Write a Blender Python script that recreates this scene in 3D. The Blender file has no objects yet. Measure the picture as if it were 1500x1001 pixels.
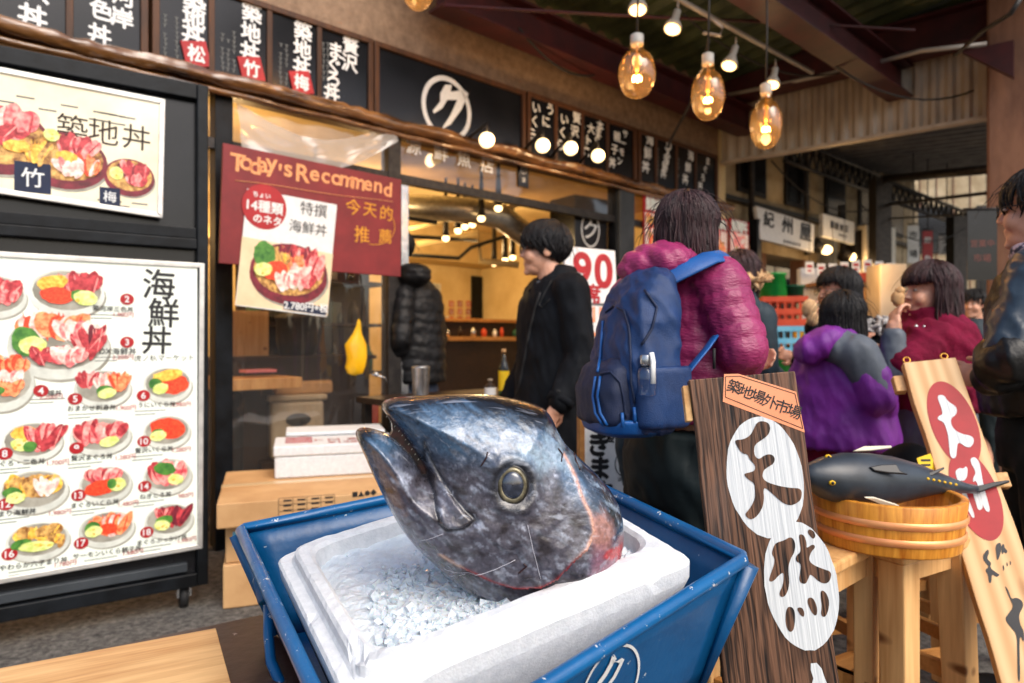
import bpy, bmesh, math, random
import numpy as np
from mathutils import Vector, Matrix, noise
from mathutils.geometry import delaunay_2d_cdt
random.seed(11)
SC = bpy.context.scene
COL = SC.collection
RAD = math.radians

# ------------------------------------------------------------------ camera, sky, sun, exposure
FPX, CAMH = 1000.0, 1.2                       # focal length in photo pixels (1500 wide), camera height
cd = bpy.data.cameras.new('camera'); cam = bpy.data.objects.new('camera', cd); COL.objects.link(cam)
cam.location = (0, 0, CAMH); cam.rotation_euler = (RAD(90), 0, 0)
cd.sensor_width = 36; cd.lens = 24; cd.clip_start = 0.02; cd.clip_end = 500
cd.dof.use_dof = True; cd.dof.focus_distance = 1.22; cd.dof.aperture_fstop = 3.6
SC.camera = cam
SUN_EL, SUN_AZ = 46, 142                       # overcast, behind the camera and to its right
wd = bpy.data.worlds.new('World'); SC.world = wd; wd.use_nodes = True
nt = wd.node_tree; bg = nt.nodes['Background']
sky = nt.nodes.new('ShaderNodeTexSky'); sky.sky_type = 'NISHITA'; sky.sun_disc = False
sky.sun_elevation = RAD(SUN_EL); sky.sun_rotation = RAD(SUN_AZ); sky.air_density = 1.0; sky.dust_density = 4.0; sky.ozone_density = 1.0
nt.links.new(sky.outputs[0], bg.inputs[0]); bg.inputs[1].default_value = 0.15
sd = bpy.data.lights.new('sun', 'SUN'); sd.energy = 1.2; sd.angle = RAD(45); sd.color = (1, .96, .9)
so = bpy.data.objects.new('sun', sd); COL.objects.link(so)
so.rotation_euler = (RAD(90 - SUN_EL), 0, RAD(180 - SUN_AZ))
SC.view_settings.view_transform = 'Standard'; SC.view_settings.look = 'None'
SC.view_settings.exposure = 0.56; SC.view_settings.gamma = 1
SC.cycles.max_bounces = 8; SC.cycles.transparent_max_bounces = 16; SC.cycles.caustics_reflective = False; SC.cycles.caustics_refractive = False

# ------------------------------------------------------------------ helpers
def V(*a): return Vector(a)
def ray(u, v): return Vector(((u - 750) / FPX, 1, -(v - 500) / FPX))
def P(u, v, d): return ray(u, v) * d + Vector((0, 0, CAMH))
def lin(c): return tuple((x / 12.92 if x <= .04045 else ((x + .055) / 1.055) ** 2.4) for x in c)
def rgb(r, g, b): return lin((r / 255, g / 255, b / 255))

class Frame:
    """origin o and axes x, y, z (z = out of the surface)"""
    def __init__(s, o, x, y, z=None):
        s.o = Vector(o); s.x = Vector(x).normalized(); y = Vector(y)
        s.y = (y - s.x * y.dot(s.x)).normalized(); s.z = s.x.cross(s.y) if z is None else Vector(z)
    def at(s, a, b, c=0): return s.o + s.x * a + s.y * b + s.z * c
    def mat(s):
        return Matrix(((s.x[0], s.y[0], s.z[0], s.o[0]), (s.x[1], s.y[1], s.z[1], s.o[1]), (s.x[2], s.y[2], s.z[2], s.o[2]), (0, 0, 0, 1)))
    def loc(s, p): d = Vector(p) - s.o; return (d.dot(s.x), d.dot(s.y), d.dot(s.z))
    def hit(s, u, v, c=0):
        r = ray(u, v); o = Vector((0, 0, CAMH)); q = s.o + s.z * c
        t = (q - o).dot(s.z) / r.dot(s.z); p = o + r * t
        a = s.loc(p); return (a[0], a[1])
WORLD = Frame((0, 0, 0), (1, 0, 0), (0, 1, 0))
def fr_yaw(loc, yaw): return Frame(loc, (math.cos(yaw), math.sin(yaw), 0), (-math.sin(yaw), math.cos(yaw), 0))

WM = {}
def tag(o, label=None, cat=None, group=None, kind=None):
    for k, v in (('label', label), ('category', cat), ('group', group), ('kind', kind)):
        if v: o[k] = v
    return o
def thing(name, label, cat, loc=(0, 0, 0), group=None, frame=None, kind=None):
    o = bpy.data.objects.new(name, None); COL.objects.link(o)
    m = frame.mat() if frame else Matrix.Translation(Vector(loc))
    o.matrix_world = m; WM[o.name] = m.copy(); o.empty_display_size = .1
    return tag(o, label, cat, group, kind)

class MB:
    def __init__(s): s.v = []; s.f = []; s.m = []; s.s = []; s.cur = 0; s.sm = False
    def add(s, vs, fs, mi=None, sm=None):
        b = len(s.v); s.v.extend(Vector(p) for p in vs)
        for f in fs:
            s.f.append([i + b for i in f]); s.m.append(s.cur if mi is None else mi); s.s.append(s.sm if sm is None else sm)
    def box(s, fr, x0, x1, y0, y1, z0, z1, mi=None):
        vs = [fr.at(x, y, z) for z in (z0, z1) for y in (y0, y1) for x in (x0, x1)]
        s.add(vs, [(0, 2, 3, 1), (4, 5, 7, 6), (0, 1, 5, 4), (2, 6, 7, 3), (0, 4, 6, 2), (1, 3, 7, 5)], mi, False); return s
    def prism(s, fr, pts, z0, z1, mi=None):
        n = len(pts); ar = sum(pts[i][0] * pts[(i + 1) % n][1] - pts[(i + 1) % n][0] * pts[i][1] for i in range(n))
        if ar < 0: pts = pts[::-1]
        vs = [fr.at(x, y, z0) for x, y in pts] + [fr.at(x, y, z1) for x, y in pts]
        s.add(vs, [list(range(n))[::-1], list(range(n, 2 * n))] + [(i, (i + 1) % n, n + (i + 1) % n, n + i) for i in range(n)], mi, False); return s
    def poly(s, fr, pts, z=0, mi=None):
        n = len(pts); ar = sum(pts[i][0] * pts[(i + 1) % n][1] - pts[(i + 1) % n][0] * pts[i][1] for i in range(n))
        if ar < 0: pts = pts[::-1]
        s.add([fr.at(x, y, z) for x, y in pts], [list(range(n))], mi, False); return s
    def ellipse(s, fr, cx, cy, rx, ry, z=0, mi=None, n=28, rot=0, wob=0, half=None):
        pts = []; ca, sa = math.cos(rot), math.sin(rot)
        for i in range(n):
            t = 2 * math.pi * i / n; k = 1 + wob * (random.random() - .5)
            a, b = rx * k * math.cos(t), ry * k * math.sin(t); pts.append((cx + a * ca - b * sa, cy + a * sa + b * ca))
        return s.poly(fr, pts, z, mi)
    def ring(s, fr, cx, cy, rx, ry, w, z=0, mi=None, n=40, a0=0, a1=2 * math.pi):
        vs = []; full = abs(a1 - a0 - 2 * math.pi) < 1e-4
        for i in range(n + (0 if full else 1)):
            t = a0 + (a1 - a0) * i / n
            vs += [fr.at(cx + rx * math.cos(t), cy + ry * math.sin(t), z), fr.at(cx + (rx - w) * math.cos(t), cy + (ry - w) * math.sin(t), z)]
        m = len(vs) // 2
        s.add(vs, [(2 * i, 2 * ((i + 1) % m), 2 * ((i + 1) % m) + 1, 2 * i + 1) for i in range(m if full else m - 1)], mi, False); return s
    def tube(s, path, r, n=8, mi=None, caps=True, closed=False, flat=1.0, up=None):
        path = [Vector(p) for p in path]; m = len(path); rs = r if isinstance(r, (list, tuple)) else [r] * m
        prev = None; vs = []
        for i, p in enumerate(path):
            if closed: t = path[(i + 1) % m] - path[i - 1]
            else: t = path[min(i + 1, m - 1)] - path[max(i - 1, 0)]
            if t.length < 1e-9: t = Vector((0, 0, 1))
            t.normalize()
            if up is not None: x = Vector(up) - t * t.dot(Vector(up))
            elif prev is None:
                x = Vector((0, 0, 1)) if abs(t.z) < .9 else Vector((1, 0, 0)); x = x - t * x.dot(t)
            else: x = prev - t * prev.dot(t)
            if x.length < 1e-6: x = t.orthogonal()
            x.normalize(); prev = x; y = t.cross(x)
            for k in range(n):
                a = 2 * math.pi * k / n; vs.append(p + x * (rs[i] * math.cos(a)) + y * (rs[i] * flat * math.sin(a)))
        fs = []
        for i in range(m if closed else m - 1):
            j = (i + 1) % m
            for k in range(n): fs.append((i * n + k, i * n + (k + 1) % n, j * n + (k + 1) % n, j * n + k))
        if caps and not closed: fs += [list(range(n))[::-1], list(range((m - 1) * n, m * n))]
        s.add(vs, fs, mi, True); return s
    def lathe(s, fr, prof, n=24, mi=None, cap=True, sx=1, sy=1):
        vs = []; m = len(prof)
        for r, z in prof:
            for k in range(n):
                a = 2 * math.pi * k / n; vs.append(fr.at(r * sx * math.cos(a), r * sy * math.sin(a), z))
        fs = [(i * n + k, i * n + (k + 1) % n, (i + 1) * n + (k + 1) % n, (i + 1) * n + k) for i in range(m - 1) for k in range(n)]
        if cap: fs += [list(range(n))[::-1], list(range((m - 1) * n, m * n))]
        s.add(vs, fs, mi, True); return s
    def ell(s, c, r, fr=None, nu=14, nv=10, mi=None):
        fr = fr or WORLD; c = Vector(c); vs = []; fs = []
        vs.append(c - fr.z * r[2])
        for j in range(1, nv):
            b = -math.pi / 2 + math.pi * j / nv
            for i in range(nu):
                a = 2 * math.pi * i / nu
                vs.append(c + fr.x * (r[0] * math.cos(b) * math.cos(a)) + fr.y * (r[1] * math.cos(b) * math.sin(a)) + fr.z * (r[2] * math.sin(b)))
        vs.append(c + fr.z * r[2]); L = len(vs) - 1
        for i in range(nu): fs.append((0, 1 + (i + 1) % nu, 1 + i)); fs.append((L, L - nu + i, L - nu + (i + 1) % nu))
        for j in range(nv - 2):
            for i in range(nu):
                a = 1 + j * nu; fs.append((a + i, a + (i + 1) % nu, a + nu + (i + 1) % nu, a + nu + i))
        s.add(vs, fs, mi, True); return s
    def cap(s, p0, p1, r0, r1, n=14, mi=None):
        """closed tapered capsule"""
        p0, p1 = Vector(p0), Vector(p1); d = p1 - p0; L = d.length; d = d / L if L > 1e-6 else Vector((0, 0, 1))
        path = []; rs = []
        for k in range(5):
            a = math.pi / 2 * k / 5; path.append(p0 - d * (r0 * math.cos(a))); rs.append(max(r0 * math.sin(a), .0008))
        for k in range(5): path.append(p0 + d * (L * k / 4)); rs.append(r0 + (r1 - r0) * k / 4)
        for k in range(1, 6):
            a = math.pi / 2 * k / 5; path.append(p1 + d * (r1 * math.sin(a))); rs.append(max(r1 * math.cos(a), .0008))
        return s.tube(path, rs, n, mi)
    def loft(s, secs, n=20, mi=None, yaw=0):
        """secs: (x, y, z, rx, ry): closed stack of horizontal ellipses"""
        ca, sa = math.cos(yaw), math.sin(yaw); vs = []
        for x, y, z, rx, ry in secs:
            for k in range(n):
                a = 2 * math.pi * k / n; p, q = rx * math.cos(a), ry * math.sin(a)
                vs.append(Vector((x + p * ca - q * sa, y + p * sa + q * ca, z)))
        m = len(secs); fs = [(i * n + k, i * n + (k + 1) % n, (i + 1) * n + (k + 1) % n, (i + 1) * n + k) for i in range(m - 1) for k in range(n)]
        fs += [list(range(n))[::-1], list(range((m - 1) * n, m * n))]
        s.add(vs, fs, mi, True); return s
    def text(s, fr, body, cx, cy, size, z=.001, mi=None, bold=0.0, rot=0, sx=1, shear=0):
        cjk = any(ord(c) > 0x2E80 for c in body); ca, sa = math.cos(rot), math.sin(rot)
        vs, fs = glyph(body, 0 if cjk else bold)
        for i, (ox, oy) in enumerate(((0, 0), (bold, 0), (-bold, 0), (0, bold), (0, -bold)) if cjk and bold > .004 else ((0, 0),)):
            out = []
            for a, b in vs:
                a = (a + ox + shear * b) * size * sx; b = (b + oy) * size; out.append(fr.at(cx + a * ca - b * sa, cy + a * sa + b * ca, z + i * .00012))
            s.add(out, fs, mi, False)
        return s
    def vcol(s, fr, body, p0, p1, px, z=.001, mi=None, bold=.02, sx=1):
        """a column of characters: photo pixels of the first and last centre, on the plane of the sign"""
        a0 = fr.hit(*p0, z); a1 = fr.hit(*p1, z); n = len(body)
        for i, ch in enumerate(body):
            t = i / max(1, n - 1); x = a0[0] + (a1[0] - a0[0]) * t; y = a0[1] + (a1[1] - a0[1]) * t
            if ch != ' ': s.text(fr, ch, x, y, px, z, mi, bold, 0, sx)
        return s
    def build(s, name, mats, parent=None, frame=None, bevel=0, seg=2, **tags):
        if not isinstance(mats, (list, tuple)): mats = [mats]
        me = bpy.data.meshes.new(name); o = bpy.data.objects.new(name, me); COL.objects.link(o)
        if parent is not None:
            m = WM[parent.name]; o.parent = parent; WM[o.name] = m.copy()
        else:
            if frame is not None: m = frame.mat()
            else:
                a = np.array([tuple(p) for p in s.v]); m = Matrix.Translation(Vector(((a[:, 0].min() + a[:, 0].max()) / 2, (a[:, 1].min() + a[:, 1].max()) / 2, a[:, 2].min())))
            o.matrix_world = m; WM[o.name] = m.copy()
        mi = m.inverted(); me.from_pydata([mi @ p for p in s.v], [], s.f)
        for k in mats: me.materials.append(k)
        me.polygons.foreach_set('material_index', s.m); me.polygons.foreach_set('use_smooth', s.s); me.validate(); me.update()
        if bevel:
            b = o.modifiers.new('bevel', 'BEVEL'); b.width = bevel; b.segments = seg; b.limit_method = 'ANGLE'; b.angle_limit = RAD(40)
        tag(o, tags.get('label'), tags.get('cat'), tags.get('group'), tags.get('kind'))
        return o

def surf(o, u, v, lift=.0):
    """point where the sight line of a photo pixel meets a built surface"""
    o_ = Vector((0, 0, CAMH)); W = WM[o.name]; wi = W.inverted(); r = ray(u, v).normalized(); ok, loc, nrm, _ = o.ray_cast(wi @ o_, (wi.to_3x3() @ r).normalized())
    if not ok: return None
    return W @ loc + (W.to_3x3() @ nrm) * lift

_G = {}
def glyph(body, bold=0.0):
    """flat outline of a character or word, centred on its box, 1 unit = 1 em"""
    k = (body, round(bold, 4))
    if k not in _G:
        c = bpy.data.curves.new('glyph', 'FONT'); c.body = body; c.resolution_u = 2 if ord(body[0]) > 0x2E80 else 6; c.offset = bold
        o = bpy.data.objects.new('glyph', c); COL.objects.link(o)
        dg = bpy.context.evaluated_depsgraph_get(); me = bpy.data.meshes.new_from_object(o.evaluated_get(dg))
        a = [(p.co.x, p.co.y) for p in me.vertices] or [(0, 0)]
        cx = (min(p[0] for p in a) + max(p[0] for p in a)) / 2; cy = (min(p[1] for p in a) + max(p[1] for p in a)) / 2
        sc = 1.0 if ord(body[0]) > 0x2E80 else 1.25
        _G[k] = ([((x - cx) * sc, (y - cy) * sc) for x, y in a], [tuple(f.vertices)[::1] for f in me.polygons])
        COL.objects.unlink(o); bpy.data.objects.remove(o); bpy.data.curves.remove(c); bpy.data.meshes.remove(me)
    return _G[k]

def copy_tree(o, parent=None):
    c = o.copy(); COL.objects.link(c); WM[c.name] = WM[o.name].copy()
    if parent is not None: c.parent = parent
    for ch in list(o.children): copy_tree(ch, c)
    return c

HUE = dict(steel='steel', green_glass='green glass', beige_plastic='beige', carton='brown', white_print='white', crate_red='orange red', dark_metal='dark', green_dark='dark green', dark_wood='dark brown', tag_yellow='yellow', green_plastic='bright green', copper='copper', toy_yellow='golden yellow')
# ------------------------------------------------------------------ materials
def mat(name, c1, c2=None, sc=6, rough=.5, metal=0, bump=0, bsc=60, coat=0, em=0, stretch=None, spec=.5, trans=0, sss=0, r2=None, ramp=(.35, .65), coord='Object', sheen=0, det=6, emc=None, bst=None):
    m = bpy.data.materials.new(name); m.use_nodes = True; t = m.node_tree; b = t.nodes['Principled BSDF']; L = t.links.new
    b.inputs['Roughness'].default_value = rough; b.inputs['Metallic'].default_value = metal; b.inputs['Specular IOR Level'].default_value = spec
    b.inputs['Coat Weight'].default_value = coat; b.inputs['Coat Roughness'].default_value = .12
    b.inputs['Transmission Weight'].default_value = trans; b.inputs['Sheen Weight'].default_value = sheen
    if sss: b.inputs['Subsurface Weight'].default_value = sss; b.inputs['Subsurface Radius'].default_value = (.02, .01, .006)
    b.inputs['Base Color'].default_value = (*c1, 1)
    tc = t.nodes.new('ShaderNodeTexCoord'); mp = t.nodes.new('ShaderNodeMapping'); L(tc.outputs[coord], mp.inputs[0])
    if stretch: mp.inputs['Scale'].default_value = stretch
    if c2 is not None or r2 is not None:
        n = t.nodes.new('ShaderNodeTexNoise'); n.inputs['Scale'].default_value = sc; n.inputs['Detail'].default_value = det; n.inputs['Roughness'].default_value = .6; L(mp.outputs[0], n.inputs[0])
        r = t.nodes.new('ShaderNodeValToRGB'); r.color_ramp.elements[0].position = ramp[0]; r.color_ramp.elements[1].position = ramp[1]
        r.color_ramp.elements[0].color = (*c1, 1); r.color_ramp.elements[1].color = (*(c2 or c1), 1); L(n.outputs[0], r.inputs[0]); L(r.outputs[0], b.inputs['Base Color'])
        if em and emc is None: L(r.outputs[0], b.inputs['Emission Color'])
        if r2 is not None:
            q = t.nodes.new('ShaderNodeMapRange'); q.inputs['From Min'].default_value = ramp[0]; q.inputs['From Max'].default_value = ramp[1]
            q.inputs['To Min'].default_value = rough; q.inputs['To Max'].default_value = r2; L(n.outputs[0], q.inputs[0]); L(q.outputs[0], b.inputs['Roughness'])
    if em:
        if c2 is None or emc is not None: b.inputs['Emission Color'].default_value = (*(emc or c1), 1)
        b.inputs['Emission Strength'].default_value = em
    if bump:
        n2 = t.nodes.new('ShaderNodeTexNoise'); n2.inputs['Scale'].default_value = bsc; n2.inputs['Detail'].default_value = 4
        if bst:
            mp2 = t.nodes.new('ShaderNodeMapping'); L(tc.outputs[coord], mp2.inputs[0]); mp2.inputs['Scale'].default_value = bst; L(mp2.outputs[0], n2.inputs[0])
        else: L(mp.outputs[0], n2.inputs[0])
        bp = t.nodes.new('ShaderNodeBump'); bp.inputs['Strength'].default_value = bump; bp.inputs['Distance'].default_value = .01; L(n2.outputs[0], bp.inputs['Height']); L(bp.outputs[0], b.inputs['Normal'])
    return m
def wood(name, c1, c2, grain=(60, 2.2, 60), rough=.55, bump=.25, knots=None, spec=.35, big=(1.5, .6, 1.5), wave=None, ramp=(.36, .62), grey=None):
    """long grain along local y"""
    m = bpy.data.materials.new(name); m.use_nodes = True; t = m.node_tree; b = t.nodes['Principled BSDF']; L = t.links.new
    b.inputs['Roughness'].default_value = rough; b.inputs['Specular IOR Level'].default_value = spec
    tc = t.nodes.new('ShaderNodeTexCoord')
    def nz(scale, det=5, s=1.0, dist=0):
        mp = t.nodes.new('ShaderNodeMapping'); mp.inputs['Scale'].default_value = scale; L(tc.outputs['Object'], mp.inputs[0])
        n = t.nodes.new('ShaderNodeTexNoise'); n.inputs['Scale'].default_value = s; n.inputs['Detail'].default_value = det; n.inputs['Distortion'].default_value = dist; L(mp.outputs[0], n.inputs[0]); return n
    a = nz(grain, 6, 1.0, .6); g = nz(tuple(x * 3.1 for x in grain), 3); c = nz(big, 3, 2.2)
    ad = t.nodes.new('ShaderNodeMix'); ad.data_type = 'FLOAT'; ad.inputs[0].default_value = .35; L(a.outputs[0], ad.inputs[2]); L(g.outputs[0], ad.inputs[3])
    ad2 = t.nodes.new('ShaderNodeMix'); ad2.data_type = 'FLOAT'; ad2.inputs[0].default_value = .35; L(ad.outputs[0], ad2.inputs[2]); L(c.outputs[0], ad2.inputs[3])
    if wave:
        mpw = t.nodes.new('ShaderNodeMapping'); mpw.inputs['Scale'].default_value = (1, wave[1], 1); L(tc.outputs['Object'], mpw.inputs[0])
        wv = t.nodes.new('ShaderNodeTexWave'); wv.bands_direction = 'X'; wv.inputs['Scale'].default_value = wave[0]; wv.inputs['Distortion'].default_value = wave[2]; wv.inputs['Detail'].default_value = 3; wv.inputs['Detail Scale'].default_value = wave[4]; L(mpw.outputs[0], wv.inputs[0])
        ad3 = t.nodes.new('ShaderNodeMix'); ad3.data_type = 'FLOAT'; ad3.inputs[0].default_value = wave[3]; L(ad2.outputs[0], ad3.inputs[2]); L(wv.outputs['Fac'], ad3.inputs[3]); ad2 = ad3; ad = ad3
    r = t.nodes.new('ShaderNodeValToRGB'); r.color_ramp.elements[0].position = ramp[0]; r.color_ramp.elements[1].position = ramp[1]
    r.color_ramp.elements[0].color = (*c1, 1); r.color_ramp.elements[1].color = (*c2, 1); L(ad2.outputs[0], r.inputs[0])
    out = r.outputs[0]
    if knots:
        vo = t.nodes.new('ShaderNodeTexVoronoi'); mp = t.nodes.new('ShaderNodeMapping'); mp.inputs['Scale'].default_value = (9, 3.4, 9); L(tc.outputs['Object'], mp.inputs[0]); L(mp.outputs[0], vo.inputs[0]); vo.inputs['Scale'].default_value = 1
        k = t.nodes.new('ShaderNodeValToRGB'); k.color_ramp.elements[0].position = .07; k.color_ramp.elements[1].position = .16; L(vo.outputs['Distance'], k.inputs[0])
        mx = t.nodes.new('ShaderNodeMix'); mx.data_type = 'RGBA'; L(k.outputs[0], mx.inputs[0]); mx.inputs[6].default_value = (*knots, 1); L(out, mx.inputs[7]); out = mx.outputs[2]
    if grey:
        gn = nz((5, 2.2, 5), 4, 1.0, .8); gr = t.nodes.new('ShaderNodeValToRGB'); gr.color_ramp.elements[0].position = .56; gr.color_ramp.elements[1].position = .78; gr.color_ramp.elements[1].color = (.75, .75, .75, 1); L(gn.outputs[0], gr.inputs[0])
        mg = t.nodes.new('ShaderNodeMix'); mg.data_type = 'RGBA'; mg.blend_type = 'MIX'; L(gr.outputs[0], mg.inputs[0]); L(out, mg.inputs[6]); mg.inputs[7].default_value = (*grey, 1); out = mg.outputs[2]
    L(out, b.inputs['Base Color'])
    if bump:
        bp = t.nodes.new('ShaderNodeBump'); bp.inputs['Strength'].default_value = bump; bp.inputs['Distance'].default_value = .004; L(ad.outputs[0], bp.inputs['Height']); L(bp.outputs[0], b.inputs['Normal'])
    return m
def thin_glass(name, tint=(1, 1, 1), refl=.06, rough=.03, fmul=1.0, haze=0, hazec=(.8, .8, .8), trl=False):
    m = bpy.data.materials.new(name); m.use_nodes = True; t = m.node_tree; L = t.links.new
    t.nodes.remove(t.nodes['Principled BSDF']); out = t.nodes['Material Output']
    tr = t.nodes.new('ShaderNodeBsdfTransparent'); tr.inputs[0].default_value = (*tint, 1)
    gl = t.nodes.new('ShaderNodeBsdfGlossy'); gl.inputs['Roughness'].default_value = rough
    lw = t.nodes.new('ShaderNodeLayerWeight'); lw.inputs[0].default_value = .25
    ma = t.nodes.new('ShaderNodeMath'); ma.operation = 'MULTIPLY_ADD'; ma.inputs[1].default_value = .5 * fmul; ma.inputs[2].default_value = refl; L(lw.outputs['Facing'], ma.inputs[0])
    mx = t.nodes.new('ShaderNodeMixShader'); L(ma.outputs[0], mx.inputs[0]); L(tr.outputs[0], mx.inputs[1]); L(gl.outputs[0], mx.inputs[2]); res = mx.outputs[0]
    if haze:
        df = t.nodes.new('ShaderNodeBsdfTranslucent' if trl else 'ShaderNodeBsdfDiffuse'); df.inputs[0].default_value = (*hazec, 1); m2 = t.nodes.new('ShaderNodeMixShader'); m2.inputs[0].default_value = haze
        L(res, m2.inputs[1]); L(df.outputs[0], m2.inputs[2]); res = m2.outputs[0]
    L(res, out.inputs[0]); return m
def chipped(name, paint, paint2, under, amount=.64, rough=.35, sc=38):
    """painted steel with chips"""
    m = mat(name, paint, paint2, sc=5, rough=rough, bump=.12, bsc=35); t = m.node_tree; b = t.nodes['Principled BSDF']; L = t.links.new
    n = t.nodes.new('ShaderNodeTexNoise'); n.inputs['Scale'].default_value = sc; n.inputs['Detail'].default_value = 5; n.inputs['Roughness'].default_value = .7
    tc = [x for x in t.nodes if x.type == 'TEX_COORD'][0]; L(tc.outputs['Object'], n.inputs[0])
    r = t.nodes.new('ShaderNodeValToRGB'); r.color_ramp.elements[0].position = amount; r.color_ramp.elements[1].position = amount + .015; L(n.outputs[0], r.inputs[0])
    src = b.inputs['Base Color'].links[0].from_socket; mx = t.nodes.new('ShaderNodeMix'); mx.data_type = 'RGBA'
    L(r.outputs[0], mx.inputs[0]); L(src, mx.inputs[6]); mx.inputs[7].default_value = (*under, 1); L(mx.outputs[2], b.inputs['Base Color']); return m

M = {}
M['asphalt'] = mat('asphalt', rgb(40, 39, 38), rgb(128, 124, 118), sc=45, rough=.85, bump=.8, bsc=160, ramp=(.3, .75))
M['black_paint'] = mat('black_paint', rgb(9, 11, 14), rgb(24, 28, 33), sc=9, rough=.42, bump=.06, bsc=50, spec=.2)
M['panel_grey'] = mat('panel_grey', rgb(44, 49, 54), rgb(62, 67, 72), sc=4, rough=.5, spec=.3)
M['alu'] = mat('alu', rgb(196, 194, 190), rgb(225, 223, 218), sc=14, rough=.35, metal=.5)
M['steel'] = mat('steel', rgb(170, 172, 175), rgb(210, 212, 214), sc=20, rough=.25, metal=.9)
M['dark_metal'] = mat('dark_metal', rgb(38, 36, 36), rgb(62, 58, 55), sc=20, rough=.45, metal=.5)
M['sign_black'] = mat('sign_black', rgb(17, 18, 21), rgb(28, 28, 32), sc=3, rough=.2, spec=.4)
M['frame_brown'] = wood('frame_brown', rgb(50, 30, 18), rgb(92, 56, 30), grain=(30, 30, 3), rough=.5)
M['white_print'] = mat('white_print', rgb(235, 236, 234), rgb(220, 222, 222), sc=20, rough=.45)
M['white_print_lit'] = mat('white_print_lit', rgb(240, 242, 238), rgb(225, 228, 226), sc=20, rough=.45)
M['red_print'] = mat('red_print', rgb(178, 18, 28), rgb(160, 12, 22), sc=12, rough=.5)
M['black_print'] = mat('black_print', rgb(22, 22, 24), rgb(34, 34, 36), sc=20, rough=.5)
M['grey_print'] = mat('grey_print', rgb(96, 98, 96), rough=.6)
M['maroon_board'] = mat('maroon_board', rgb(112, 20, 26), rgb(132, 30, 34), sc=6, rough=.55, bump=.05)
M['chalk'] = mat('chalk', rgb(245, 178, 122), rgb(225, 140, 90), sc=90, rough=.8)
M['chalk_yellow'] = mat('chalk_yellow', rgb(232, 168, 50), rgb(205, 130, 44), sc=90, rough=.8)
M['plaster_brown'] = mat('plaster_brown', rgb(112, 90, 72), rgb(160, 134, 110), sc=14, rough=.85, bump=.5, bsc=45, ramp=(.25, .75))
M['red_steel'] = mat('red_steel', rgb(52, 12, 17), rgb(74, 22, 24), sc=6, rough=.5, bump=.1)
M['canopy_green'] = mat('canopy_green', rgb(44, 56, 38), rgb(78, 88, 58), sc=4, rough=.5)
M['corr_panel'] = mat('corr_panel', rgb(166, 152, 138), rgb(198, 186, 172), sc=5, rough=.45, metal=.2, stretch=(1, 1, .3))
M['corr_grey'] = mat('corr_grey', rgb(74, 72, 72), rgb(104, 100, 98), sc=6, rough=.55)
M['pillar'] = mat('pillar', rgb(110, 76, 60), rgb(150, 108, 84), sc=5, rough=.8, bump=.4, bsc=20, stretch=(1, 1, .3))
M['beige_wall'] = mat('beige_wall', rgb(160, 140, 108), rgb(196, 178, 146), sc=3, rough=.85, bump=.3, bsc=15)
M['warm_wall'] = mat('warm_wall', rgb(222, 196, 140), rgb(240, 218, 168), sc=3, rough=.8, bump=.1)
M['warm_ceil'] = mat('warm_ceil', rgb(196, 170, 120), rgb(220, 196, 146), sc=3, rough=.8)
M['floor_in'] = mat('floor_in', rgb(70, 58, 48), rgb(100, 84, 68), sc=5, rough=.5)
M['duct'] = mat('duct', rgb(180, 178, 172), rgb(214, 210, 200), sc=25, rough=.3, metal=.85)
M['carton'] = mat('carton', rgb(184, 140, 92), rgb(208, 166, 116), sc=3.5, rough=.75, bump=.06, bsc=90)
M['carton_tape'] = mat('carton_tape', rgb(214, 184, 140), rough=.25)
M['foam'] = mat('foam', rgb(206, 210, 214), rgb(222, 225, 228), sc=60, rough=.75, bump=.16, bsc=240, sss=.05)
M['ice'] = mat('ice', rgb(206, 216, 224), rgb(226, 233, 238), sc=24, rough=.3, bump=.6, bsc=75, sss=.15)
M['ice_chunk'] = mat('ice_chunk', rgb(222, 232, 238), rough=.16, trans=.12, spec=.6, sss=.3)
M['blue_paint'] = chipped('blue_paint', rgb(4, 66, 112), rgb(8, 84, 136), rgb(196, 204, 208), .695, rough=.3)
M['blue_rim'] = chipped('blue_rim', rgb(6, 76, 128), rgb(14, 96, 152), rgb(208, 206, 204), .64, rough=.28, sc=46)
M['bench_brown'] = chipped('bench_brown', rgb(46, 26, 22), rgb(66, 38, 30), rgb(170, 160, 156), .70, rough=.35, sc=24)
M['ply'] = wood('ply', rgb(176, 122, 70), rgb(226, 182, 126), grain=(3, 46, 40), rough=.5, bump=.12, big=(1.4, 6, 3), ramp=(.33, .6), knots=rgb(140, 92, 50))
M['pine'] = wood('pine', rgb(190, 136, 80), rgb(230, 184, 124), grain=(34, 34, 2), rough=.45, bump=.1, big=(4, 4, .8), knots=rgb(120, 74, 40))
M['pine_sign'] = wood('pine_sign', rgb(204, 154, 100), rgb(234, 194, 142), grain=(34, 1.6, 30), rough=.45, bump=.1, wave=(9, .07, 5, .35, .6), ramp=(.25, .7), knots=rgb(150, 92, 48))
M['burnt'] = wood('burnt', rgb(18, 10, 7), rgb(122, 86, 64), grain=(130, 1.6, 60), rough=.5, bump=.9, big=(6, .9, 6), wave=(22, .08, 14, .17, 2.2), ramp=(.36, .63), grey=rgb(92, 86, 84), knots=rgb(30, 18, 12))
M['burnt_edge'] = wood('burnt_edge', rgb(56, 36, 24), rgb(128, 92, 66), grain=(60, 3, 60), rough=.6, bump=.5)
M['paint_white'] = mat('paint_white', rgb(214, 218, 219), rgb(120, 112, 108), sc=1, rough=.5, stretch=(70, 2.2, 60), bump=.35, bsc=1, bst=(120, 3, 60), ramp=(.63, .8))
M['tub'] = wood('tub', rgb(176, 96, 16), rgb(238, 166, 62), grain=(55, 55, 2), rough=.36, bump=.15, spec=.45, big=(22, 22, .6))
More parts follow.
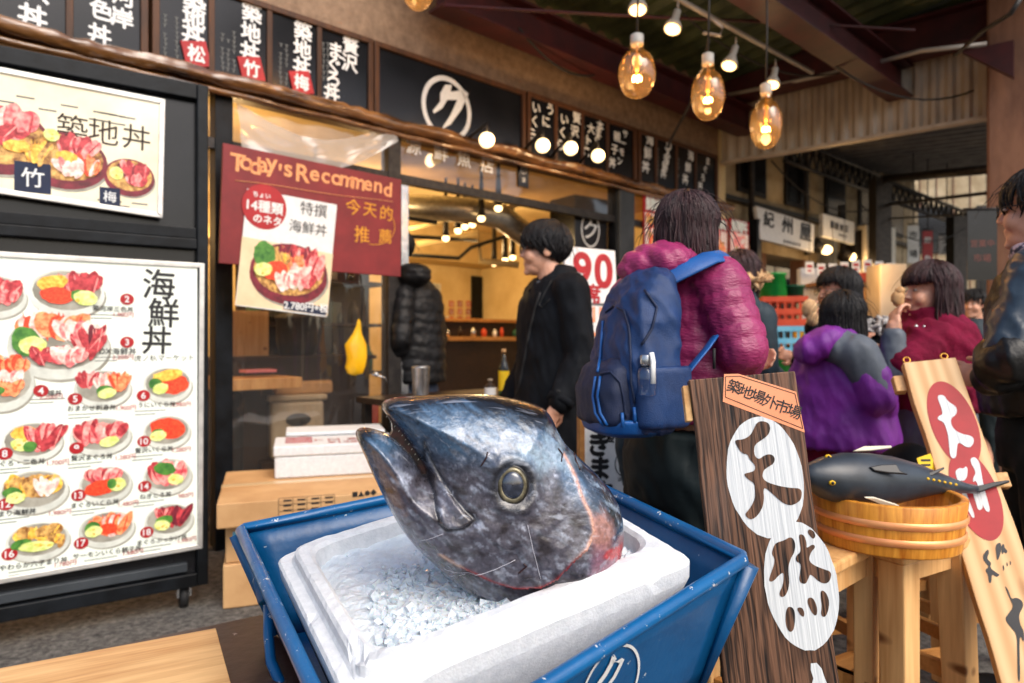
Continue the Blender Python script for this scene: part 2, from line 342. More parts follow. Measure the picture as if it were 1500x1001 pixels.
M['copper'] = mat('copper', rgb(236, 150, 92), rgb(250, 176, 116), sc=8, rough=.3, metal=.3)
M['orange_label'] = mat('orange_label', rgb(240, 150, 104), rgb(248, 166, 120), sc=4, rough=.55)
M['toy_skin'] = mat('toy_skin', rgb(34, 40, 47), rgb(62, 72, 82), sc=5, rough=.36, spec=.55, bump=.06, bsc=30)
M['toy_belly'] = mat('toy_belly', rgb(150, 148, 130), rgb(186, 182, 160), sc=4, rough=.3)
M['toy_fin'] = mat('toy_fin', rgb(20, 22, 26), rough=.4)
M['toy_yellow'] = mat('toy_yellow', rgb(232, 186, 30), rough=.4)
M['toy_white'] = mat('toy_white', rgb(216, 206, 184), rough=.4)
M['brass'] = mat('brass', rgb(206, 150, 70), rough=.3, metal=.9)
M['tag_yellow'] = mat('tag_yellow', rgb(244, 206, 30), rgb(232, 190, 20), sc=8, rough=.5)
M['skin'] = mat('skin', rgb(206, 150, 122), rgb(222, 168, 140), sc=18, rough=.5, sss=.12)
M['hair'] = mat('hair', rgb(8, 8, 10), rgb(24, 21, 23), sc=90, rough=.5, stretch=(1, 1, .15), spec=.3, bump=.5, bsc=260)
M['hair_brown'] = mat('hair_brown', rgb(34, 22, 24), rgb(70, 46, 48), sc=80, rough=.48, stretch=(1, 1, .12), spec=.3, bump=.5, bsc=260)
M['black_cloth'] = mat('black_cloth', rgb(11, 13, 17), rgb(20, 23, 28), sc=12, rough=.75, bump=.15, bsc=350, spec=.15)
M['puffer_black'] = mat('puffer_black', rgb(14, 15, 17), rgb(24, 25, 28), sc=10, rough=.5, spec=.3)
M['magenta'] = mat('magenta', rgb(124, 28, 74), rgb(156, 46, 98), sc=7, rough=.4, bump=.35, bsc=1, bst=(70, 70, 190))
M['purple'] = mat('purple', rgb(98, 20, 124), rgb(126, 34, 150), sc=6, rough=.6, bump=.3, bsc=1, bst=(60, 60, 26))
M['grey_cloth'] = mat('grey_cloth', rgb(74, 82, 92), rgb(98, 106, 116), sc=8, rough=.6, bump=.1)
M['maroon_cloth'] = mat('maroon_cloth', rgb(96, 6, 38), rgb(122, 14, 52), sc=20, rough=.85, bump=.35, bsc=140, spec=.2)
M['teal_dark'] = mat('teal_dark', rgb(20, 36, 46), rgb(32, 52, 62), sc=8, rough=.7)
M['jeans_dark'] = mat('jeans_dark', rgb(24, 34, 52), rgb(42, 54, 74), sc=24, rough=.8, bump=.15, bsc=200)
M['jeans_blue'] = mat('jeans_blue', rgb(22, 66, 124), rgb(48, 96, 156), sc=14, rough=.8, bump=.15, bsc=200)
M['trouser'] = mat('trouser', rgb(10, 18, 21), rgb(22, 33, 36), sc=8, rough=.65, spec=.2)
M['rain_black'] = mat('rain_black', rgb(10, 11, 12), rgb(26, 25, 24), sc=4, rough=.42, bump=.4, bsc=26, spec=.4)
M['rain_sheen'] = mat('rain_sheen', rgb(34, 46, 58), rgb(58, 74, 88), sc=4, rough=.35, bump=.15, bsc=20)  # blue grey reflection on the black jacket, put into the sleeve colour
M['fur'] = mat('fur', rgb(168, 128, 88), rgb(214, 180, 136), sc=50, rough=.9)
M['fur_grey'] = mat('fur_grey', rgb(120, 118, 118), rgb(190, 188, 186), sc=60, rough=.9)
M['pack_navy'] = mat('pack_navy', rgb(6, 40, 84), rgb(10, 54, 106), sc=10, rough=.5, bump=.3, bsc=420)
M['pack_blue'] = mat('pack_blue', rgb(6, 72, 140), rgb(14, 92, 164), sc=10, rough=.5, bump=.2, bsc=300)
M['pack_dark'] = mat('pack_dark', rgb(6, 22, 52), rgb(10, 30, 66), sc=10, rough=.6, bump=.3, bsc=420)
M['rubber'] = mat('rubber', rgb(24, 24, 25), rough=.7)
M['scarf_check'] = mat('scarf_check', rgb(40, 46, 70), rgb(190, 176, 190), sc=45, rough=.85, ramp=(.45, .55))
M['yellow_bag'] = mat('yellow_bag', rgb(232, 168, 8), rgb(246, 196, 30), sc=8, rough=.4, bump=.4, bsc=30)
M['green_plastic'] = mat('green_plastic', rgb(16, 142, 60), rgb(30, 168, 78), sc=8, rough=.35)
M['green_dark'] = mat('green_dark', rgb(14, 84, 62), rough=.4)
M['crate_red'] = mat('crate_red', rgb(196, 66, 34), rgb(214, 82, 46), sc=8, rough=.45)
M['crate_blue'] = mat('crate_blue', rgb(96, 176, 214), rgb(124, 196, 226), sc=8, rough=.45)
M['vinyl'] = thin_glass('vinyl', (.86, .8, .72), .09, .05, .6, .03)
M['vinyl_roll'] = mat('vinyl_roll', rgb(58, 34, 18), rgb(150, 104, 60), sc=9, rough=.08, bump=1.0, bsc=26, coat=1, stretch=(.35, .35, 1.4))
M['smoke'] = thin_glass('smoke', (.62, .5, .36), .08, .06, .5, .03)
M['bulb_glass'] = thin_glass('bulb_glass', (1, .8, .5), .05, .01, .7, .02, (1, .62, .26), True)
M['bottle_glass'] = thin_glass('bottle_glass', (.85, .92, .96), .06, .02, .9)
M['green_glass'] = thin_glass('green_glass', (.1, .35, .12), .06, .03, .9)
M['filament'] = mat('filament', (1, .55, .2), em=120, emc=(1, .5, .16))
M['lamp_warm'] = mat('lamp_warm', (1, .8, .5), em=4, emc=(1, .55, .2))
M['lamp_small'] = mat('lamp_small', (1, .8, .5), em=4, emc=(1, .64, .28))
M['globe'] = mat('globe', (1, .9, .7), em=2.0, emc=(1, .72, .36))
M['socket_white'] = mat('socket_white', rgb(176, 172, 164), rough=.4)
M['cable'] = mat('cable', rgb(30, 28, 27), rough=.6)
M['conduit'] = mat('conduit', rgb(176, 168, 160), rough=.4, metal=.3)
M['eye_white'] = mat('eye_white', rgb(176, 168, 162), rough=.2)
M['shelf_wood'] = wood('shelf_wood', rgb(150, 98, 48), rgb(196, 140, 78), grain=(3, 30, 30), rough=.5)
M['dark_wood'] = wood('dark_wood', rgb(30, 20, 14), rgb(54, 36, 24), grain=(3, 30, 30), rough=.5)
M['beige_plastic'] = mat('beige_plastic', rgb(188, 172, 148), rgb(204, 190, 166), sc=5, rough=.45)
M['ac_white'] = mat('ac_white', rgb(206, 198, 180), rgb(222, 216, 200), sc=5, rough=.5)
M['pink'] = mat('pink', rgb(240, 150, 170), rough=.6)
# ------------------------------------------------------------------ ground and buildings
g = MB(); g.box(WORLD, -60, 60, -60, 60, -.3, 0)
tag(g.build('ground', M['asphalt'], kind='structure'))

SX, SY = Vector((.74, .673, 0)), Vector((0, 0, 1))
SF = Frame((-1.68, 3.96, 0), SX, SY)                       # shop front: x along it, y up, z out to the street
def kx(u, out=0): return SF.hit(u, 500, out)[0]
def zy(u, v, out=0): return SF.hit(u, v, out)[1]
SH = thing('shop_building', 'seafood bowl restaurant with open warm-lit front behind the tuna head', 'restaurant', SF.at(2, 0, -2))
KL, KR, DB = -2.8, kx(1052), -4.1
b = MB(); b.box(SF, KL, KR, 0, 2.78, DB - .15, DB); b.build('back_wall', M['warm_wall'], SH)
b = MB(); b.box(SF, KL - .15, KL, 0, 4.3, DB - .15, 0); b.build('side_wall', M['warm_wall'], SH); b = MB(); b.box(SF, KR, KR + .15, 0, 4.3, DB - .15, 0); b.build('side_wall', M['warm_wall'], SH)
b = MB(); b.box(SF, KL, KR, 2.78, 2.95, DB - .15, -.12); b.build('ceiling', M['warm_ceil'], SH)
b = MB(); b.box(SF, KL, KR, .004, .02, DB, 0); b.build('floor', M['floor_in'], SH)
ztop = zy(745, 55, .06)
b = MB(); b.box(SF, KL - .15, KR + .15, 2.75, 4.6, -.12, 0); b.build('upper_wall', M['plaster_brown'], SH)
b = MB(); b.box(SF, KL - .15, KR + .15, 4.6, 4.75, DB - .15, 0); b.build('roof', M['corr_grey'], SH)
AW = zy(580, 181); TB = zy(600, 265)
b = MB(); b.box(SF, KL, KR, TB - .03, TB + .03, -.03, .03); b.build('transom_bar', M['dark_metal'], SH)
b = MB(); b.box(SF, KL, KR, AW - .1, AW - .02, -.05, .05); b.build('awning_bar', M['frame_brown'], SH, bevel=.006)
for u, w in ((325, .05), (574, .05), (903, .06), (1108, .05)):
    k = kx(u); b = MB(); b.box(SF, k - w, k + w, 0, AW - .06, -.06, .04); b.build('post', M['black_paint'] if u != 574 else M['dark_metal'], SH, bevel=.004)
b = MB(); k0, k1 = kx(574), kx(588); b.box(SF, k0 + .06, k0 + .12, 0, TB - .04, -.04, .03); b.build('door_rail', M['steel'], SH, bevel=.004)
# clear vinyl wind screen hanging in the bays
def wavy(mb, k0, k1, z0, z1, out, amp, n=28, m=10, f=9):
    vs = []; fs = []
    for j in range(m + 1):
        for i in range(n + 1):
            k = k0 + (k1 - k0) * i / n; z = z0 + (z1 - z0) * j / m
            vs.append(SF.at(k, z, out + amp * noise.noise((k * f, z * f * .35, 3))))
    for j in range(m):
        for i in range(n): a = j * (n + 1) + i; fs.append((a, a + 1, a + n + 2, a + n + 1))
    mb.add(vs, fs, None, True)
b = MB(); wavy(b, kx(335), kx(566), .05, AW - .08, .0, .02); b.build('vinyl_screen', M['vinyl'], SH)
b = MB(); wavy(b, KL + .1, kx(312), .05, AW - .08, -.02, .02); b.build('vinyl_screen', M['vinyl'], SH)
b = MB(); wavy(b, kx(585), kx(1030), TB + .035, AW - .08, .0, .012); b.build('smoked_transom', M['smoke'], SH)
b = MB(); vs = []; n = 30
for j in range(9):
    for i in range(n + 1):
        t_ = i / n; k = kx(342) + (kx(566) - kx(342)) * t_; sag = .16 * math.sin(math.pi * t_) - .1 * t_; z = AW - .13 - sag - .035 * j * (1 - .5 * t_); vs.append(SF.at(k, z, .06 + .03 * noise.noise((k * 6, j * .6, 1)) + .01 * j))
b.add(vs, [(j * (n + 1) + i, j * (n + 1) + i + 1, (j + 1) * (n + 1) + i + 1, (j + 1) * (n + 1) + i) for j in range(8) for i in range(n)], None, True); b.build('sagging_sheet', thin_glass('milky_vinyl', (.9, .88, .86), .12, .12, .7, .45, rgb(200, 190, 178)), SH)
b = MB()
for i, ch in enumerate('源鮮魚店'):
    u = 612 + i * 34.0; x, y = SF.hit(u - (6 if i == 0 else 0), 213 + i * 9.4, .02); b.text(SF, ch, x, y, .135, .02, 0, .015)
x, y = SF.hit(648, 241, .02); b.text(SF, '▬ ▬ ▬ ▬ ▬', x, y, .03, .02, 0) if False else None
b.build('transom_lettering', M['white_print'], SH)
# the rolled brown vinyl along the awning edge
b = MB(); path = []; rr = []
for i in range(420):
    k = KL + (KR + .1 - KL) * i / 419; path.append(SF.at(k, AW - .035 + .02 * noise.noise((k * 2.1, 0, 5)), .1 + .02 * noise.noise((k * 3, 7, 0)))); rr.append(.04 + .012 * noise.noise((k * 4.3, 2, 2)) + .008 * noise.noise((k * 15, 4, 2)))
b.tube(path, rr, 20); b.v = [p + SF.z * (.012 * noise.noise((SF.loc(p)[0] * 3, SF.loc(p)[1] * 38, 1))) + SF.y * (.008 * noise.noise((SF.loc(p)[0] * 5, SF.loc(p)[2] * 38, 6))) for p in b.v]
path = [SF.at(KL + (KR - KL) * i / 59, AW - .1 + .015 * noise.noise((i * .5, 9, 5)), .085) for i in range(60)]; b.tube(path, [.02 + .008 * noise.noise((i * .7, 1, 1)) for i in range(60)], 8)
b.build('rolled_vinyl', M['vinyl_roll'], SH)
# soffit, ducts and pipes inside
b = MB(); b.box(SF, KL, KR, 2.32, 2.78, DB + .02, DB + .55); b.build('soffit', M['warm_ceil'], SH)
b = MB(); b.tube([P(560, 300, 6.2), P(690, 308, 6.4), P(735, 318, 6.5), P(765, 340, 6.7), P(800, 372, 7.2)], .12, 14); b.build('air_duct', M['duct'], SH)
b = MB()
for pth, r in (([P(585, 372, 6.6), P(672, 378, 6.9), P(690, 362, 7.0), P(790, 330, 7.0)], .02), ([P(585, 345, 6.4), P(700, 352, 7.2)], .02), ([P(590, 318, 5.8), P(640, 326, 5.9)], .018)): b.tube(pth, r, 8)
b.build('dark_pipe', M['cable'], SH)
b = MB(); b.tube([P(590, 362, 7), P(700, 340, 7), P(704, 382, 7.1), P(760, 388, 7.1)], .035, 10); b.tube([P(600, 335, 6.6), P(660, 322, 6.6), P(760, 300, 6.4)], .02, 8); b.build('cream_pipe', M['warm_ceil'], SH)
BK = Frame(SF.at(0, 0, DB + .001), SX, SY)                  # face of the back wall
def bk(u, v): return BK.hit(u, v)
b = MB(); (x0, y1), (x1, y0) = bk(690, 404), bk(741, 560); b.box(BK, x0, x1, 0, y1, .0, .03); b.build('back_door', M['black_paint'], SH)
# menu cards on the back wall
for r in range(3):
    for c in range(3):
        x, y = bk(661 + c * 12.5, 445 + r * 11.5); m = MB(); m.box(BK, x - .042, x + .042, y - .045, y + .045, .001, .008)
        for q in range(3): m.box(BK, x - .03, x + .03, y - .03 + q * .022, y - .02 + q * .022, .0081, .0095, 1)
        tag(m.build('menu_card', [M['red_print'] if (r + c) % 2 else M['crate_red'], M['white_print']]), 'small red menu card pinned in the grid on the cream back wall', 'card', 'menu cards on the back wall')
for u0, v0, w_, h_, m_ in ((640, 425, .14, .2, 'white_print'), (622, 440, .1, .16, 'beige_plastic'), (650, 470, .2, .14, 'white_print'), (706, 395, .1, .06, 'paper_gold0'), (612, 470, .16, .12, 'orange_label'), (598, 430, .12, .18, 'white_print'), (752, 430, .16, .22, 'beige_plastic')):
    if m_ == 'paper_gold0': continue
    x, y = bk(u0, v0); m = MB(); m.box(BK, x - w_ / 2, x + w_ / 2, y - h_ / 2, y + h_ / 2, .001, .006)
    for q in range(4): m.box(BK, x - w_ * .38, x + w_ * random.uniform(.1, .38), y + h_ * (.3 - .17 * q), y + h_ * (.36 - .17 * q), .0061, .007, 1)
    tag(m.build('wall_notice', [M[m_], M['grey_print']]), 'paper notice pinned on the cream back wall of the restaurant', 'notice', 'paper notices on the back wall')
# counter
ct = thing('sushi_counter', 'long dark counter with pale wooden top inside the restaurant', 'counter', SF.at(2.6, 0, -2.3))
ka = SF.hit(642, 495, -2.2)[0]; zc = SF.hit(700, 493, -2.2)[1]
b = MB(); b.box(SF, ka, KR - .2, zc - .05, zc, -2.75, -2.2); b.build('countertop', M['shelf_wood'], ct, bevel=.005)
b = MB(); b.box(SF, ka + .05, KR - .25, .02, zc - .05, -2.7, -2.26); b.build('counter_body', M['dark_wood'], ct)
z2 = SF.hit(700, 467, -2.5)[1]
b = MB(); b.box(SF, ka + .12, KR - .4, z2 - .04, z2, -2.72, -2.42); b.build('raised_shelf', M['shelf_wood'], ct, bevel=.004)
b = MB(); b.box(SF, ka + .2, KR - .5, zc, z2 - .04, -2.68, -2.5); b.build('display_case', M['dark_wood'], ct)
for i in range(11):
    k = ka + .25 + i * .17 + random.uniform(-.04, .04); h_ = random.uniform(.06, .16); r_ = random.uniform(.02, .04); b = MB(); b.lathe(Frame(SF.at(k, zc + .001, -2.32), (1, 0, 0), (0, 1, 0)), [(r_, 0), (r_ * 1.1, h_ * .7), (r_ * .6, h_ * .85), (r_ * .5, h_)], 12)
    mk = random.choice(('crate_red', 'dark_wood', 'white_print', 'steel', 'tag_yellow', 'green_dark')); tag(b.build('condiment_jar', M[mk]), 'small ' + HUE[mk] + ' condiment jar standing on the long sushi counter', 'jar', 'condiment jars on the counter')
# things just inside the window bay
t = thing('window_table', 'pale wooden table on a black pedestal behind the clear vinyl screen', 'table', SF.at(.25, 0, -.4))
k0, z0 = SF.hit(322, 556, -.15); k1, _ = SF.hit(440, 556, -.15)
b = MB(); b.box(SF, k0, k1, z0 - .07, z0, -.75, -.12); b.build('tabletop', M['pine'], t, bevel=.005)
b = MB(); kc = SF.hit(350, 600, -.35)[0]; b.lathe(Frame(SF.at(kc, 0, -.4), (1, 0, 0), (0, 1, 0)), [(.2, .02), (.2, .035), (.045, .05), (.045, z0 - .07)], 16); b.build('pedestal', M['black_paint'], t)
b = MB(); fr = Frame(P(378, 545, 4.45), SX, SY); b.box(fr, -.1, .1, 0, .018, -.06, .06); tag(b.build('folded_napkin', M['pink']), 'pink folded cloth lying on the table behind the vinyl', 'napkin')
t = thing('rice_warmer', 'beige rice cooker with dark oval control panel behind the vinyl screen', 'cooker', P(437, 700, 4.7))
fr = Frame(P(437, 640, 4.7), (.86, .5, 0), (0, 0, 1))
b = MB(); b.box(fr, -.18, .18, -.15, .25, -.32, 0); b.build('cooker_body', M['beige_plastic'], t, bevel=.03, seg=3)
b = MB(); b.ellipse(fr, 0, .12, .085, .045, .004); b.build('control_panel', M['black_print'], t)
b = MB(); b.box(fr, -.2, .2, .25, .29, -.34, .01); b.build('lid', M['beige_plastic'], t, bevel=.012)
t = thing('cooker_stand', 'dark low stand carrying the beige rice cooker', 'stand', P(437, 760, 4.7)); b = MB(); zb = P(437, 640, 4.7).z - .15; b.box(Frame((fr.o.x, fr.o.y, 0), fr.x, fr.y), -.25, .3, .02, zb, -.4, .05); b.build('stand_body', M['dark_wood'], t)
b = MB(); f2 = Frame(fr.at(.05, .29, -.16), fr.x, fr.z * -1); pts = [(-.2, -.1), (.2, -.12), (.24, .1), (-.16, .12)]; b.prism(f2, pts, 0, .09); tag(b.build('paper_bag', M['carton'], bevel=.02), 'crumpled brown paper bag on top of the beige cooker', 'bag')
b = MB(); b.lathe(Frame(P(435, 520, 5.1), (1, 0, 0), (0, 1, 0)), [(.13, 0), (.15, .1), (.15, .26), (.16, .27), (.16, .29), (.05, .33), (.02, .36)], 20); tag(b.build('soup_pot', M['dark_metal']), 'dark round soup pot deep behind the vinyl screen', 'pot')
b = MB(); b.box(Frame(P(435, 520, 5.1), SX, SY), -.7, .5, -.03, -.001, -.3, .3); b.box(Frame(P(435, 520, 5.1), SX, SY), -.66, .46, -1.08, -.03, -.28, .26); tag(b.build('back_counter', M['dark_wood']), 'dark work counter under the soup pot', 'counter')
b = MB(); fr = Frame(P(362, 500, 4.9), SX, SY); b.box(fr, -.14, .16, -.75, .22, -.03, 0); tag(b.build('wood_partition', M['pine'], bevel=.004), 'tan wooden board standing behind the window table', 'board')
# dark shelf of goods, added to darken the bay behind the screen
t = thing('darkening_shelf', 'dark wooden shelf of bottles and boxes deep behind the vinyl screen', 'shelf', P(500, 600, 5.6)); fs_ = Frame((P(500, 600, 5.6).x, 5.6, 0), SX, SY)
b = MB(); b.box(fs_, -.75, .42, .02, 1.95, -.3, -.27); b.build('back_panel', M['dark_wood'], t)
for z in (.5, .95, 1.35, 1.7): b = MB(); b.box(fs_, -.75, .42, z - .025, z, -.268, .05); b.build('shelf_board', M['dark_wood'], t)
for i in range(26):
    z = (.5, .95, 1.35, 1.7)[i % 4]; x = -.68 + (i // 4) * .165 + random.uniform(-.02, .02); h_ = random.uniform(.1, .26); r_ = random.uniform(.03, .055); b = MB()
    if i % 3: b.lathe(Frame(fs_.at(x, z + .001, -.1), (1, 0, 0), (0, 1, 0)), [(r_, 0), (r_, h_ * .65), (r_ * .5, h_ * .8), (r_ * .45, h_)], 12)
    else: b.box(fs_, x - r_ * 1.3, x + r_ * 1.3, z + .001, z + h_ * .8, -.15, -.05)
    mk = random.choice(('steel', 'green_glass', 'beige_plastic', 'carton', 'white_print', 'crate_red', 'dark_metal', 'green_dark')); lev = ('lowest', 'second', 'third', 'top')[i % 4]
    tag(b.build('jar' if i % 3 else 'small_box', M[mk]), HUE[mk] + (' jar' if i % 3 else ' box') + ' on the ' + lev + ' board of the dark shelf behind the vinyl', 'jar' if i % 3 else 'box', 'goods on the dark shelf')
# yellow bag hanging on the screen
yb = MB(); fr = Frame(P(527, 512, 4.32), SX, SY)
prof = [(.012, .19), (.022, .15), (.04, .1), (.062, .03), (.07, -.05), (.064, -.11), (.042, -.15), (.01, -.165)]
secs = []
for r, z in prof[::-1]: secs.append((fr.o.x - .02 + .06 * (z), fr.o.y, fr.o.z + z, r * (1 + .1 * math.sin(z * 40)), r * .5))
yb.loft(secs, 26, yaw=.6); yb.v = [p + Vector((noise.noise(p * 26), noise.noise(p * 27 + V(3, 0, 0)), .3 * noise.noise(p * 30))) * .02 + Vector((noise.noise(p * 70), noise.noise(p * 71), 0)) * .007 for p in yb.v]; tag(yb.build('plastic_bag', M['yellow_bag']), 'yellow plastic bag hanging on the vinyl screen', 'bag')
b = MB(); b.tube([P(529, 470, 4.32), P(531, 440, 4.3), P(528, 402, 4.28)], .006, 6); tag(b.build('bag_string', M['cable']), 'thin dark string holding the yellow bag', 'string')
b = MB(); fr = Frame(P(551, 548, 4.25), SX, SY); b.ell(fr.o, (.016, .016, .016), mi=0); b.tube([fr.at(-.03, 0, 0), fr.at(.05, -.02, .02), fr.at(.07, -.06, .02)], .006, 6); tag(b.build('door_latch', M['steel']), 'small steel latch on the vinyl door', 'latch')
# doorway table with bottles and tumbler
t = thing('prep_table', 'dark table in the doorway behind the tuna head', 'table', P(660, 600, 4.6))
zt = P(660, 583, 4.3).z; fr = Frame((P(660, 583, 4.5).x, 4.5, 0), SX, SY)
b = MB(); b.box(fr, -.5, .75, zt - .04, zt, -.35, .3); b.build('tabletop', M['dark_wood'], t, bevel=.004)
for a in (-.45, .7):
    for c in (-.3, .25): b = MB(); b.box(fr, a - .025, a + .025, .02, zt - .04, c - .025, c + .025); b.build('leg', M['dark_metal'], t)
fb = Frame(P(616, 583, 4.25), (1, 0, 0), (0, 1, 0)); b = MB(); b.lathe(fb, [(.048, 0), (.05, .02), (.056, .19), (.058, .195), (.05, .2), (.048, .19)], 24); tag(b.build('steel_tumbler', M['steel']), 'shiny steel tumbler standing behind the tuna snout', 'tumbler')
def bottle(u, v, d, h, r, glass, lab, capm, label):
    t = thing('bottle', label, 'bottle', P(u, v, d)); f = Frame(P(u, v, d), (1, 0, 0), (0, 1, 0))
    b = MB(); b.lathe(f, [(r * .9, 0), (r, .01), (r, h * .6), (r * .8, h * .68), (r * .36, h * .8), (r * .34, h * .94)], 20); b.build('bottle_body', glass, t)
    b = MB(); b.lathe(f, [(r * 1.02, h * .16), (r * 1.02, h * .56)], 20, cap=False); b.build('paper_label', lab, t)
    b = MB(); b.lathe(f, [(r * .42, h * .92), (r * .42, h)], 16); b.build('cap', capm, t)
bottle(738, 583, 4.3, .31, .034, M['green_glass'], M['tag_yellow'], M['carton'], 'green bottle with yellow label beside the man in black')
bottle(718, 583, 4.25, .12, .036, M['dark_wood'], M['white_print'], M['beige_plastic'], 'small dark jar with white label left of the green bottle')

# ------------------------------------------------------------------ fascia sign boards
def board(label, u0, u1, vt0, vt1, panels, deco=None, name='menu_sign', out=.07, left=None, zb=None):
    """a framed black menu board; panels = list of (u0, u1)"""
    x0, x1 = (kx(u0, out) if left is None else left), kx(u1, out); zt = zy(vt0, vt1, out); zb = AW - .07 if zb is None else zb
    t = thing(name, label, 'sign', SF.at((x0 + x1) / 2, zb, out), 'black menu boards over the shop front')
    f = MB(); w = .035
    f.box(SF, x0, x1, zt - w, zt, .004, out + .02); f.box(SF, x0, x1, zb, zb + w, .004, out + .02)
    f.box(SF, x0, x0 + w, zb + w, zt - w, .004, out + .02); f.box(SF, x1 - w, x1, zb + w, zt - w, .004, out + .02)
    for (a, c) in panels[:-1]: q = kx(c, out); f.box(SF, q - .012, q + .02, zb + w, zt - w, .004, out + .015)
    f.build('frame', M['frame_brown'], t, bevel=.003)
    p = MB(); p.box(SF, x0 + w, x1 - w, zb + w, zt - w, .004, out); p.build('panel', M['sign_black'], t)
    m = MB(); deco(m, out + .002); m.build('lettering', [M['white_print'], M['grey_print'], M['red_print'], M['white_print']], t)
    return t
def column(m, out, s, p0, p1, size, bold=.03, mi=0): m.vcol(SF, s, p0, p1, size, out, mi, bold)
def fine(m, out, u, v0, v1, n=9, w=.022):
    a = SF.hit(u, v0, out); c = SF.hit(u, v1, out)
    for i in range(n):
        if random.random() < .2: continue
        y = a[1] + (c[1] - a[1]) * i / n; h = abs(c[1] - a[1]) / n * .75; x = a[0] + random.uniform(-.003, .003)
        m.box(SF, x - w / 2, x + w / 2, y - h * .2, y, out - .001, out + .0004, 1); m.box(SF, x - w / 6, x + w / 6, y - h, y - h * .2 - .0005, out - .001, out + .0004, 1)
def diamond(m, out, u, v, ch, s=.068):
    x, y = SF.hit(u, v, out + .004); r = .25; ca, sa = math.cos(r), math.sin(r)
    pts = [(x + s * (a * ca - c * sa), y + s * (a * sa + c * ca)) for a, c in ((-1, -1), (1, -1), (1, 1), (-1, 1))]
    m.prism(SF, pts, out, out + .012, 2); m.text(SF, ch, x, y, s * 1.45, out + .0135, 3, .03)
def d1(m, o): column(m, o, '沢丼', (50, -16), (48, 24), .125); column(m, o, '河岸', (180, -6), (179, 26), .11); column(m, o, '三色丼', (152, -22), (146, 50), .11)
KM = kx(-140, .07)
board('black menu board at the left end reading three colour bowl', -100, 216, 550, 58, [(-100, 100), (100, 216)], d1, left=KM)
def d2(m, o):
    column(m, o, '築地丼', (285, 2), (283, 50), .125); diamond(m, o, 287, 79, '松')
    column(m, o, '築地丼', (369, 18), (366, 76), .12); diamond(m, o, 368, 101, '竹')
    column(m, o, '築地丼', (444, 45), (442, 98), .12); diamond(m, o, 441, 121, '梅')
    column(m, o, '贅沢', (514, 66), (512, 92), .12); column(m, o, 'まぐろ丼', (492, 74), (486, 136), .115)
    for u in (242, 259, 334, 343, 326, 411, 420): fine(m, o, u, 20 + (u - 240) * .25, 82 + (u - 240) * .25)
    for u in (474, 480): fine(m, o, u, 62, 120, 7)
board('black menu board of four panels with three red diamond marks', 222, 545, 550, 60, [(222, 308), (308, 393), (393, 466), (466, 545)], d2)
def d3(m, o):
    x, y = SF.hit(655, 159, o); m.ring(SF, x, y, .225, .235, .036, o, 0)
    pts = [(645, 136), (652, 124), (662, 124), (660, 134), (680, 132), (686, 137), (676, 160), (660, 182), (646, 190), (660, 168), (670, 146), (655, 146), (648, 158), (636, 166), (634, 162), (645, 148)]
    m.poly(SF, [SF.hit(a, c, o) for a, c in pts], o, 0)
board('wide black sign board with a white ringed character', 547, 768, 555, 62, [(547, 768)], d3)
def d4(m, o):
    column(m, o, 'うに', (806, 160), (800, 178), .105); column(m, o, 'いくら', (786, 158), (780, 196), .105)
    column(m, o, '贅沢', (845, 172), (842, 192), .105); column(m, o, 'いくら', (827, 175), (821, 212), .105)
    column(m, o, '本まぐ', (879, 184), (875, 204), .095); column(m, o, '大トロ', (866, 188), (859, 222), .1)
    column(m, o, 'サーモン', (916, 196), (908, 236), .08); column(m, o, '親子丼', (904, 200), (897, 238), .1)
    for u in (776, 817, 857, 890): fine(m, o, u, 158 + (u - 776) * .33, 190 + (u - 776) * .33, 6)
board('black menu board of four panels right of the ringed character', 771, 931, 790, 140, [(771, 813), (813, 852), (852, 889), (889, 931)], d4)
def d5(m, o):
    column(m, o, '海鮮丼', (952, 204), (946, 244), .125); column(m, o, 'DX海鮮丼', (980, 213), (972, 254), .1); column(m, o, '海鮮丼', (1012, 228), (1004, 262), .11); column(m, o, 'まぐろ丼', (1037, 236), (1026, 272), .09)
    for u in (936, 964, 994, 1019): fine(m, o, u, 208 + (u - 936) * .3, 250 + (u - 936) * .3, 7, .03)
board('black menu board of four small panels at the right end of the fascia', 934, 1050, 790, 140, [(934, 960), (960, 990), (990, 1018), (1018, 1050)], d5)
# small hanging black tag under the awning
b = MB(); f = Frame(P(766, 254, 5.55), SX, SY); b.box(f, -.055, .055, -.11, .11, -.01, .01); b.ring(f, 0, .03, .035, .035, .006, .0115, 1); b.text(f, 'ク', 0, .03, .045, .0115, 1); b.text(f, '源', 0, -.055, .045, .0115, 1)
tag(b.build('shop_tag', [M['sign_black'], M['white_print']]), 'small black tag hanging under the awning bulbs', 'sign')

# ------------------------------------------------------------------ Today's board with poster
TF = Frame(P(327, 208, 3.72), P(588, 262, 4.4) - P(327, 208, 3.72), (0, 0, 1))
q = [TF.hit(*p) for p in ((327, 209), (588, 263), (587, 405), (321, 385))]
t = thing('recommend_board', 'maroon chalk board with orange handwriting hung on the shop front', 'board', frame=Frame(TF.at(*q[3]), TF.x, TF.y))
b = MB(); b.prism(TF, q, -.02, 0); b.build('board_panel', M['maroon_board'], t, bevel=.002)
b = MB()
def hand(b, s, u0, v0, u1, v1, size, mi=0, bold=.02):
    n = len(s); a0 = TF.hit(u0, v0); a1 = TF.hit(u1, v1)
    for i, ch in enumerate(s):
        w = i / (n - 1)
        if ch == ' ': continue
        b.text(TF, ch, a0[0] + (a1[0] - a0[0]) * w, a0[1] + (a1[1] - a0[1]) * w + (size * .12 if ch in "'" else 0), size * random.uniform(.95, 1.1), .002, mi, bold, random.uniform(-.1, .1), 1.0)
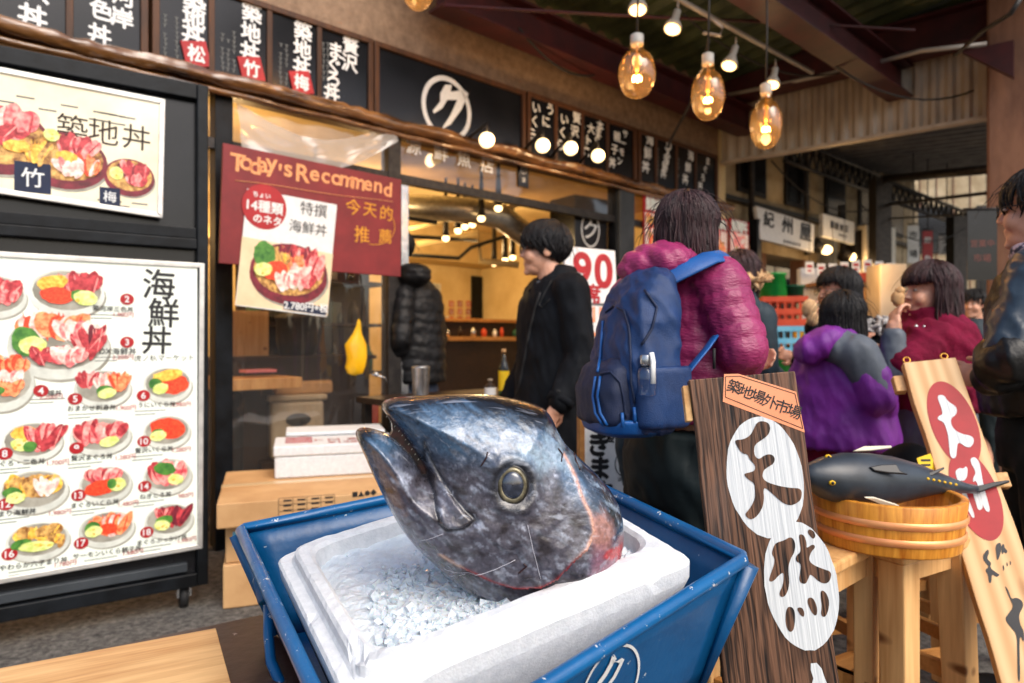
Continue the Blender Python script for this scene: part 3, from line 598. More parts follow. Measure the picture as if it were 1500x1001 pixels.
hand(b, "Today's", 348, 238, 422, 250, .105, 0, .02); hand(b, 'Recommend', 444, 254, 568, 277, .105, 0, .02)
a = TF.hit(344, 264); c = TF.hit(575, 296); b.tube([TF.at(a[0] + (c[0] - a[0]) * i / 8, a[1] + (c[1] - a[1]) * i / 8 + .004 * math.sin(i), .002) for i in range(9)], .002, 4)
hand(b, '今天的', 517, 303, 566, 312, .1, 1, .006); hand(b, '推薦', 530, 343, 564, 346, .1, 1, .006)
x, y = TF.hit(545, 328); b.ring(TF, x, y, .16, .13, .004, .002, 1, 40, 4.6, 7.2)
b.build('chalk_writing', [M['chalk'], M['chalk_yellow']], t)

# ------------------------------------------------------------------ printed bowls of food
FOOD = {}
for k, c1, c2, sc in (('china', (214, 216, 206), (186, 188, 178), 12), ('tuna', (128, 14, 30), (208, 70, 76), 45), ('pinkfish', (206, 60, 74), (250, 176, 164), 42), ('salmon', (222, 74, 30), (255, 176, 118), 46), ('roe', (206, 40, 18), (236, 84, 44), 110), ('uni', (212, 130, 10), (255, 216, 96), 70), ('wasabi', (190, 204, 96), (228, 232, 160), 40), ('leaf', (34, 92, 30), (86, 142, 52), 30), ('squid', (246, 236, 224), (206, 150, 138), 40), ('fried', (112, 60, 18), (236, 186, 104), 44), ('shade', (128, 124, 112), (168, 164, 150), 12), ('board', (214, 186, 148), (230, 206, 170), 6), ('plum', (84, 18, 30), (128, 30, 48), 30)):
    FOOD[k] = mat('food_' + k, rgb(*c1), rgb(*c2), sc=sc, rough=.5, em=.14)  # slight glow in every print, also on posters without a backlight
FK = list(FOOD); FM = [FOOD[k] for k in FK]; FI = {k: i for i, k in enumerate(FK)}
def bowl(mb, fr, u, v, w, h, items, z=.0015, rim='china', lean=0.0):
    a = fr.hit(u, v); rx = abs(fr.hit(u + w / 2, v)[0] - fr.hit(u - w / 2, v)[0]) / 2; ry = abs(fr.hit(u, v + h / 2)[1] - fr.hit(u, v - h / 2)[1]) / 2; rx *= 1.06; ry *= 1.08
    zz = [z]
    def e(cx, cy, sx, sy, k, rot=0, wob=0, n=18): zz[0] += .00012; mb.ellipse(fr, a[0] + cx * rx, a[1] + cy * ry, sx * rx, sy * rx if False else sy * ry, zz[0], FI[k], n, rot, wob)
    e(.04, -.2, 1.0, .95, 'shade', 0, 0, 28); e(0, -.12, 1.0, .95, rim, 0, 0, 28); e(0, 0, .99, .9, rim, 0, 0, 28); e(0, .03, .9, .8, 'fried' if rim == 'plum' else 'shade')
    for k, cx, cy, sx, sy, n in items:
        cx, cy, sx, sy = cx * .86, cy * .78 + .07, sx * .9, sy * .86
        if k in ('tuna', 'pinkfish', 'salmon', 'squid', 'fried', 'plum') and n > 1:
            alt = {'tuna': 'pinkfish', 'pinkfish': 'tuna', 'salmon': 'roe', 'squid': 'pinkfish', 'fried': 'uni', 'plum': 'tuna'}[k]
            n = int(n * 1.7) + 1
            for i in range(n):
                f = (i + .5) / n - .5
                e(cx + f * sx * 1.5, cy + .1 * random.uniform(-1, 1), sx * .27, sy * random.uniform(.7, 1.1), k if random.random() < .6 else random.choice((alt, alt, k, 'squid' if k in ('pinkfish', 'salmon') else alt, 'plum' if k == 'tuna' else alt)), random.uniform(-.3, .3) - f * 1.0, .12)
                e(cx + f * sx * 1.5 + .02, cy + .12 * random.uniform(-1, 1), sx * .04, sy * .8, alt if k != 'squid' else 'china', random.uniform(-.3, .3) - f * 1.0, .12, 8)
        else:
            e(cx, cy, sx, sy, k, random.uniform(-.3, .3), .12, 22)
            for i in range(n): 
                r = .75 * math.sqrt(random.random()); t = random.uniform(0, 6.28)
                e(cx + r * sx * math.cos(t), cy + r * sy * math.sin(t), sx * random.uniform(.12, .26), sy * random.uniform(.12, .26), k if k != 'wasabi' else random.choice(('wasabi', 'wasabi', 'uni')), 0, .2, 9)
# poster on the maroon board
pq = [TF.hit(*p) for p in ((362, 276), (493, 300), (478, 464), (344, 447))]
PT = thing('bowl_poster', 'white poster of a seafood bowl taped on the maroon chalk board', 'poster', frame=Frame(TF.at(*pq[3], .004), TF.x, TF.y))
b = MB(); b.prism(TF, pq, .003, .006); b.build('paper', M['white_print'], PT)
b = MB(); bowl(b, TF, 415, 405, 112, 92, [], .007, 'plum')
b = MB(); b.poly(TF, [TF.hit(*p) for p in ((354, 346), (487, 372), (479, 462), (345, 446))], .0066, FI['board'])
bowl(b, TF, 424, 398, 108, 84, [('leaf', -.75, .5, .3, .5, 2), ('plum', -.1, .72, .3, .3, 2), ('tuna', .45, .6, .4, .4, 3), ('pinkfish', .7, .15, .35, .5, 4), ('salmon', .12, .3, .3, .25, 4), ('fried', -.2, .4, .2, .22, 2), ('squid', .3, -.1, .3, .3, 3), ('roe', -.45, -.1, .35, .35, 14), ('squid', -.05, -.45, .38, .36, 5), ('pinkfish', .45, -.5, .34, .3, 3), ('wasabi', -.8, -.1, .25, .25, 4)], .0072, 'plum')
b.build('bowl_picture', FM, PT)
b = MB(); x, y = TF.hit(387, 303); b.ellipse(TF, x, y, .125, .128, .0074, 1)
for s, u, v, z, mi in (('14種類', 388, 303, .058, 0), ('のネタ', 391, 322, .055, 0), ('ちょい', 383, 286, .034, 0), ('特撰', 459, 307, .085, 2), ('海鮮丼', 451, 334, .078, 2), ('2.780円+税', 448, 449, .045, 0)):
    x, y = TF.hit(u, v); 
    if s[0] == '2':
        b.poly(TF, [TF.hit(*p) for p in ((416, 440), (479, 450), (477, 462), (414, 453))], .0078, 3)
    b.text(TF, s, x, y, z, .0084, mi, .03 if mi == 0 else .0, -.02)
b.build('print', [M['white_print'], M['red_print'], M['black_print'], M['pack_dark']], PT)

# ------------------------------------------------------------------ the wheeled menu stand at the left
MF = Frame((-1.42, 3.08, 0), (.823, .568, 0), (0, 0, 1))
MS = thing('menu_stand', 'tall black wheeled stand with two seafood menu posters', 'menu stand', frame=Frame(MF.at(-.5, 0, -.05), MF.x, MF.y))
zt = 2.36; xl = -1.2
b = MB()
b.box(MF, -.002, .045, .1, zt, -.12, .012); b.box(MF, xl, xl + .05, .1, zt, -.12, .012); b.box(MF, xl + .05, -.002, zt - .07, zt, -.12, .01)
b.box(MF, xl + .05, -.002, .1, .16, -.12, .016); b.build('stand_frame', M['black_paint'], MS, bevel=.005)
b = MB(); b.box(MF, xl + .05, -.002, .16, zt - .07, -.1, -.03); b.build('backing', M['sign_black'], MS)
zl = MF.hit(150, 838)[1]; b = MB(); b.box(MF, xl + .05, -.04, .17, zl - .02, -.03, .004); b.build('lower_panel', M['panel_grey'], MS, bevel=.004)
za, zb = MF.hit(150, 322)[1], MF.hit(150, 366)[1]
b = MB(); b.box(MF, xl + .05, -.004, zb + .03, zb + .075, -.03, .02); b.build('shelf_rail', M['black_paint'], MS, bevel=.004); b = MB(); b.box(MF, xl + .05, -.004, za - .05, za + .0, -.03, .008); b.build('shelf_rail', M['black_paint'], MS, bevel=.004)
for kk in (-.05, -1.1):
    c = MB(); c.lathe(Frame(MF.at(kk, .05, -.05), MF.y, MF.z, MF.x), [(.012, -.016), (.05, -.016), (.05, .016), (.012, .016)], 20); w = c.build('caster', M['rubber'], MS)
    c = MB(); c.box(MF, kk - .03, kk - .02, .05, .1, -.075, -.025); c.box(MF, kk + .02, kk + .03, .05, .1, -.075, -.025); c.box(MF, kk - .03, kk + .03, .1, .106, -.08, -.02); c.build('caster_fork', M['steel'], MS)
def framed(par, px, w, z0, z1, paper, lit):
    q = [MF.hit(*p) for p in px]; cx = sum(a[0] for a in q) / 4; cy = sum(a[1] for a in q) / 4
    f = MB(); n = 4; inn = []
    for i in range(4):
        a = q[i]; p, r = q[i - 1], q[(i + 1) % 4]
        d1_ = Vector((p[0] - a[0], p[1] - a[1])).normalized(); d2_ = Vector((r[0] - a[0], r[1] - a[1])).normalized(); s = (d1_ + d2_) * w; inn.append((a[0] + s.x, a[1] + s.y))
    for i in range(4):
        j = (i + 1) % 4; f.prism(MF, [q[i], q[j], inn[j], inn[i]], z0, z1)
    f.build('poster_frame', M['alu'], par, bevel=.003)
    p = MB(); p.prism(MF, inn, z0, z1 - .008); p.build('poster_paper', paper, par); return z1 - .008
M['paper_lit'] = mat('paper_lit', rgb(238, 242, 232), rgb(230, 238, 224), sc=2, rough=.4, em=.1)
M['paper_gold'] = mat('paper_gold', rgb(222, 206, 168), rgb(238, 230, 206), sc=2.5, rough=.35, em=.16)  # paper of the upper poster glows slightly though nothing lights it from behind
zu = framed(MS, ((-150, 72), (241, 148), (237, 321), (-150, 263)), .022, .0, .03, M['paper_gold'], False)
zz = framed(MS, ((-150, 360), (299, 386), (296, 802), (-150, 880)), .022, -.02, .016, M['paper_lit'], True)
UF = Frame(MF.at(0, 0, zu), MF.x, MF.y); LF = Frame(MF.at(0, 0, zz), MF.x, MF.y)
b = MB(); bowl(b, UF, 95, 232, 122, 78, [('pinkfish', .35, .45, .55, .5, 6), ('fried', -.7, .05, .35, .5, 4), ('uni', .1, -.05, .35, .25, 8), ('squid', .1, -.5, .4, .3, 5), ('salmon', .65, -.3, .3, .4, 4), ('wasabi', -.35, .85, .2, .25, 5)], .001, 'plum')
bowl(b, UF, -2, 200, 150, 96, [('pinkfish', .1, .5, .8, .5, 8), ('tuna', -.1, 0, .5, .4, 4), ('uni', .4, -.35, .3, .2, 8), ('leaf', -.4, -.2, .3, .3, 3)], .001, 'plum')
bowl(b, UF, 190, 258, 70, 52, [('tuna', .2, .3, .7, .55, 6), ('wasabi', -.6, .0, .3, .4, 5), ('pinkfish', .3, -.4, .5, .4, 4)], .001, 'plum'); b.build('bowl_picture', FM, MS)
b = MB()
for ch, u, v in (('築', 106, 187), ('地', 152, 193), ('丼', 200, 201)): x, y = UF.hit(u, v); b.text(UF, ch, x, y, .115, .002, 0, 0, -.02)
for s, u, v, z in (('竹', 48, 260, .08), ('梅', 161, 288, .05)): x, y = UF.hit(u, v); b.box(UF, x - z * .75, x + z * .75, y - z * .75, y + z * .75, .0, .0016, 1); b.text(UF, s, x, y, z, .002, 2, .01)
for i in range(26):
    u = random.uniform(5, 205); v = random.choice((278, 284, 290)) + u * .1 if i < 14 else random.choice((135, 147)) + u * .2
    x, y = UF.hit(u, v); b.box(UF, x - .03, x + .03, y - .003, y + .003, .0005, .001, 3)
b.build('print', [M['dark_wood'], M['pack_dark'], M['white_print'], M['grey_print']], MS)
BW = [(99, 427, 106, 66, [('tuna', .3, .3, .75, .6, 7), ('uni', -.45, .35, .45, .35, 10), ('roe', -.3, -.3, .5, .4, 3), ('leaf', .4, -.3, .3, .3, 2), ('wasabi', .55, -.4, .36, .36, 6)]),
 (-8, 432, 92, 60, [('tuna', .2, .2, .8, .6, 6), ('pinkfish', .3, -.2, .6, .4, 4)]),
 (88, 503, 142, 92, [('salmon', -.2, .55, .8, .5, 7), ('squid', .35, .35, .5, .4, 4), ('tuna', .65, -.05, .35, .55, 6), ('leaf', -.75, .0, .3, .5, 3), ('wasabi', -.6, -.15, .3, .3, 5), ('tuna', -.25, -.55, .45, .3, 3), ('squid', .2, -.55, .4, .3, 9)]),
 (2, 558, 94, 78, [('salmon', .3, .6, .7, .35, 5), ('squid', .2, .1, .6, .3, 4), ('salmon', .1, -.35, .7, .3, 5), ('leaf', -.2, -.5, .3, .2, 2)]),
 (151, 567, 80, 52, [('tuna', -.6, .4, .45, .5, 5), ('squid', 0, .3, .4, .45, 4), ('salmon', .65, .2, .4, .6, 6), ('leaf', .1, -.35, .35, .35, 2), ('wasabi', .15, -.5, .36, .3, 5)]),
 (246, 562, 68, 50, [('roe', .3, -.15, .65, .6, 12), ('uni', .0, .5, .7, .35, 10), ('leaf', -.6, -.05, .3, .35, 2), ('wasabi', -.35, -.4, .36, .34, 5)]),
 (48, 645, 86, 55, [('uni', -.3, .4, .5, .4, 10), ('tuna', .45, .1, .7, .75, 8), ('wasabi', -.45, -.3, .36, .36, 5), ('leaf', -.1, -.45, .25, .3, 2)]),
 (148, 637, 86, 52, [('tuna', -.4, .1, .6, .7, 7), ('pinkfish', .3, .15, .7, .55, 7), ('wasabi', .3, -.55, .36, .3, 5)]),
 (245, 631, 66, 46, [('roe', .05, .1, .85, .7, 26), ('leaf', -.45, -.2, .3, .3, 2), ('wasabi', -.45, -.4, .38, .36, 5)]),
 (50, 718, 98, 60, [('fried', 0, .2, .95, .6, 9), ('squid', .4, .1, .4, .5, 4), ('leaf', -.7, -.1, .3, .3, 2), ('wasabi', -.6, -.4, .3, .3, 5)]),
 (155, 708, 74, 52, [('pinkfish', -.1, .4, .8, .5, 8), ('roe', -.2, -.3, .7, .45, 18), ('wasabi', .5, -.2, .36, .4, 5), ('leaf', .25, -.1, .2, .3, 2)]),
 (246, 696, 68, 50, [('pinkfish', .0, .1, .9, .75, 7), ('leaf', -.15, .4, .5, .4, 6), ('wasabi', .35, -.4, .36, .34, 5)]),
 (56, 791, 90, 54, [('fried', 0, .4, .9, .4, 6), ('fried', .5, -.2, .5, .4, 4), ('leaf', -.6, -.2, .35, .3, 3), ('wasabi', -.05, -.45, .6, .3, 8)]),
 (157, 773, 78, 50, [('salmon', .15, .1, .8, .75, 9), ('roe', .05, -.15, .35, .35, 8), ('leaf', -.6, .1, .3, .35, 2), ('wasabi', -.55, -.2, .34, .36, 5)]),
 (248, 761, 68, 48, [('plum', .3, .15, .7, .7, 7), ('tuna', -.3, .4, .4, .4, 3), ('leaf', -.25, -.1, .4, .35, 3), ('wasabi', -.35, -.4, .36, .34, 5)])]
for u, v, w, h, it in BW:
    b = MB(); bowl(b, LF, u, v, w, h, it, .0008); b.build('bowl_picture', FM, MS)
b = MB()
for ch, u, v, z in (('海', 233, 416, .14), ('鮮', 240, 458, .135), ('丼', 230, 498, .13)): x, y = LF.hit(u, v); b.text(LF, ch, x, y, z, .002, 0, .014, -.03, .95)
x, y = LF.hit(241, 524); b.text(LF, '虎ノ杁マーケット', x, y, .03, .002, 0, .0)
for n, u, v in (('2', 186, 438), ('3', 186, 501), ('4', 60, 572), ('5', 110, 584), ('6', 210, 579), ('8', 7, 664), ('9', 112, 656), ('10', 211, 646), ('12', 9, 738), ('13', 115, 725), ('14', 212, 712), ('16', 14, 811), ('17', 119, 795), ('18', 215, 779)):
    x, y = LF.hit(u, v); b.ellipse(LF, x, y, .026, .024, .0042, 1); b.text(LF, n, x, y, .03, .0046, 2, .02)
for s, u, v, p, pu in (('築河岸三色丼', 166, 452, '1,900', 181), ('DX海鮮丼', 173, 514, '2,200', 180), ('福丼', 80, 575, '2,200', 75), ('おまかせ刺身丼', 135, 597, '1,900', 185), ('うにいくら丼', 230, 592, '1,980', 266), ('まぐろ・二色丼', 28, 677, '1,700', 85), ('贅沢まぐろ丼', 135, 669, '1,280', 184), ('贅沢いくら丼', 226, 658, '1,280', 266), ('まり海鮮丼', 26, 750, '1,980', 88), ('まぐろいくら丼', 140, 737, '1,480', 188), ('ねぎとろ丼', 228, 725, '980', 272), ('やわらか穴子まり丼', 50, 825, '1,780', 96), ('サーモンいくら親子丼', 158, 808, '1,680', 195), ('まぐろぶっかけ丼', 238, 790, '1,980', 274)):
    x, y = LF.hit(u, v); b.text(LF, s, x, y, .025, .0044, 0, .012, -.02)
    x, y = LF.hit(pu, v + 9 if u > 150 and v < 530 else v + (6 if v < 580 else 0)); b.text(LF, p + '円', x, y, .02, .0044, 1, .004)
    for i in range(2):
        x, y = LF.hit(u - 6, v + 9 + i * 5); b.box(LF, x - .07, x + .05 - .04 * i, y - .0016, y + .0016, .001, .0016, 3)
b.build('print', [M['black_print'], M['red_print'], M['white_print'], M['grey_print']], MS)
# ------------------------------------------------------------------ canopy over the street, far panel, beams
def sp(u, v, out): a = SF.hit(u, v, out); return SF.at(a[0], a[1], out)
CN = thing('street_canopy', 'dark green corrugated canopy on red steel beams over the shop front', 'canopy', SF.at(4.5, 3.9, 1.5))
KA, KB = kx(560, 0), KR + .6
b = MB(); vs = []; nk = int((KB - KA) / .055)
for i in range(nk + 1):
    k = KA + (KB - KA) * i / nk; dz = (.0, .045, .045, 0.0)[i % 4]
    vs += [SF.at(k, 3.99 + dz, .0), SF.at(k, 4.36 + dz, 3.6)]
b.add(vs, [(2 * i, 2 * i + 2, 2 * i + 3, 2 * i + 1) for i in range(nk)], None, False)
o = b.build('corrugated_sheet', M['canopy_green'], CN); md = o.modifiers.new('thick', 'SOLIDIFY'); md.thickness = .01
def ibeam(mb, p0, p1, h, w, t=.018):
    p0, p1 = Vector(p0), Vector(p1); f = Frame(p0, (p1 - p0), (0, 0, 1)); L = (p1 - p0).length
    mb.box(f, 0, L, 0, t, -w / 2, w / 2); mb.box(f, 0, L, t, h - t, -t / 2, t / 2); mb.box(f, 0, L, h - t, h, -w / 2, w / 2)
z1 = SF.hit(900, 117, .3)[1]; b = MB(); ibeam(b, SF.at(kx(640, .3), z1, .3), SF.at(KR + .2, z1 - .02, .3), .27, .2); b.build('beam', M['red_steel'], CN)
z2_ = SF.hit(1190, 106, 1.5)[1]; b = MB(); ibeam(b, SF.at(2.6, z2_ + .02, 1.75), SF.at(KB - .3, z2_ + .02, 1.75), .3, .22); b.build('beam', M['red_steel'], CN)
PA, PB = P(1058, 225, 7.6), P(1452, 178, 6.05); PA.z = PB.z = 3.2
dv = (PB - PA).normalized(); b = MB(); ibeam(b, PA + Vector((0, 0, .56)) - dv * .3 + Vector((0, -.25, 0)), PB + Vector((0, 0, .62)) + dv * .6 + Vector((0, -.25, 0)), .33, .24); b.build('beam', M['red_steel'], CN)
b = MB(); q = P(1420, 75, 5.7); b.prism(Frame(q, dv, (0, 0, 1)), [(-.05, .0), (.3, .0), (.3, -.3)], -.04, .04); b.build('bracket', M['red_steel'], CN); b = MB(); q2 = P(1225, 110, 6.7); b.prism(Frame(q2, dv, (0, 0, 1)), [(-.2, .05), (.35, .05), (.35, -.1)], -.04, .04); b.build('bracket', M['red_steel'], CN)
b = MB(); b.tube([sp(650, 8, .6), sp(940, 24, 1.2), P(1180, 34, 5.4), P(1340, 44, 5.4)], .012, 6); b.build('tie_rod', M['red_steel'], CN)
b = MB(); b.tube([P(1060, 140, 7.2), P(1150, 122, 6.9), P(1260, 98, 6.3), P(1350, 74, 5.8), P(1445, 64, 5.6)], .02, 8); tag(b.build('pipe', M['conduit']), 'pale pipe running along the far red beam', 'pipe')
PFr = Frame(PA, dv, (0, 0, 1)); L = (PB - PA).length; b = MB(); vs = []; n = 76
for i in range(n + 1):
    x = L * i / n; z = (.0, .0, .03, .03)[i % 4]; vs += [PFr.at(x, 0, z), PFr.at(x, .95, z)]
b.add(vs, [(2 * i, 2 * i + 2, 2 * i + 3, 2 * i + 1) for i in range(n)], None, False)
b.box(PFr, 0, L, -.03, .0, -.05, .05)
tag(b.build('corrugated_panel', M['corr_panel']), 'tan corrugated metal panel hanging over the alley entrance', 'panel')
b = MB(); f = Frame(P(1497, 600, 5.75), dv, (0, 0, 1)); b.box(Frame((f.o.x, f.o.y, 0), dv, (0, 0, 1)), -.23, .5, 0, 4.1, -.3, .2); tag(b.build('pillar', M['pillar'], bevel=.02), 'thick reddish brown concrete pillar at the right of the alley', 'pillar')

# ------------------------------------------------------------------ bulbs, spots, conduit
def point(loc, w, col=(1, .62, .3), r=.05):
    l = bpy.data.lights.new('lamp_light', 'POINT'); l.energy = w; l.color = col; l.shadow_soft_size = r
    o = bpy.data.objects.new('lamp_light', l); COL.objects.link(o); o.location = loc; return o
def big_bulb(u, vt, vb, rpx, d, label, ztop=4.15):
    top, bot = P(u, vt, d), P(u, vb, d); h = top.z - bot.z; r = rpx * d / 1000; f = Frame(bot, (1, 0, 0), (0, 1, 0))
    t = thing('pendant_bulb', label, 'lamp', tuple(bot), 'large clear hanging bulbs')
    b = MB(); prof = [(r * max(math.sin(a), .01) ** .85, h * .375 * (1 - math.cos(a))) for a in np.linspace(0.02, 2.75, 15)] + [(r * .36, h * .76), (r * .31, h * .84)]
    b.lathe(f, prof, 32, cap=False); b.build('glass', M['bulb_glass'], t)
    b = MB(); b.lathe(f, [(r * .34, h * .82), (r * .36, h * .86), (r * .36, h * .98), (r * .25, h)], 20); b.build('socket', M['socket_white'], t)
    b = MB(); c = f.at(0, 0, h * .3); b.ell(c, (r * .16, r * .16, r * .1), nu=10, nv=8); 
    for a in range(5): b.ell(f.at(r * .2 * math.cos(a * 1.26), r * .2 * math.sin(a * 1.26), h * .3), (r * .06, r * .06, r * .14), nu=6, nv=6)
    b.build('filament', M['filament'], t)
    b = MB(); b.tube([f.at(0, 0, h * .3), f.at(0, 0, h * .84)], .004, 6); b.lathe(f, [(.01, h * .42), (r * .16, h * .5), (r * .12, h * .62), (.01, h * .7)], 10); b.build('stem', M['brass'], t)
    b = MB(); b.tube([f.at(0, 0, h), f.at(.01, .01, h + .3), f.at(0, 0, ztop - bot.z)], .006, 6); b.build('cord', M['cable'], t)
    point(c, 4)
big_bulb(933, 50, 143, 27, 3.4, 'largest clear hanging bulb, left of the track spotlights')
big_bulb(1037, 78, 176, 24, 3.7, 'middle clear hanging bulb above the woman with the backpack')
big_bulb(1122, 122, 218, 22.5, 4.0, 'lowest clear hanging bulb in front of the corrugated panel')
big_bulb(612, -66, 14, 23, 3.6, 'clear hanging bulb cut by the top edge of the photo')
tr = thing('light_track', 'white conduit carrying small spotlights under the canopy beam', 'conduit', sp(1100, 60, 1.5))
b = MB(); b.tube([sp(900, -60, 1.5), sp(1000, 2, 1.5), sp(1190, 106, 1.5)], .018, 8); b.build('rail', M['conduit'], tr)
for u, v, uu, vv, lb in ((985, 42, 993, 14, 'spotlight just right of the largest clear bulb'), (1068, 96, 1078, 66, 'spotlight above the middle clear bulb'), (1131, 124, 1136, 98, 'spotlight at the right end of the white conduit'), (934, 14, 935, -22, 'spotlight hidden above the largest clear bulb')):
    d = sp(uu, vv, 1.5).y; a, c = P(uu, vv, d), P(u, v, d - .05); t = thing('track_spotlight', 'small white ' + lb, 'spotlight', tuple(c), 'spotlights on the white conduit')
    ax = (a - c).normalized(); f = Frame(c, ax.orthogonal(), ax.cross(ax.orthogonal())); f = Frame(c, f.x, ax.cross(f.x)); L = (a - c).length
    b = MB(); b.lathe(f, [(.058, 0), (.056, .02), (.028, L * .45), (.024, L * .55), (.024, L * .92), (.012, L)], 20); b.build('lamp_body', M['socket_white'], t)
    b = MB(); b.lathe(f, [(.05, -.004), (.03, -.012), (.005, -.014)], 20); b.build('lens', M['lamp_warm'], t)
    b = MB(); b.tube([a, a + Vector((0, 0, .06))], .006, 6); b.build('stem', M['conduit'], t); point(c - ax * .1, 1.2)
for u, v, lb in ((713, 205, 'under the ringed character sign'), (795, 213, 'second from the left on the awning edge'), (836, 217, 'third from the left on the awning edge'), (876, 228, 'rightmost on the awning edge')):
    c = sp(u, v, .3); t = thing('globe_bulb', 'round glowing white globe bulb ' + lb, 'lamp', tuple(c), 'globe bulbs along the awning')
    b = MB(); b.ell(c, (.056, .056, .056), nu=20, nv=14); b.build('globe', M['globe'], t)
    b = MB(); b.tube([c + Vector((0, 0, .05)), c + Vector((0, 0, .12)), SF.at(SF.loc(c)[0], AW - .02, .02)], .012, 8); b.build('stem', M['dark_metal'], t); point(c + SF.z * .1, 2.5)
b = MB(); b.tube([P(1038, 60, 4.6), P(1030, 95, 5.0), P(1012, 150, 5.5), P(985, 200, 6.2), P(978, 215, 6.6)], .012, 6); tag(b.build('cable', M['cable']), 'grey cable drooping from the conduit to the fascia', 'cable')
b = MB(); b.tube([P(1040, 25, 4.6), P(1058, 40, 4.6), P(1055, 52, 4.6), P(1030, 48, 4.6)], .012, 6); tag(b.build('conduit_hook', M['conduit']), 'pale bent conduit hook beside the middle bulb cord', 'hook')
b = MB(); b.tube([P(1500, -10, 4), P(1480, 20, 4), P(1440, 45, 4.4), P(1400, 80, 5)], .014, 6); tag(b.build('cable', M['cable']), 'dark cable crossing the top right corner', 'cable')
# warm interior lamps
for u, v, d in ((653, 349, 6.6), (671, 338, 6.6), (681, 332, 6.8), (692, 329, 6.9), (724, 386, 7.4), (740, 381, 7.4), (751, 377, 7.4), (705, 320, 6.2), (730, 305, 6.0), (462, 395, 5.5), (285, 290, 6), (268, 250, 5.4)):
    c = P(u, v, d); t = thing('ceiling_spot', 'small warm ceiling spot glowing inside the restaurant', 'lamp', tuple(c), 'warm ceiling spots inside the restaurant')
    b = MB(); b.ell(c, (.035, .035, .03), nu=10, nv=8); b.build('lens', M['lamp_small'], t)
    b = MB(); b.tube([c + Vector((0, 0, .02)), c + Vector((0, 0, .1)), Vector((c.x, c.y, 2.78))], [.035, .03, .012], 8); b.build('housing', M['dark_metal'], t)
for k, n, w in ((.3, -.8, 18), (2.0, -1.6, 25), (3.6, -1.8, 22), (1.2, -3.2, 27), (3.0, -3.2, 27), (-1.4, -1.6, 18), (-.9, -2.8, 12)): point(SF.at(k, 2.25, n), w, (1, .68, .32), .12)  # free points carry the spots' room light; bay ones added to brighten it

# ------------------------------------------------------------------ signs and posters around the doorway
bx = thing('sign_box', 'black box sign with a pale ringed character at the doorway post', 'sign', P(868, 330, 6.2))
f = Frame(P(842, 366, 6.1), (.8, .6, 0), (0, 0, 1)); b = MB(); b.box(f, 0, .41, -.25, .5, -.35, 0); b.build('box', M['sign_black'], bx, bevel=.006)
b = MB(); b.ring(f, .19, .2, .115, .16, .014, .002, 0); b.text(f, 'ク', .19, .2, .2, .002, 0, .01, -.1); b.text(f, '源', .2, -.02, .1, .002, 0); b.build('emblem', M['white_print'], bx)
b = MB(); f = Frame(P(906, 372, 6.3), SX, SY); b.box(f, 0, .22, -1.9, .62, -.05, .02); tag(b.build('door_panel', M['panel_grey'], bevel=.01), 'plain dark grey panel right of the black box sign', 'panel')
for u0, u1, v0, v1, lb in ((943, 977, 283, 372, 'red and orange seafood poster left of the woman with the backpack'), (1042, 1066, 316, 382, 'narrow red seafood poster right of the backpack woman\'s hair'), (1069, 1097, 319, 384, 'red seafood poster at the right end of the shop front')):
    a = SF.hit(u0, (v0 + v1) / 2, .06); c = SF.hit(u1, (v0 + v1) / 2, .06); zt, zb_ = SF.hit(u0, v0, .06)[1], SF.hit(u0, v1, .06)[1]; w, h = c[0] - a[0], zt - zb_
    t = thing('food_poster', lb, 'poster', SF.at(a[0], zb_, .06), 'red seafood posters')
    b = MB(); b.box(SF, a[0], c[0], zb_, zt, .045, .06); b.build('paper', M['red_print'], t)
    b = MB(); b.box(SF, a[0] + .02, c[0] - .02, zb_ + .02, zb_ + h * .7, .0605, .061, FI['squid'])
    for i in range(26): b.ellipse(SF, a[0] + random.uniform(.08, w - .08), zb_ + random.uniform(.08, h * .64), random.uniform(.03, .08), random.uniform(.02, .05), .0612 + i * .0001, FI[random.choice(('salmon', 'roe', 'squid', 'fried', 'pinkfish'))], 12, random.uniform(0, 3), .2)
    for i in range(3): b.text(SF, random.choice('海鮮丼'), a[0] + w * (.25 + .25 * i), zb_ + h * .85, .16 * min(1, w / .45), .062, FI['china'], .04)
    b.build('picture', FM, t)
b = MB(); f = Frame(P(826, 560, 3.75), P(906, 560, 3.95) - P(826, 560, 3.75), (.02, .08, 1)); q = [f.hit(*p) for p in ((827, 360), (901, 367), (913, 640), (832, 660))]
t = thing('price_board', 'white standing board with big red 90 behind the man in black', 'sign', frame=Frame(f.at(q[3][0], q[3][1]), f.x, f.y))
b.prism(f, q, -.02, 0); b.build('board_panel', M['white_print'], t, bevel=.002)
b = MB()
x, y = f.hit(853, 395); b.text(f, '9', x, y, .215, .002, 0, .03); x, y = f.hit(884, 397); b.text(f, '0', x, y, .215, .002, 0, .03); x, y = f.hit(868, 430); b.text(f, '席', x, y, .12, .002, 0, .03)
x, y = f.hit(868, 445); b.box(f, x - .1, x + .1, y - .008, y + .008, .0, .002, 1); x, y = f.hit(878, 461); b.text(f, '1F', x, y, .1, .002, 2, .02)
for i in range(7): x, y = f.hit(880, 490 + i * 12); b.box(f, x - .1, x + .1, y - .012, y + .012, 0, .0015, random.choice((2, 3, 1)))
b.build('print', [M['red_print'], M['grey_print'], M['orange_label'], M['black_print']], t)
b = MB()
for x0 in (q[3][0] + .02, q[2][0] - .06): b.tube([f.at(x0, q[3][1], -.01), Vector((f.at(x0, 0).x, f.at(x0, 0).y + .1, 0.0))], .015, 8)
b.build('leg', M['dark_metal'], t)
f = Frame(P(850, 740, 2.55), P(935, 740, 2.62) - P(850, 740, 2.55), (0, .06, 1)); q = [f.hit(*p) for p in ((855, 560), (931, 560), (931, 737), (856, 742))]
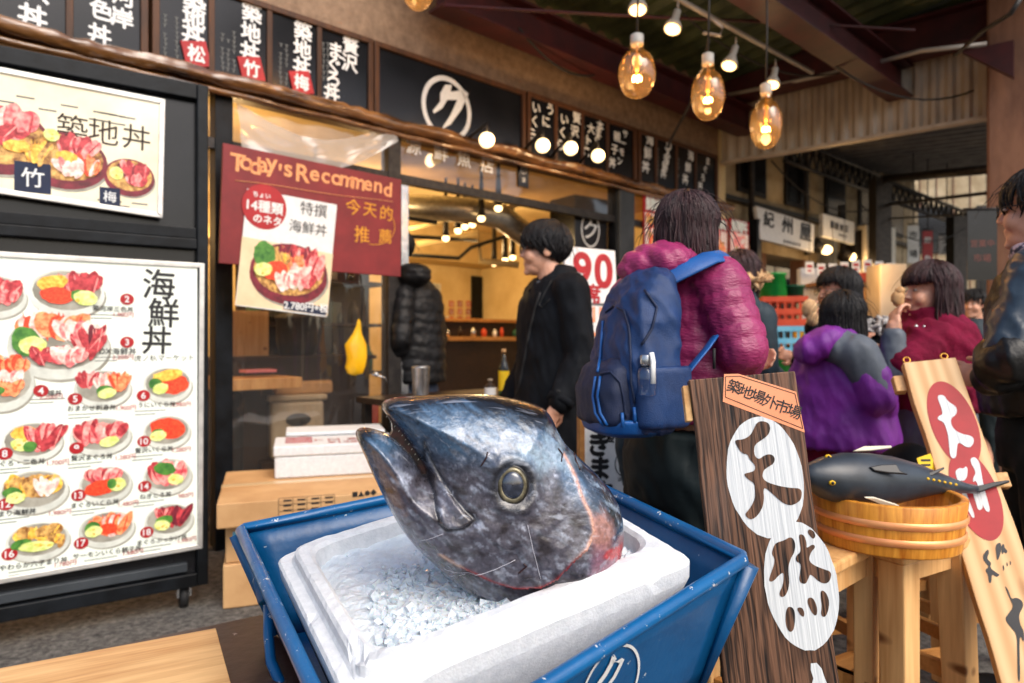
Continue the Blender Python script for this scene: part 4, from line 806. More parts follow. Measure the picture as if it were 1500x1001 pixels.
t = thing('notice_board', 'white notice board with bold black characters behind the tuna', 'sign', frame=Frame(f.at(q[3][0], q[3][1]), f.x, f.y))
b = MB(); b.prism(f, q, -.015, 0); b.build('board_panel', M['white_print'], t)
b = MB(); e = [(q[3][0] - .02, q[3][1] - .02), (q[3][0] - .001, q[3][1] - .02), (q[0][0] - .001, q[0][1]), (q[0][0] - .02, q[0][1])]; b.prism(f, e, -.02, .01); b.box(f, q[3][0] - .02, q[2][0], q[3][1] - .035, q[3][1] - .004, -.02, .012); b.box(f, q[3][0], q[2][0], -.62, q[3][1] - .035, -.02, -.012); b.build('wooden_frame', M['shelf_wood'], t)
b = MB(); b.vcol(f, 'きます', (877, 650), (881, 722), .1, .001, 0, .045); x, y = f.hit(915, 679); b.ring(f, x, y, .042, .05, .004, .001, 0); b.text(f, 'ク', x, y, .062, .001, 0, .01, -.1); x, y = f.hit(917, 702); b.text(f, '源鮮魚店', x, y, .018, .001, 0)
x, y = f.hit(912, 642); b.text(f, '設備充実', x, y, .034, .001, 0, .04); x, y = f.hit(912, 634); b.box(f, x - .06, x + .06, y - .004, y + .004, 0, .001, 1); b.build('print', [M['black_print'], M['red_print']], t)

# ------------------------------------------------------------------ alley behind
AB = thing('market_building', 'beige market building with hanging signs along the left of the alley', 'building', SF.at(KR + 3, 0, -.5))
b = MB(); b.box(SF, KR + .2, KR + 7.5, 2.35, 5.2, -1.0, -.3); b.build('upper_wall', M['beige_wall'], AB)
b = MB(); b.box(SF, KR + .2, KR + 7.5, 0, 2.35, -2.6, -2.4); b.build('stall_back', M['dark_wood'], AB)
for i in range(6): k = KR + .35 + i * 1.2; b = MB(); b.box(SF, k, k + .12, 0, 2.35, -.5, -.3); b.build('post', M['pillar'], AB)
for i in range(5):
    k = KR + .9 + i * 1.25; b = MB(); b.box(SF, k, k + .7, 3.05, 3.75, -.295, -.26); w = b.build('window_frame', M['dark_metal'], AB); b = MB(); b.box(SF, k + .05, k + .65, 3.1, 3.7, -.258, -.25); b.build('window_pane', M['sign_black'], AB)
for zz_ in (2.9, 3.9): b = MB(); b.box(SF, KR + .2, KR + 7.5, zz_, zz_ + .05, -.3, -.2); b.build('ledge', M['dark_metal'], AB)
b = MB(); b.tube([SF.at(KR + 1.1, 2.4, -.2), SF.at(KR + 1.1, 5, -.2)], .04, 8); b.tube([SF.at(KR + 2.6, 2.4, -.2), SF.at(KR + 2.6, 5, -.2)], .03, 8); b.build('drain_pipe', M['dark_metal'], AB)
BB = thing('back_building', 'pale building closing the far end of the alley', 'building', (9.5, 15.5, 0)); F2 = Frame((4.6, 15.5, 0), (.985, -.17, 0), (0, 0, 1))
b = MB(); b.box(F2, -1, 12, 0, 8.0, -2, 0); b.build('wall', M['beige_wall'], BB)
for i in range(6):
    for j in range(2): b = MB(); x = .2 + i * 1.3; b.box(F2, x, x + .8, 1.6 + j * 1.5, 2.6 + j * 1.5, .002, .03); b.build('window_frame', M['dark_metal'], BB); b = MB(); b.box(F2, x + .06, x + .74, 1.66 + j * 1.5, 2.54 + j * 1.5, .032, .036); b.build('window_pane', M['sign_black'] if (i + j) % 3 else M['ac_white'], BB)
b = MB()
for i in range(39): b.box(F2, -1 + i * .33, -.985 + i * .33, 0, 7.9, .001, .02)
b.build('batten', M['pillar'], BB)
AR = thing('alley_roof', 'grey corrugated roof sheet over the alley behind the tan panel', 'roof', (4.5, 10, 3.5)); Q0 = PA + Vector((-.6, .4, .45)); Q1 = PB + Vector((2.2, -.6, .5)); dn = Vector((.62, .78, 0))
b = MB(); vs = []; n = 90
for i in range(n + 1):
    p = Q0 + dn * (7.0 * i / n) + Vector((0, 0, .5 * i / n)); q_ = Q1 + dn * (7.0 * i / n) + Vector((0, 0, .5 * i / n)); z = (.0, .05, .05, 0)[i % 4]; vs += [p + Vector((0, 0, z)), q_ + Vector((0, 0, z))]
b.add(vs, [(2 * i, 2 * i + 1, 2 * i + 3, 2 * i + 2) for i in range(n)], None, False); b.build('corrugated_sheet', M['corr_grey'], AR)
def truss(mb, p0, p1, h, n):
    p0, p1 = Vector(p0), Vector(p1); up = Vector((0, 0, h)); mb.tube([p0, p1], .03, 6); mb.tube([p0 + up, p1 + up], .03, 6)
    for i in range(n):
        a = p0.lerp(p1, i / n); c = p0.lerp(p1, (i + 1) / n); m_ = p0.lerp(p1, (i + .5) / n) + up; mb.tube([a, m_], .018, 5); mb.tube([m_, c], .018, 5)
b = MB(); truss(b, P(1150, 235, 8.2), P(1300, 290, 11), .3, 16); b.build('truss', M['dark_metal'], AR)
b = MB(); truss(b, P(1300, 292, 9.5), P(1424, 336, 11.5), .25, 16); b.build('truss', M['dark_metal'], AR)
b = MB(); b.tube([P(1293, 262, 9), P(1470, 246, 7)], .05, 8); b.tube([P(1296, 300, 9), P(1450, 282, 7)], .02, 6); b.tube([P(1300, 320, 9), P(1450, 312, 7)], .012, 6); b.build('cross_beam', M['dark_metal'], AR)
for u, v0, d, w in ((1289, 262, 9, .1), (1401, 318, 10.5, .1), (1233, 300, 9.6, .04)):
    c = P(u, v0, d); b = MB(); b.box(Frame((c.x, c.y, 0), (1, 0, 0), (0, 0, 1)), -w, w, 0, c.z, -w, w); b.build('support_post', M['dark_metal'], AR)
def signboard(px, d0, d1, texts, label):
    ps = [P(px[0][0], px[0][1], d0), P(px[1][0], px[1][1], d1), P(px[2][0], px[2][1], d1), P(px[3][0], px[3][1], d0)]; f = Frame(ps[3], ps[2] - ps[3], ps[0] - ps[3]); q = [f.loc(p)[:2] for p in ps]
    t = thing('hanging_sign', label, 'sign', frame=f); b = MB(); b.prism(f, q, -.06, 0); b.build('board_panel', M['white_print'], t, bevel=.01)
    b = MB()
    for s, u, v, z in texts: x, y = f.hit(u, v); b.text(f, s, x, y, z, .003, 0, .03)
    b.build('lettering', M['black_print'], t); return f
signboard(((1108, 301), (1199, 327), (1192, 369), (1114, 350)), 8.1, 8.6, (('紀', 1126, 321, .2), ('州', 1153, 330, .22), ('屋', 1180, 340, .24), ('▪▪▪▪▪▪', 1160, 356, .08)), 'long white hanging sign with three big dark characters')
signboard(((1206, 312), (1252, 325), (1252, 358), (1206, 346)), 8.7, 9.1, (('豚飯食店', 1229, 332, .105), ('▪▪▪▪', 1234, 345, .07)), 'short white hanging sign with four blue characters')
for u, v, d, lb in ((1205, 366, 8.8, 'below the long white sign'), (1246, 377, 9.4, 'below the short white sign')):
    c = P(u, v, d); t = thing('stall_lamp', 'warm spot lamp glowing ' + lb, 'lamp', tuple(c)); b = MB(); f = Frame(c, (0, 1, 0), (0, 0, 1)); f = Frame(c + Vector((-.1, 0, .06)), (.4, 0, .9), (0, 1, 0)); b.lathe(f, [(.04, -.14), (.06, -.1), (.11, .02)], 16); b.build('shade', M['dark_metal'], t)
    b = MB(); b.ell(c + Vector((.04, -.02, 0)), (.07, .07, .06)); b.build('bulb', M['lamp_small'], t); point(c + Vector((.1, -.3, -.15)), 6, (1, .6, .25))
def ac(u, v, d, w, h, label):
    f = Frame(P(u, v, d), (.9, .42, 0), (0, 0, 1)); t = thing('air_conditioner', label, 'air conditioner', frame=f); b = MB(); b.box(f, 0, w, 0, h, -.45, 0); b.build('casing', M['ac_white'], t, bevel=.02)
    b = MB(); b.box(f, w * .1, w * .75, h * .12, h * .88, .002, .012)
    b.build('grille', M['dark_metal'], t); b = MB(); b.box(Frame(f.o, f.z, f.y, f.x * -1), -.4, -.05, h * .1, h * .9, .002, .01); b.build('side_vent', M['dark_metal'], t)
    b = MB(); b.box(f, .1, .15, -.08, -.001, -.5, -.02); b.box(f, w - .15, w - .1, -.08, -.001, -.5, -.02); b.build('mount', M['dark_metal'], t)
ac(1268, 400, 9.2, .62, .66, 'large beige air conditioner unit mounted beside the black post')
ac(1140, 282, 9.4, .6, .34, 'dark air conditioner unit above the long white sign')
f = Frame(P(1417, 410, 5.6), (1, -.1, 0), (0, 0, 1)); t = thing('banner', 'black hanging banner with faded reddish characters by the pillar', 'banner', frame=f); b = MB(); b.box(f, 0, .23, 0, .57, -.01, 0); b.build('cloth', M['sign_black'], t)
b = MB(); b.text(f, '営業中', .115, .3, .065, .002, 0); b.text(f, '市場', .115, .18, .07, .002, 0); b.build('lettering', mat('faded_red', rgb(120, 70, 62), rough=.8), t)
b = MB(); b.tube([f.at(-.03, .58, 0), f.at(.3, .58, 0), f.at(.55, .6, -.1)], .012, 6); b.build('rod', M['dark_metal'], t)
# crates beside the shop end
def crate(c, w, dpt, h, m, label, yaw=-.25):
    f = fr_yaw(c, yaw); b = MB(); t = .015
    b.box(f, -w / 2, w / 2, -dpt / 2, dpt / 2, 0, t)
    for zz_ in (h * .0 + t, h * .4, h * .82):
        hh = h * .18
        for s in (-1, 1): b.box(f, -w / 2, w / 2, s * dpt / 2 - t * (s > 0), s * dpt / 2 + t * (s < 0), zz_, zz_ + hh); b.box(f, s * w / 2 - t * (s > 0), s * w / 2 + t * (s < 0), -dpt / 2 + t, dpt / 2 - t, zz_, zz_ + hh)
    for i in range(7):
        x = -w / 2 + (w - t) * i / 6
        for s in (-1, 1): b.box(f, x + .001, x + t, s * (dpt / 2 - t / 2) - t / 3, s * (dpt / 2 - t / 2) + t / 3, t, h * .95)
    return tag(b.build('crate', m, frame=f), label, 'crate')
cx, cy = P(1146, 500, 6.5).x, 6.5
crate((cx, cy, 1.345), .4, .36, .275, M['crate_red'], 'orange red plastic crate under the green buckets')
crate((cx - .01, cy, 1.075), .38, .36, .268, M['crate_blue'], 'light blue plastic crate under the orange red crate')
def bucket(c, r0, r1, h, m, label, name='bucket'):
    f = Frame(c, (1, 0, 0), (0, 1, 0)); b = MB(); b.lathe(f, [(r0, 0), (r1, h - .02), (r1 + .012, h - .02), (r1 + .012, h), (r1 - .006, h), (r0 - .006, .02)], 24, cap=True); return tag(b.build(name, m), label, 'bucket')
bucket((cx - .1, cy - .04, 1.622), .125, .105, .22, M['green_plastic'], 'bright green bucket standing on the orange red crate')
bucket((cx + .1, cy - .02, 1.622), .085, .09, .11, M['green_dark'], 'small dark green tub beside the bright green bucket')
bucket((cx - .04, cy, .76), .16, .18, .31, M['green_plastic'], 'green bucket under the light blue crate')
b = MB(); b.box(fr_yaw((cx, cy, 0), -.25), -.25, .25, -.2, .2, 0.001, .758); tag(b.build('carton', M['carton'], bevel=.005), 'tall brown carton supporting the stack of crates', 'carton')
# stall table and goods under the alley lamps
t = thing('stall_table', 'dark stall table with warm lit goods behind the eating customers', 'table', P(1245, 480, 7)); f = Frame((P(1235, 480, 7).x, 7.0, 0), (.95, .3, 0), (0, 0, 1))
b = MB(); b.box(f, -.5, 1.0, 1.16, 1.2, -.7, 0); b.build('tabletop', M['shelf_wood'], t)
b = MB(); b.box(f, -.45, .95, .0, 1.16, -.6, -.05); b.build('skirt', M['dark_wood'], t)
def blk(u0, u1, v0, v1, d, m, name, label, cat, dep=.25, bev=.01):
    a, c = P(u0, v1, d), P(u1, v0, d); b = MB(); b.box(Frame((a.x, d, a.z), (1, 0, 0), (0, 0, 1)), 0, c.x - a.x, 0, c.z - a.z, -dep, 0); return tag(b.build(name, m, bevel=bev), label, cat)
blk(1289, 1329, 386, 499, 6.3, M['beige_plastic'], 'display_box', 'tall cream box lit orange behind the food in the woman\'s hand', 'box')
blk(1254, 1288, 399, 413, 6.9, M['crate_red'], 'food_tray', 'long orange tray on the stall shelf', 'tray')
blk(1232, 1262, 414, 440, 6.7, M['yellow_bag'], 'food_bag', 'yellow food bag between the dark haired heads', 'bag', .2, .06)
blk(1263, 1288, 420, 448, 6.6, M['carton'], 'food_bag', 'brown food bag left of the tall cream box', 'bag', .2, .05)
blk(1172, 1202, 392, 470, 7.2, M['white_print'], 'rack_poster', 'pale rack of goods right of the crate stack', 'rack', .1, .02)
b = MB(); f = Frame((P(1262, 414, 7).x, 7.1, P(1262, 414, 7).z), (1, 0, 0), (0, 0, 1)); b.box(f, -.5, .55, -.03, 0, -.3, .2)
for s in (-.47, .5): b.box(f, s, s + .03, 1.2 - f.o.z, -.03, -.25, -.2)
tag(b.build('stall_shelf', M['shelf_wood']), 'wooden shelf of the warm lit stall', 'shelf')
point(P(1275, 392, 6.1), 7, (1, .55, .2))

# goods, cards and cables of the alley stalls
for i in range(34):
    k = i % 17; row = i // 17; u = 1166 + k * 9.2; c = P(u, (418, 470)[row] - k * .1, 7.15 + .1 * row); h_ = random.uniform(.08, .2); r_ = random.uniform(.025, .05); b = MB(); z0_ = (1.515, 1.201)[row]
    if z0_ > 1.5 and not 1208 < u < 1310: continue
    if i % 2: b.box(Frame((c.x, c.y - .1, z0_), (1, .1, 0), (0, 0, 1)), -r_ * 1.3, r_ * 1.3, 0, h_, -.1, 0)
    else: b.lathe(Frame((c.x, c.y - .15, z0_), (1, 0, 0), (0, 1, 0)), [(r_, 0), (r_, h_ * .7), (r_ * .55, h_ * .85), (r_ * .5, h_)], 12)
    mk = random.choice(('crate_red', 'tag_yellow', 'white_print', 'carton', 'green_plastic', 'beige_plastic', 'copper', 'toy_yellow')); tag(b.build('snack_box' if i % 2 else 'sauce_bottle', M[mk]), 'small ' + HUE[mk] + (' box' if i % 2 else ' bottle') + (' on the table' if row else ' on the shelf') + ' of the warm lit stall', 'box' if i % 2 else 'bottle', 'goods on the alley stall')
for i in range(9):
    u = 1186 + i * 17; c = P(u, 392 + 3 * math.sin(i), 6.9); f = Frame(c, (1, .15, 0), (0, 0, 1)); b = MB(); b.box(f, -.045, .045, -.06, .06, -.004, 0, 0); b.box(f, -.03, .03, .0, .03, .0005, .001, 1); b.box(f, -.02, .02, -.04, -.02, .0005, .001, 1); b.tube([f.at(0, .06, -.002), f.at(0, .5, -.002)], .003, 5, 2)
    tag(b.build('price_card', [M['white_print'], M['red_print'], M['cable']]), 'small white price card hanging over the stall', 'card', 'price cards hanging over the stall')
for a, c, m_, s_ in (((1000, 20, 5.2), (1260, 96, 6.6), 'cable', .25), ((1180, 60, 5.6), (1452, 120, 6.2), 'cable', .3), ((1262, 300, 9.2), (1420, 330, 10.2), 'cable', .35), ((1130, 235, 8.3), (1290, 300, 9.4), 'cable', .3), ((760, 40, 5.0), (900, 96, 6.0), 'cable', .2)):
    p0, p1 = P(*a), P(*c); b = MB(); b.tube([p0.lerp(p1, t_) - Vector((0, 0, s_ * 4 * t_ * (1 - t_))) for t_ in np.linspace(0, 1, 14)], .009, 5); tag(b.build('cable', M[m_]), 'thin sagging black cable under the roofs of the alley mouth', 'cable', 'thin sagging black cables')
for u0, u1, v0, v1, d, m_, s_, lb in ((1330, 1346, 330, 385, 10.0, 'white_print', '市場', 'narrow white vertical banner far down the alley'), (1352, 1366, 338, 392, 10.4, 'red_print', '鮮魚', 'narrow red vertical banner far down the alley'), (1376, 1398, 345, 372, 10.8, 'white_print', '海産', 'small white board far down the alley')):
    f = Frame(P((u0 + u1) / 2, (v0 + v1) / 2, d), (1, -.1, 0), (0, 0, 1)); w_, h_ = (u1 - u0) * d / 2000, (v1 - v0) * d / 2000; t = thing('street_banner', lb, 'banner', frame=f); b = MB(); b.box(f, -w_, w_, -h_, h_, -.02, 0); b.build('cloth', M[m_], t); b = MB()
    for j, ch in enumerate(s_): b.text(f, ch, 0 if h_ > w_ else (j - .5) * w_, (.5 - j) * h_ if h_ > w_ else 0, min(w_ * 1.5, h_), .003, 0, .02)
    b.build('lettering', M['black_print' if m_ == 'white_print' else 'white_print'], t); b = MB(); b.tube([f.at(-w_, h_ + .02, 0), f.at(w_, h_ + .02, 0)], .012, 5); b.tube([f.at(0, h_ + .02, 0), f.at(0, h_ + 1.2, 0)], .008, 5); b.build('rod', M['dark_metal'], t)
# ------------------------------------------------------------------ cartons and fish box at the left
CF = Frame((P(317, 740, 2.95).x, 2.95, 0), (.94, .34, 0), (-.34, .94, 0), (0, 0, 1))
def carton(x0, x1, y0, y1, z0, z1, label, deco=None):
    t = thing('carton', label, 'carton', tuple(CF.at((x0 + x1) / 2, (y0 + y1) / 2, z0))); b = MB(); b.box(CF, x0, x1, y0, y1, z0, z1); b.build('carton_body', M['carton'], t, bevel=.006)
    b = MB(); ym = (y0 + y1) / 2; b.box(CF, x0 - .001, x1 + .001, ym - .03, ym + .03, z1 - .05, z1 + .0012); b.build('tape', M['carton_tape'], t)
    if deco: b = MB(); deco(b); b.build('print', [M['black_print'], M['crate_blue'], M['white_print']], t)
ff = Frame(CF.at(0, 0, 0), CF.x, (0, 0, 1))
def cdeco(b):
    a = ff.hit(408, 730); c = ff.hit(490, 752)
    for i in range(4): y = a[1] + (c[1] - a[1]) * i / 3; b.box(ff, a[0], c[0], y - .001, y + .001, 0, .001, 0)
    for i in range(5): x = a[0] + (c[0] - a[0]) * i / 4; b.box(ff, x - .001, x + .001, c[1], a[1], 0, .0012, 0)
    for r in range(3):
        for s in range(4): b.box(ff, a[0] + .02 + s * .06, a[0] + .055 + s * .06, a[1] - .008 - r * .022 - .008, a[1] - .008 - r * .022, 0, .0012, 0)
    for i in range(4): x, y = ff.hit(520 + i * 9, 724 - i); b.text(ff, '↑☂♥◉'[i] if False else '■▲●◆'[i], x, y, .026, .0012, 0)
carton(0, .95, .0, .78, .387, .497, 'large flat brown carton topping the stack beside the blue tray', cdeco)
f3 = Frame(CF.at(0, .12, 0), CF.x, (0, 0, 1))
carton(.03, .9, .12, .7, .2, .385, 'brown carton with a light blue label in the middle of the stack', lambda b: b.box(Frame(CF.at(0, .12, 0), CF.x, (0, 0, 1)), .06, .12, .27, .34, 0, .0012, 1))
carton(.02, .92, .1, .72, .002, .198, 'lowest brown carton standing on the asphalt')
XF = Frame(tuple(P(402, 699, 3.48)), (.95, .3, 0), (-.3, .95, 0), (0, 0, 1)); XF.o.z = .4985
t = thing('fish_box', 'white foam box with red handwriting on its lid on the carton stack', 'box', tuple(XF.o))
b = MB(); b.box(XF, 0, .62, 0, .36, 0, .11); b.build('box_body', M['foam'], t, bevel=.008)
b = MB(); b.box(XF, -.006, .626, -.006, .366, .112, .165); b.build('lid', M['foam'], t, bevel=.008)
b = MB(); b.text(XF, 'トロ 炙り', .36, .17, .085, .1665, 0, .01); b.text(XF, '¥1280', .36, .07, .06, .1665, 0, .01)
for i in range(6): x0 = .05; b.tube([XF.at(x0 + j * .02, .1 + i * .04 + .008 * math.sin(j * 1.7), .1668) for j in range(8)], .0018, 4)
b.build('handwriting', M['red_print'], t)
b = MB(); b.box(XF, .05, .6, .34, .62, .17, .19); tag(b.build('foam_cover', M['foam'], bevel=.006), 'spare white foam lid lying behind the red-lettered box', 'lid')

# ------------------------------------------------------------------ bench, board
BF = Frame((0, 0, 0), (.839, .545, 0), (-.545, .839, 0), (0, 0, 1))
t = thing('bench', 'dark brown scuffed bench carrying the blue tray', 'bench', tuple(BF.at(.3, 1.24, 0)))
b = MB(); b.box(BF, -.9, 1.27, .955, 1.56, .572, .6); b.build('bench_top', M['bench_brown'], t, bevel=.004)
for x in (-.6, .98):
    for y in (1.0, 1.5): b = MB(); b.box(BF, x, x + .04, y - .02, y + .02, 0, .572); b.build('leg', M['panel_grey'], t, bevel=.003)
b = MB(); b.box(BF, -.56, .98, .985, 1.02, .535, .571); b.build('rail', M['dark_metal'], t)
p1, p2, p3 = Vector((-.60, 1.383, 0)), Vector((-.91, 1.213, 0)), Vector((-.523, 1.163, 0)); PF = Frame(p1, p1 - p2, p1 - p3, (0, 0, 1))
b = MB(); b.box(PF, -1.0, 0, -.42, 0, .602, .62); tag(b.build('plywood_board', M['ply'], frame=PF, bevel=.0015), 'pale plywood board lying on the bench at the lower left', 'board')

# ------------------------------------------------------------------ blue tray, foam box, ice
TC, te1, te2 = Vector((-.083, 1.26, 0.82)), Vector((math.cos(.55), math.sin(.55), .15)), Vector((-math.sin(.55), math.cos(.55), .10))
TR = Frame(TC, te1, te2)
def tp(u, v, c=0): a = TR.hit(u, v, c); return TR.at(a[0], a[1], c)
rim = [tp(352, 775), tp(811, 681), tp(1092, 818), tp(533, 1171)]
ctr = sum(rim, Vector()) / 4
bot = [Vector((ctr.x + (p.x - ctr.x) * .82, ctr.y + (p.y - ctr.y) * .82, .603)) for p in rim]
panels = []
t = thing('blue_tray', 'chipped blue steel tray with flared sides and a white ringed emblem', 'tray', (ctr.x, ctr.y, .603))
for i in range(4):
    j = (i + 1) % 4; b = MB(); n = 14; vs = []
    for a in range(n + 1):
        for c in range(6): vs.append(rim[i].lerp(rim[j], a / n).lerp(bot[i].lerp(bot[j], a / n), c / 5))
    b.add(vs, [(a * 6 + c, a * 6 + c + 1, a * 6 + c + 7, a * 6 + c + 6) for a in range(n) for c in range(5)], None, True)
    o = b.build('side_panel', M['blue_paint'], t); panels.append(o); md = o.modifiers.new('thick', 'SOLIDIFY'); md.thickness = .003; md.offset = 0
b = MB(); b.add(bot, [(0, 1, 2, 3)], None, False); o = b.build('tray_bottom', M['blue_paint'], t); md = o.modifiers.new('thick', 'SOLIDIFY'); md.thickness = .002; md.offset = 1
b = MB(); path = []
for i in range(4): path += [rim[i].lerp(rim[(i + 1) % 4], a) for a in (.012, .25, .5, .75, .988)]
b.tube(path, .0115, 12, closed=True); b.build('rim', M['blue_rim'], t)
for i in (2, 0): b = MB(); d = (rim[i] - ctr).normalized(); b.tube([rim[i] + d * .004 - Vector((0, 0, .01)), bot[i] + d * .006], [.02, .006], 6); b.build('corner_gusset', M['blue_paint'], t)
b = MB(); b.tube([P(386, 838, 1.31), P(380, 850, 1.31), P(388, 880, 1.28)], .013, 10); b.build('hook', M['blue_paint'], t)
b = MB(); b.tube([P(393, 884, 1.31), P(393, 930, 1.28), P(397, 970, 1.24), P(415, 1010, 1.2), P(470, 1120, 1.05)], .0095, 10); b.build('handle', M['blue_rim'], t)
def resample2(q, step):
    out = []
    for (x0, y0), (x1, y1) in zip(q[:-1], q[1:]):
        k = max(1, int(math.hypot(x1 - x0, y1 - y0) / step)); out += [(x0 + (x1 - x0) * j / k, y0 + (y1 - y0) * j / k) for j in range(k)]
    return out + [q[-1]]
bpy.context.view_layer.update(); b = MB(); fp_ = panels[2]
def onface(px): return [surf(fp_, u, v, .0025) for u, v in px]
def band(px0, px1):
    A_, B_ = onface(px0), onface(px1)
    for i in range(len(A_) - 1):
        if None in (A_[i], A_[i + 1], B_[i], B_[i + 1]): continue
        b.add([A_[i], A_[i + 1], B_[i + 1], B_[i]], [(0, 1, 2, 3)], None, False)
def rp(k, t): v = 1003 - 62 * k * math.sin(t); return (892 + 38 * k * math.cos(t) + (1003 - v) * .35, v)
band([rp(1, t_) for t_ in np.linspace(-.5, 3.6, 50)], [rp(.93, t_) for t_ in np.linspace(-.5, 3.6, 50)])
for c_, w_ in (([(897, 960), (893, 972), (885, 986), (873, 1003), (868, 1008)], 4), ([(896, 966), (903, 968), (911, 963), (906, 974), (898, 990), (886, 1006), (870, 1026)], 3.2), ([(893, 972), (900, 962), (897, 957)], 2.5)):
    c_ = resample2(c_, 3); band([(x - w_ * .55, y - w_ * .35) for x, y in c_], [(x + w_ * .55, y + w_ * .35) for x, y in c_])
b.build('emblem', M['white_print'], t)

def rq(cs, r, n=26, m=6):
    """rounded quadrilateral loop"""
    out = []
    for i in range(4):
        p, a, c = cs[i - 1], cs[i], cs[(i + 1) % 4]; d0 = (p - a).normalized() * r; d1 = (c - a).normalized() * r
        for k in range(m + 1): w = k / m; out.append((a + d0) * (1 - w) ** 2 + a * (2 * w * (1 - w)) + (a + d1) * w ** 2)
        nx = cs[(i + 2) % 4]; e0 = a + d1; e1 = c + (a - c).normalized() * r
        for k in range(1, n): out.append(e0.lerp(e1, k / n))
    return out
up = TR.z
def bq(off, lift): # box corners on the tray plane, inset by off metres, lifted
    ps = [tp(401, 800, .042), tp(800, 678, .042), tp(1019, 803, .042), tp(507, 1013, .042)]; c0 = sum(ps, Vector()) / 4; out = []
    for i, p in enumerate(ps):
        a = (ps[i - 1] - p).normalized(); c = (ps[(i + 1) % 4] - p).normalized(); s = math.sin(math.acos(max(-1, min(1, a.dot(c))))); out.append(p + (a + c) * (off / s) + up * lift)
    return out
loops = []; 
low = [Vector((p.x, p.y, .606)) for p in bq(.075, 0)]
for off, lift, r in ((None, 0, .03), (.001, -.05, .03), (0, -.024, .03), (.004, -.02, .03), (.02, -.02, .03), (.024, -.016, .035), (.026, -.002, .035), (.031, .002, .04), (.046, .002, .05), (.052, -.004, .055), (.058, -.09, .055)):
    loops.append(rq(low if off is None else bq(off, lift), r))
b = MB(); n = len(loops[0]); rnd = random.Random(5)
for li, lp in enumerate(loops):
    for i, p in enumerate(lp):
        q = Vector(p)
        if 1 <= li <= 9:
            am = (0, .0005, .0018, .0018, .0008, .002, .0022, .0022, .002, .002)[li]; nn = noise.noise(q * 70 + Vector((li, 0, 0))); q += up * (am * nn)
            ch = noise.noise(q * 23); 
            if ch > .38 and li in (2, 3, 6, 7, 8): q -= up * ((ch - .38) * .03); q += (ctr - q).normalized() * ((ch - .38) * .01 * (1 if li < 8 else -1))
        b.v.append(q)
for li in range(len(loops) - 1):
    for i in range(n): b.f.append([li * n + i, li * n + (i + 1) % n, (li + 1) * n + (i + 1) % n, (li + 1) * n + i]); b.m.append(0); b.s.append(li in (0,))
b.f.append(list(range((len(loops) - 1) * n, len(loops) * n))); b.m.append(0); b.s.append(False)
tag(b.build('foam_box', M['foam']), 'open white foam box full of ice inside the blue tray', 'box')
# ice bed
ib = bq(.054, -.012)
FD = 1.085
FF = Frame(P(740, 720, FD), (math.cos(.25), math.sin(.25), 0), (0, 0, 1))
def icez(p):
    h = -.02 + .007 * noise.noise(p * 9) + .005 * noise.noise(p * 40) + .0025 * noise.noise(p * 110)
    a = FF.loc(p); d = math.hypot(max(abs(a[0] - .05) - .15, 0), max(abs(a[2]) - .06, 0)); h += -.004 * math.exp(-(d / .06) ** 2); return h
b = MB(); n = 110
def bil(s, q): return ib[0].lerp(ib[1], s).lerp(ib[3].lerp(ib[2], s), q)
for j in range(n + 1):
    for i in range(n + 1): p = bil(i / n, j / n); b.v.append(p + up * icez(p))
for j in range(n):
    for i in range(n): a = j * (n + 1) + i; b.f.append([a, a + n + 1, a + n + 2, a + 1]); b.m.append(0); b.s.append(True)
rnd = random.Random(3); made = 0
while made < 3000:
    s, q = rnd.random(), rnd.random(); p = bil(s, q); a = FF.loc(p); d = math.hypot(max(abs(a[0] - .03) - .17, 0), max(abs(a[2]) - .07, 0))
    if rnd.random() > .006 + 1.2 * math.exp(-(d / .042) ** 2) : continue
    if p.z and (s < .03 or s > .97 or q < .03 or q > .97): continue
    c = p + up * (icez(p) + rnd.uniform(-.002, .006)); r = (rnd.choice((rnd.uniform(.003, .006), rnd.uniform(.005, .0095))) if d < .07 else rnd.uniform(.0015, .004)); base = len(b.v); rot = Matrix.Rotation(rnd.uniform(0, 6.28), 3, Vector((rnd.uniform(-1, 1), rnd.uniform(-1, 1), rnd.uniform(-1, 1))).normalized())
    for x, y, z in ((-1, -1, -1), (1, -1, -1), (1, 1, -1), (-1, 1, -1), (-1, -1, 1), (1, -1, 1), (1, 1, 1), (-1, 1, 1)):
        b.v.append(c + rot @ Vector((x * r * rnd.uniform(.5, 1.1), y * r * rnd.uniform(.5, 1.1), z * r * rnd.uniform(.4, .9))))
    for fc in ((0, 3, 2, 1), (4, 5, 6, 7), (0, 1, 5, 4), (1, 2, 6, 5), (2, 3, 7, 6), (3, 0, 4, 7)): b.f.append([base + k for k in fc]); b.m.append(1 if rnd.random() < .6 else 0); b.s.append(False)
    made += 1
tag(b.build('ice', [M['ice'], M['ice_chunk']]), 'crushed ice filling the white foam box', 'ice', kind='stuff')
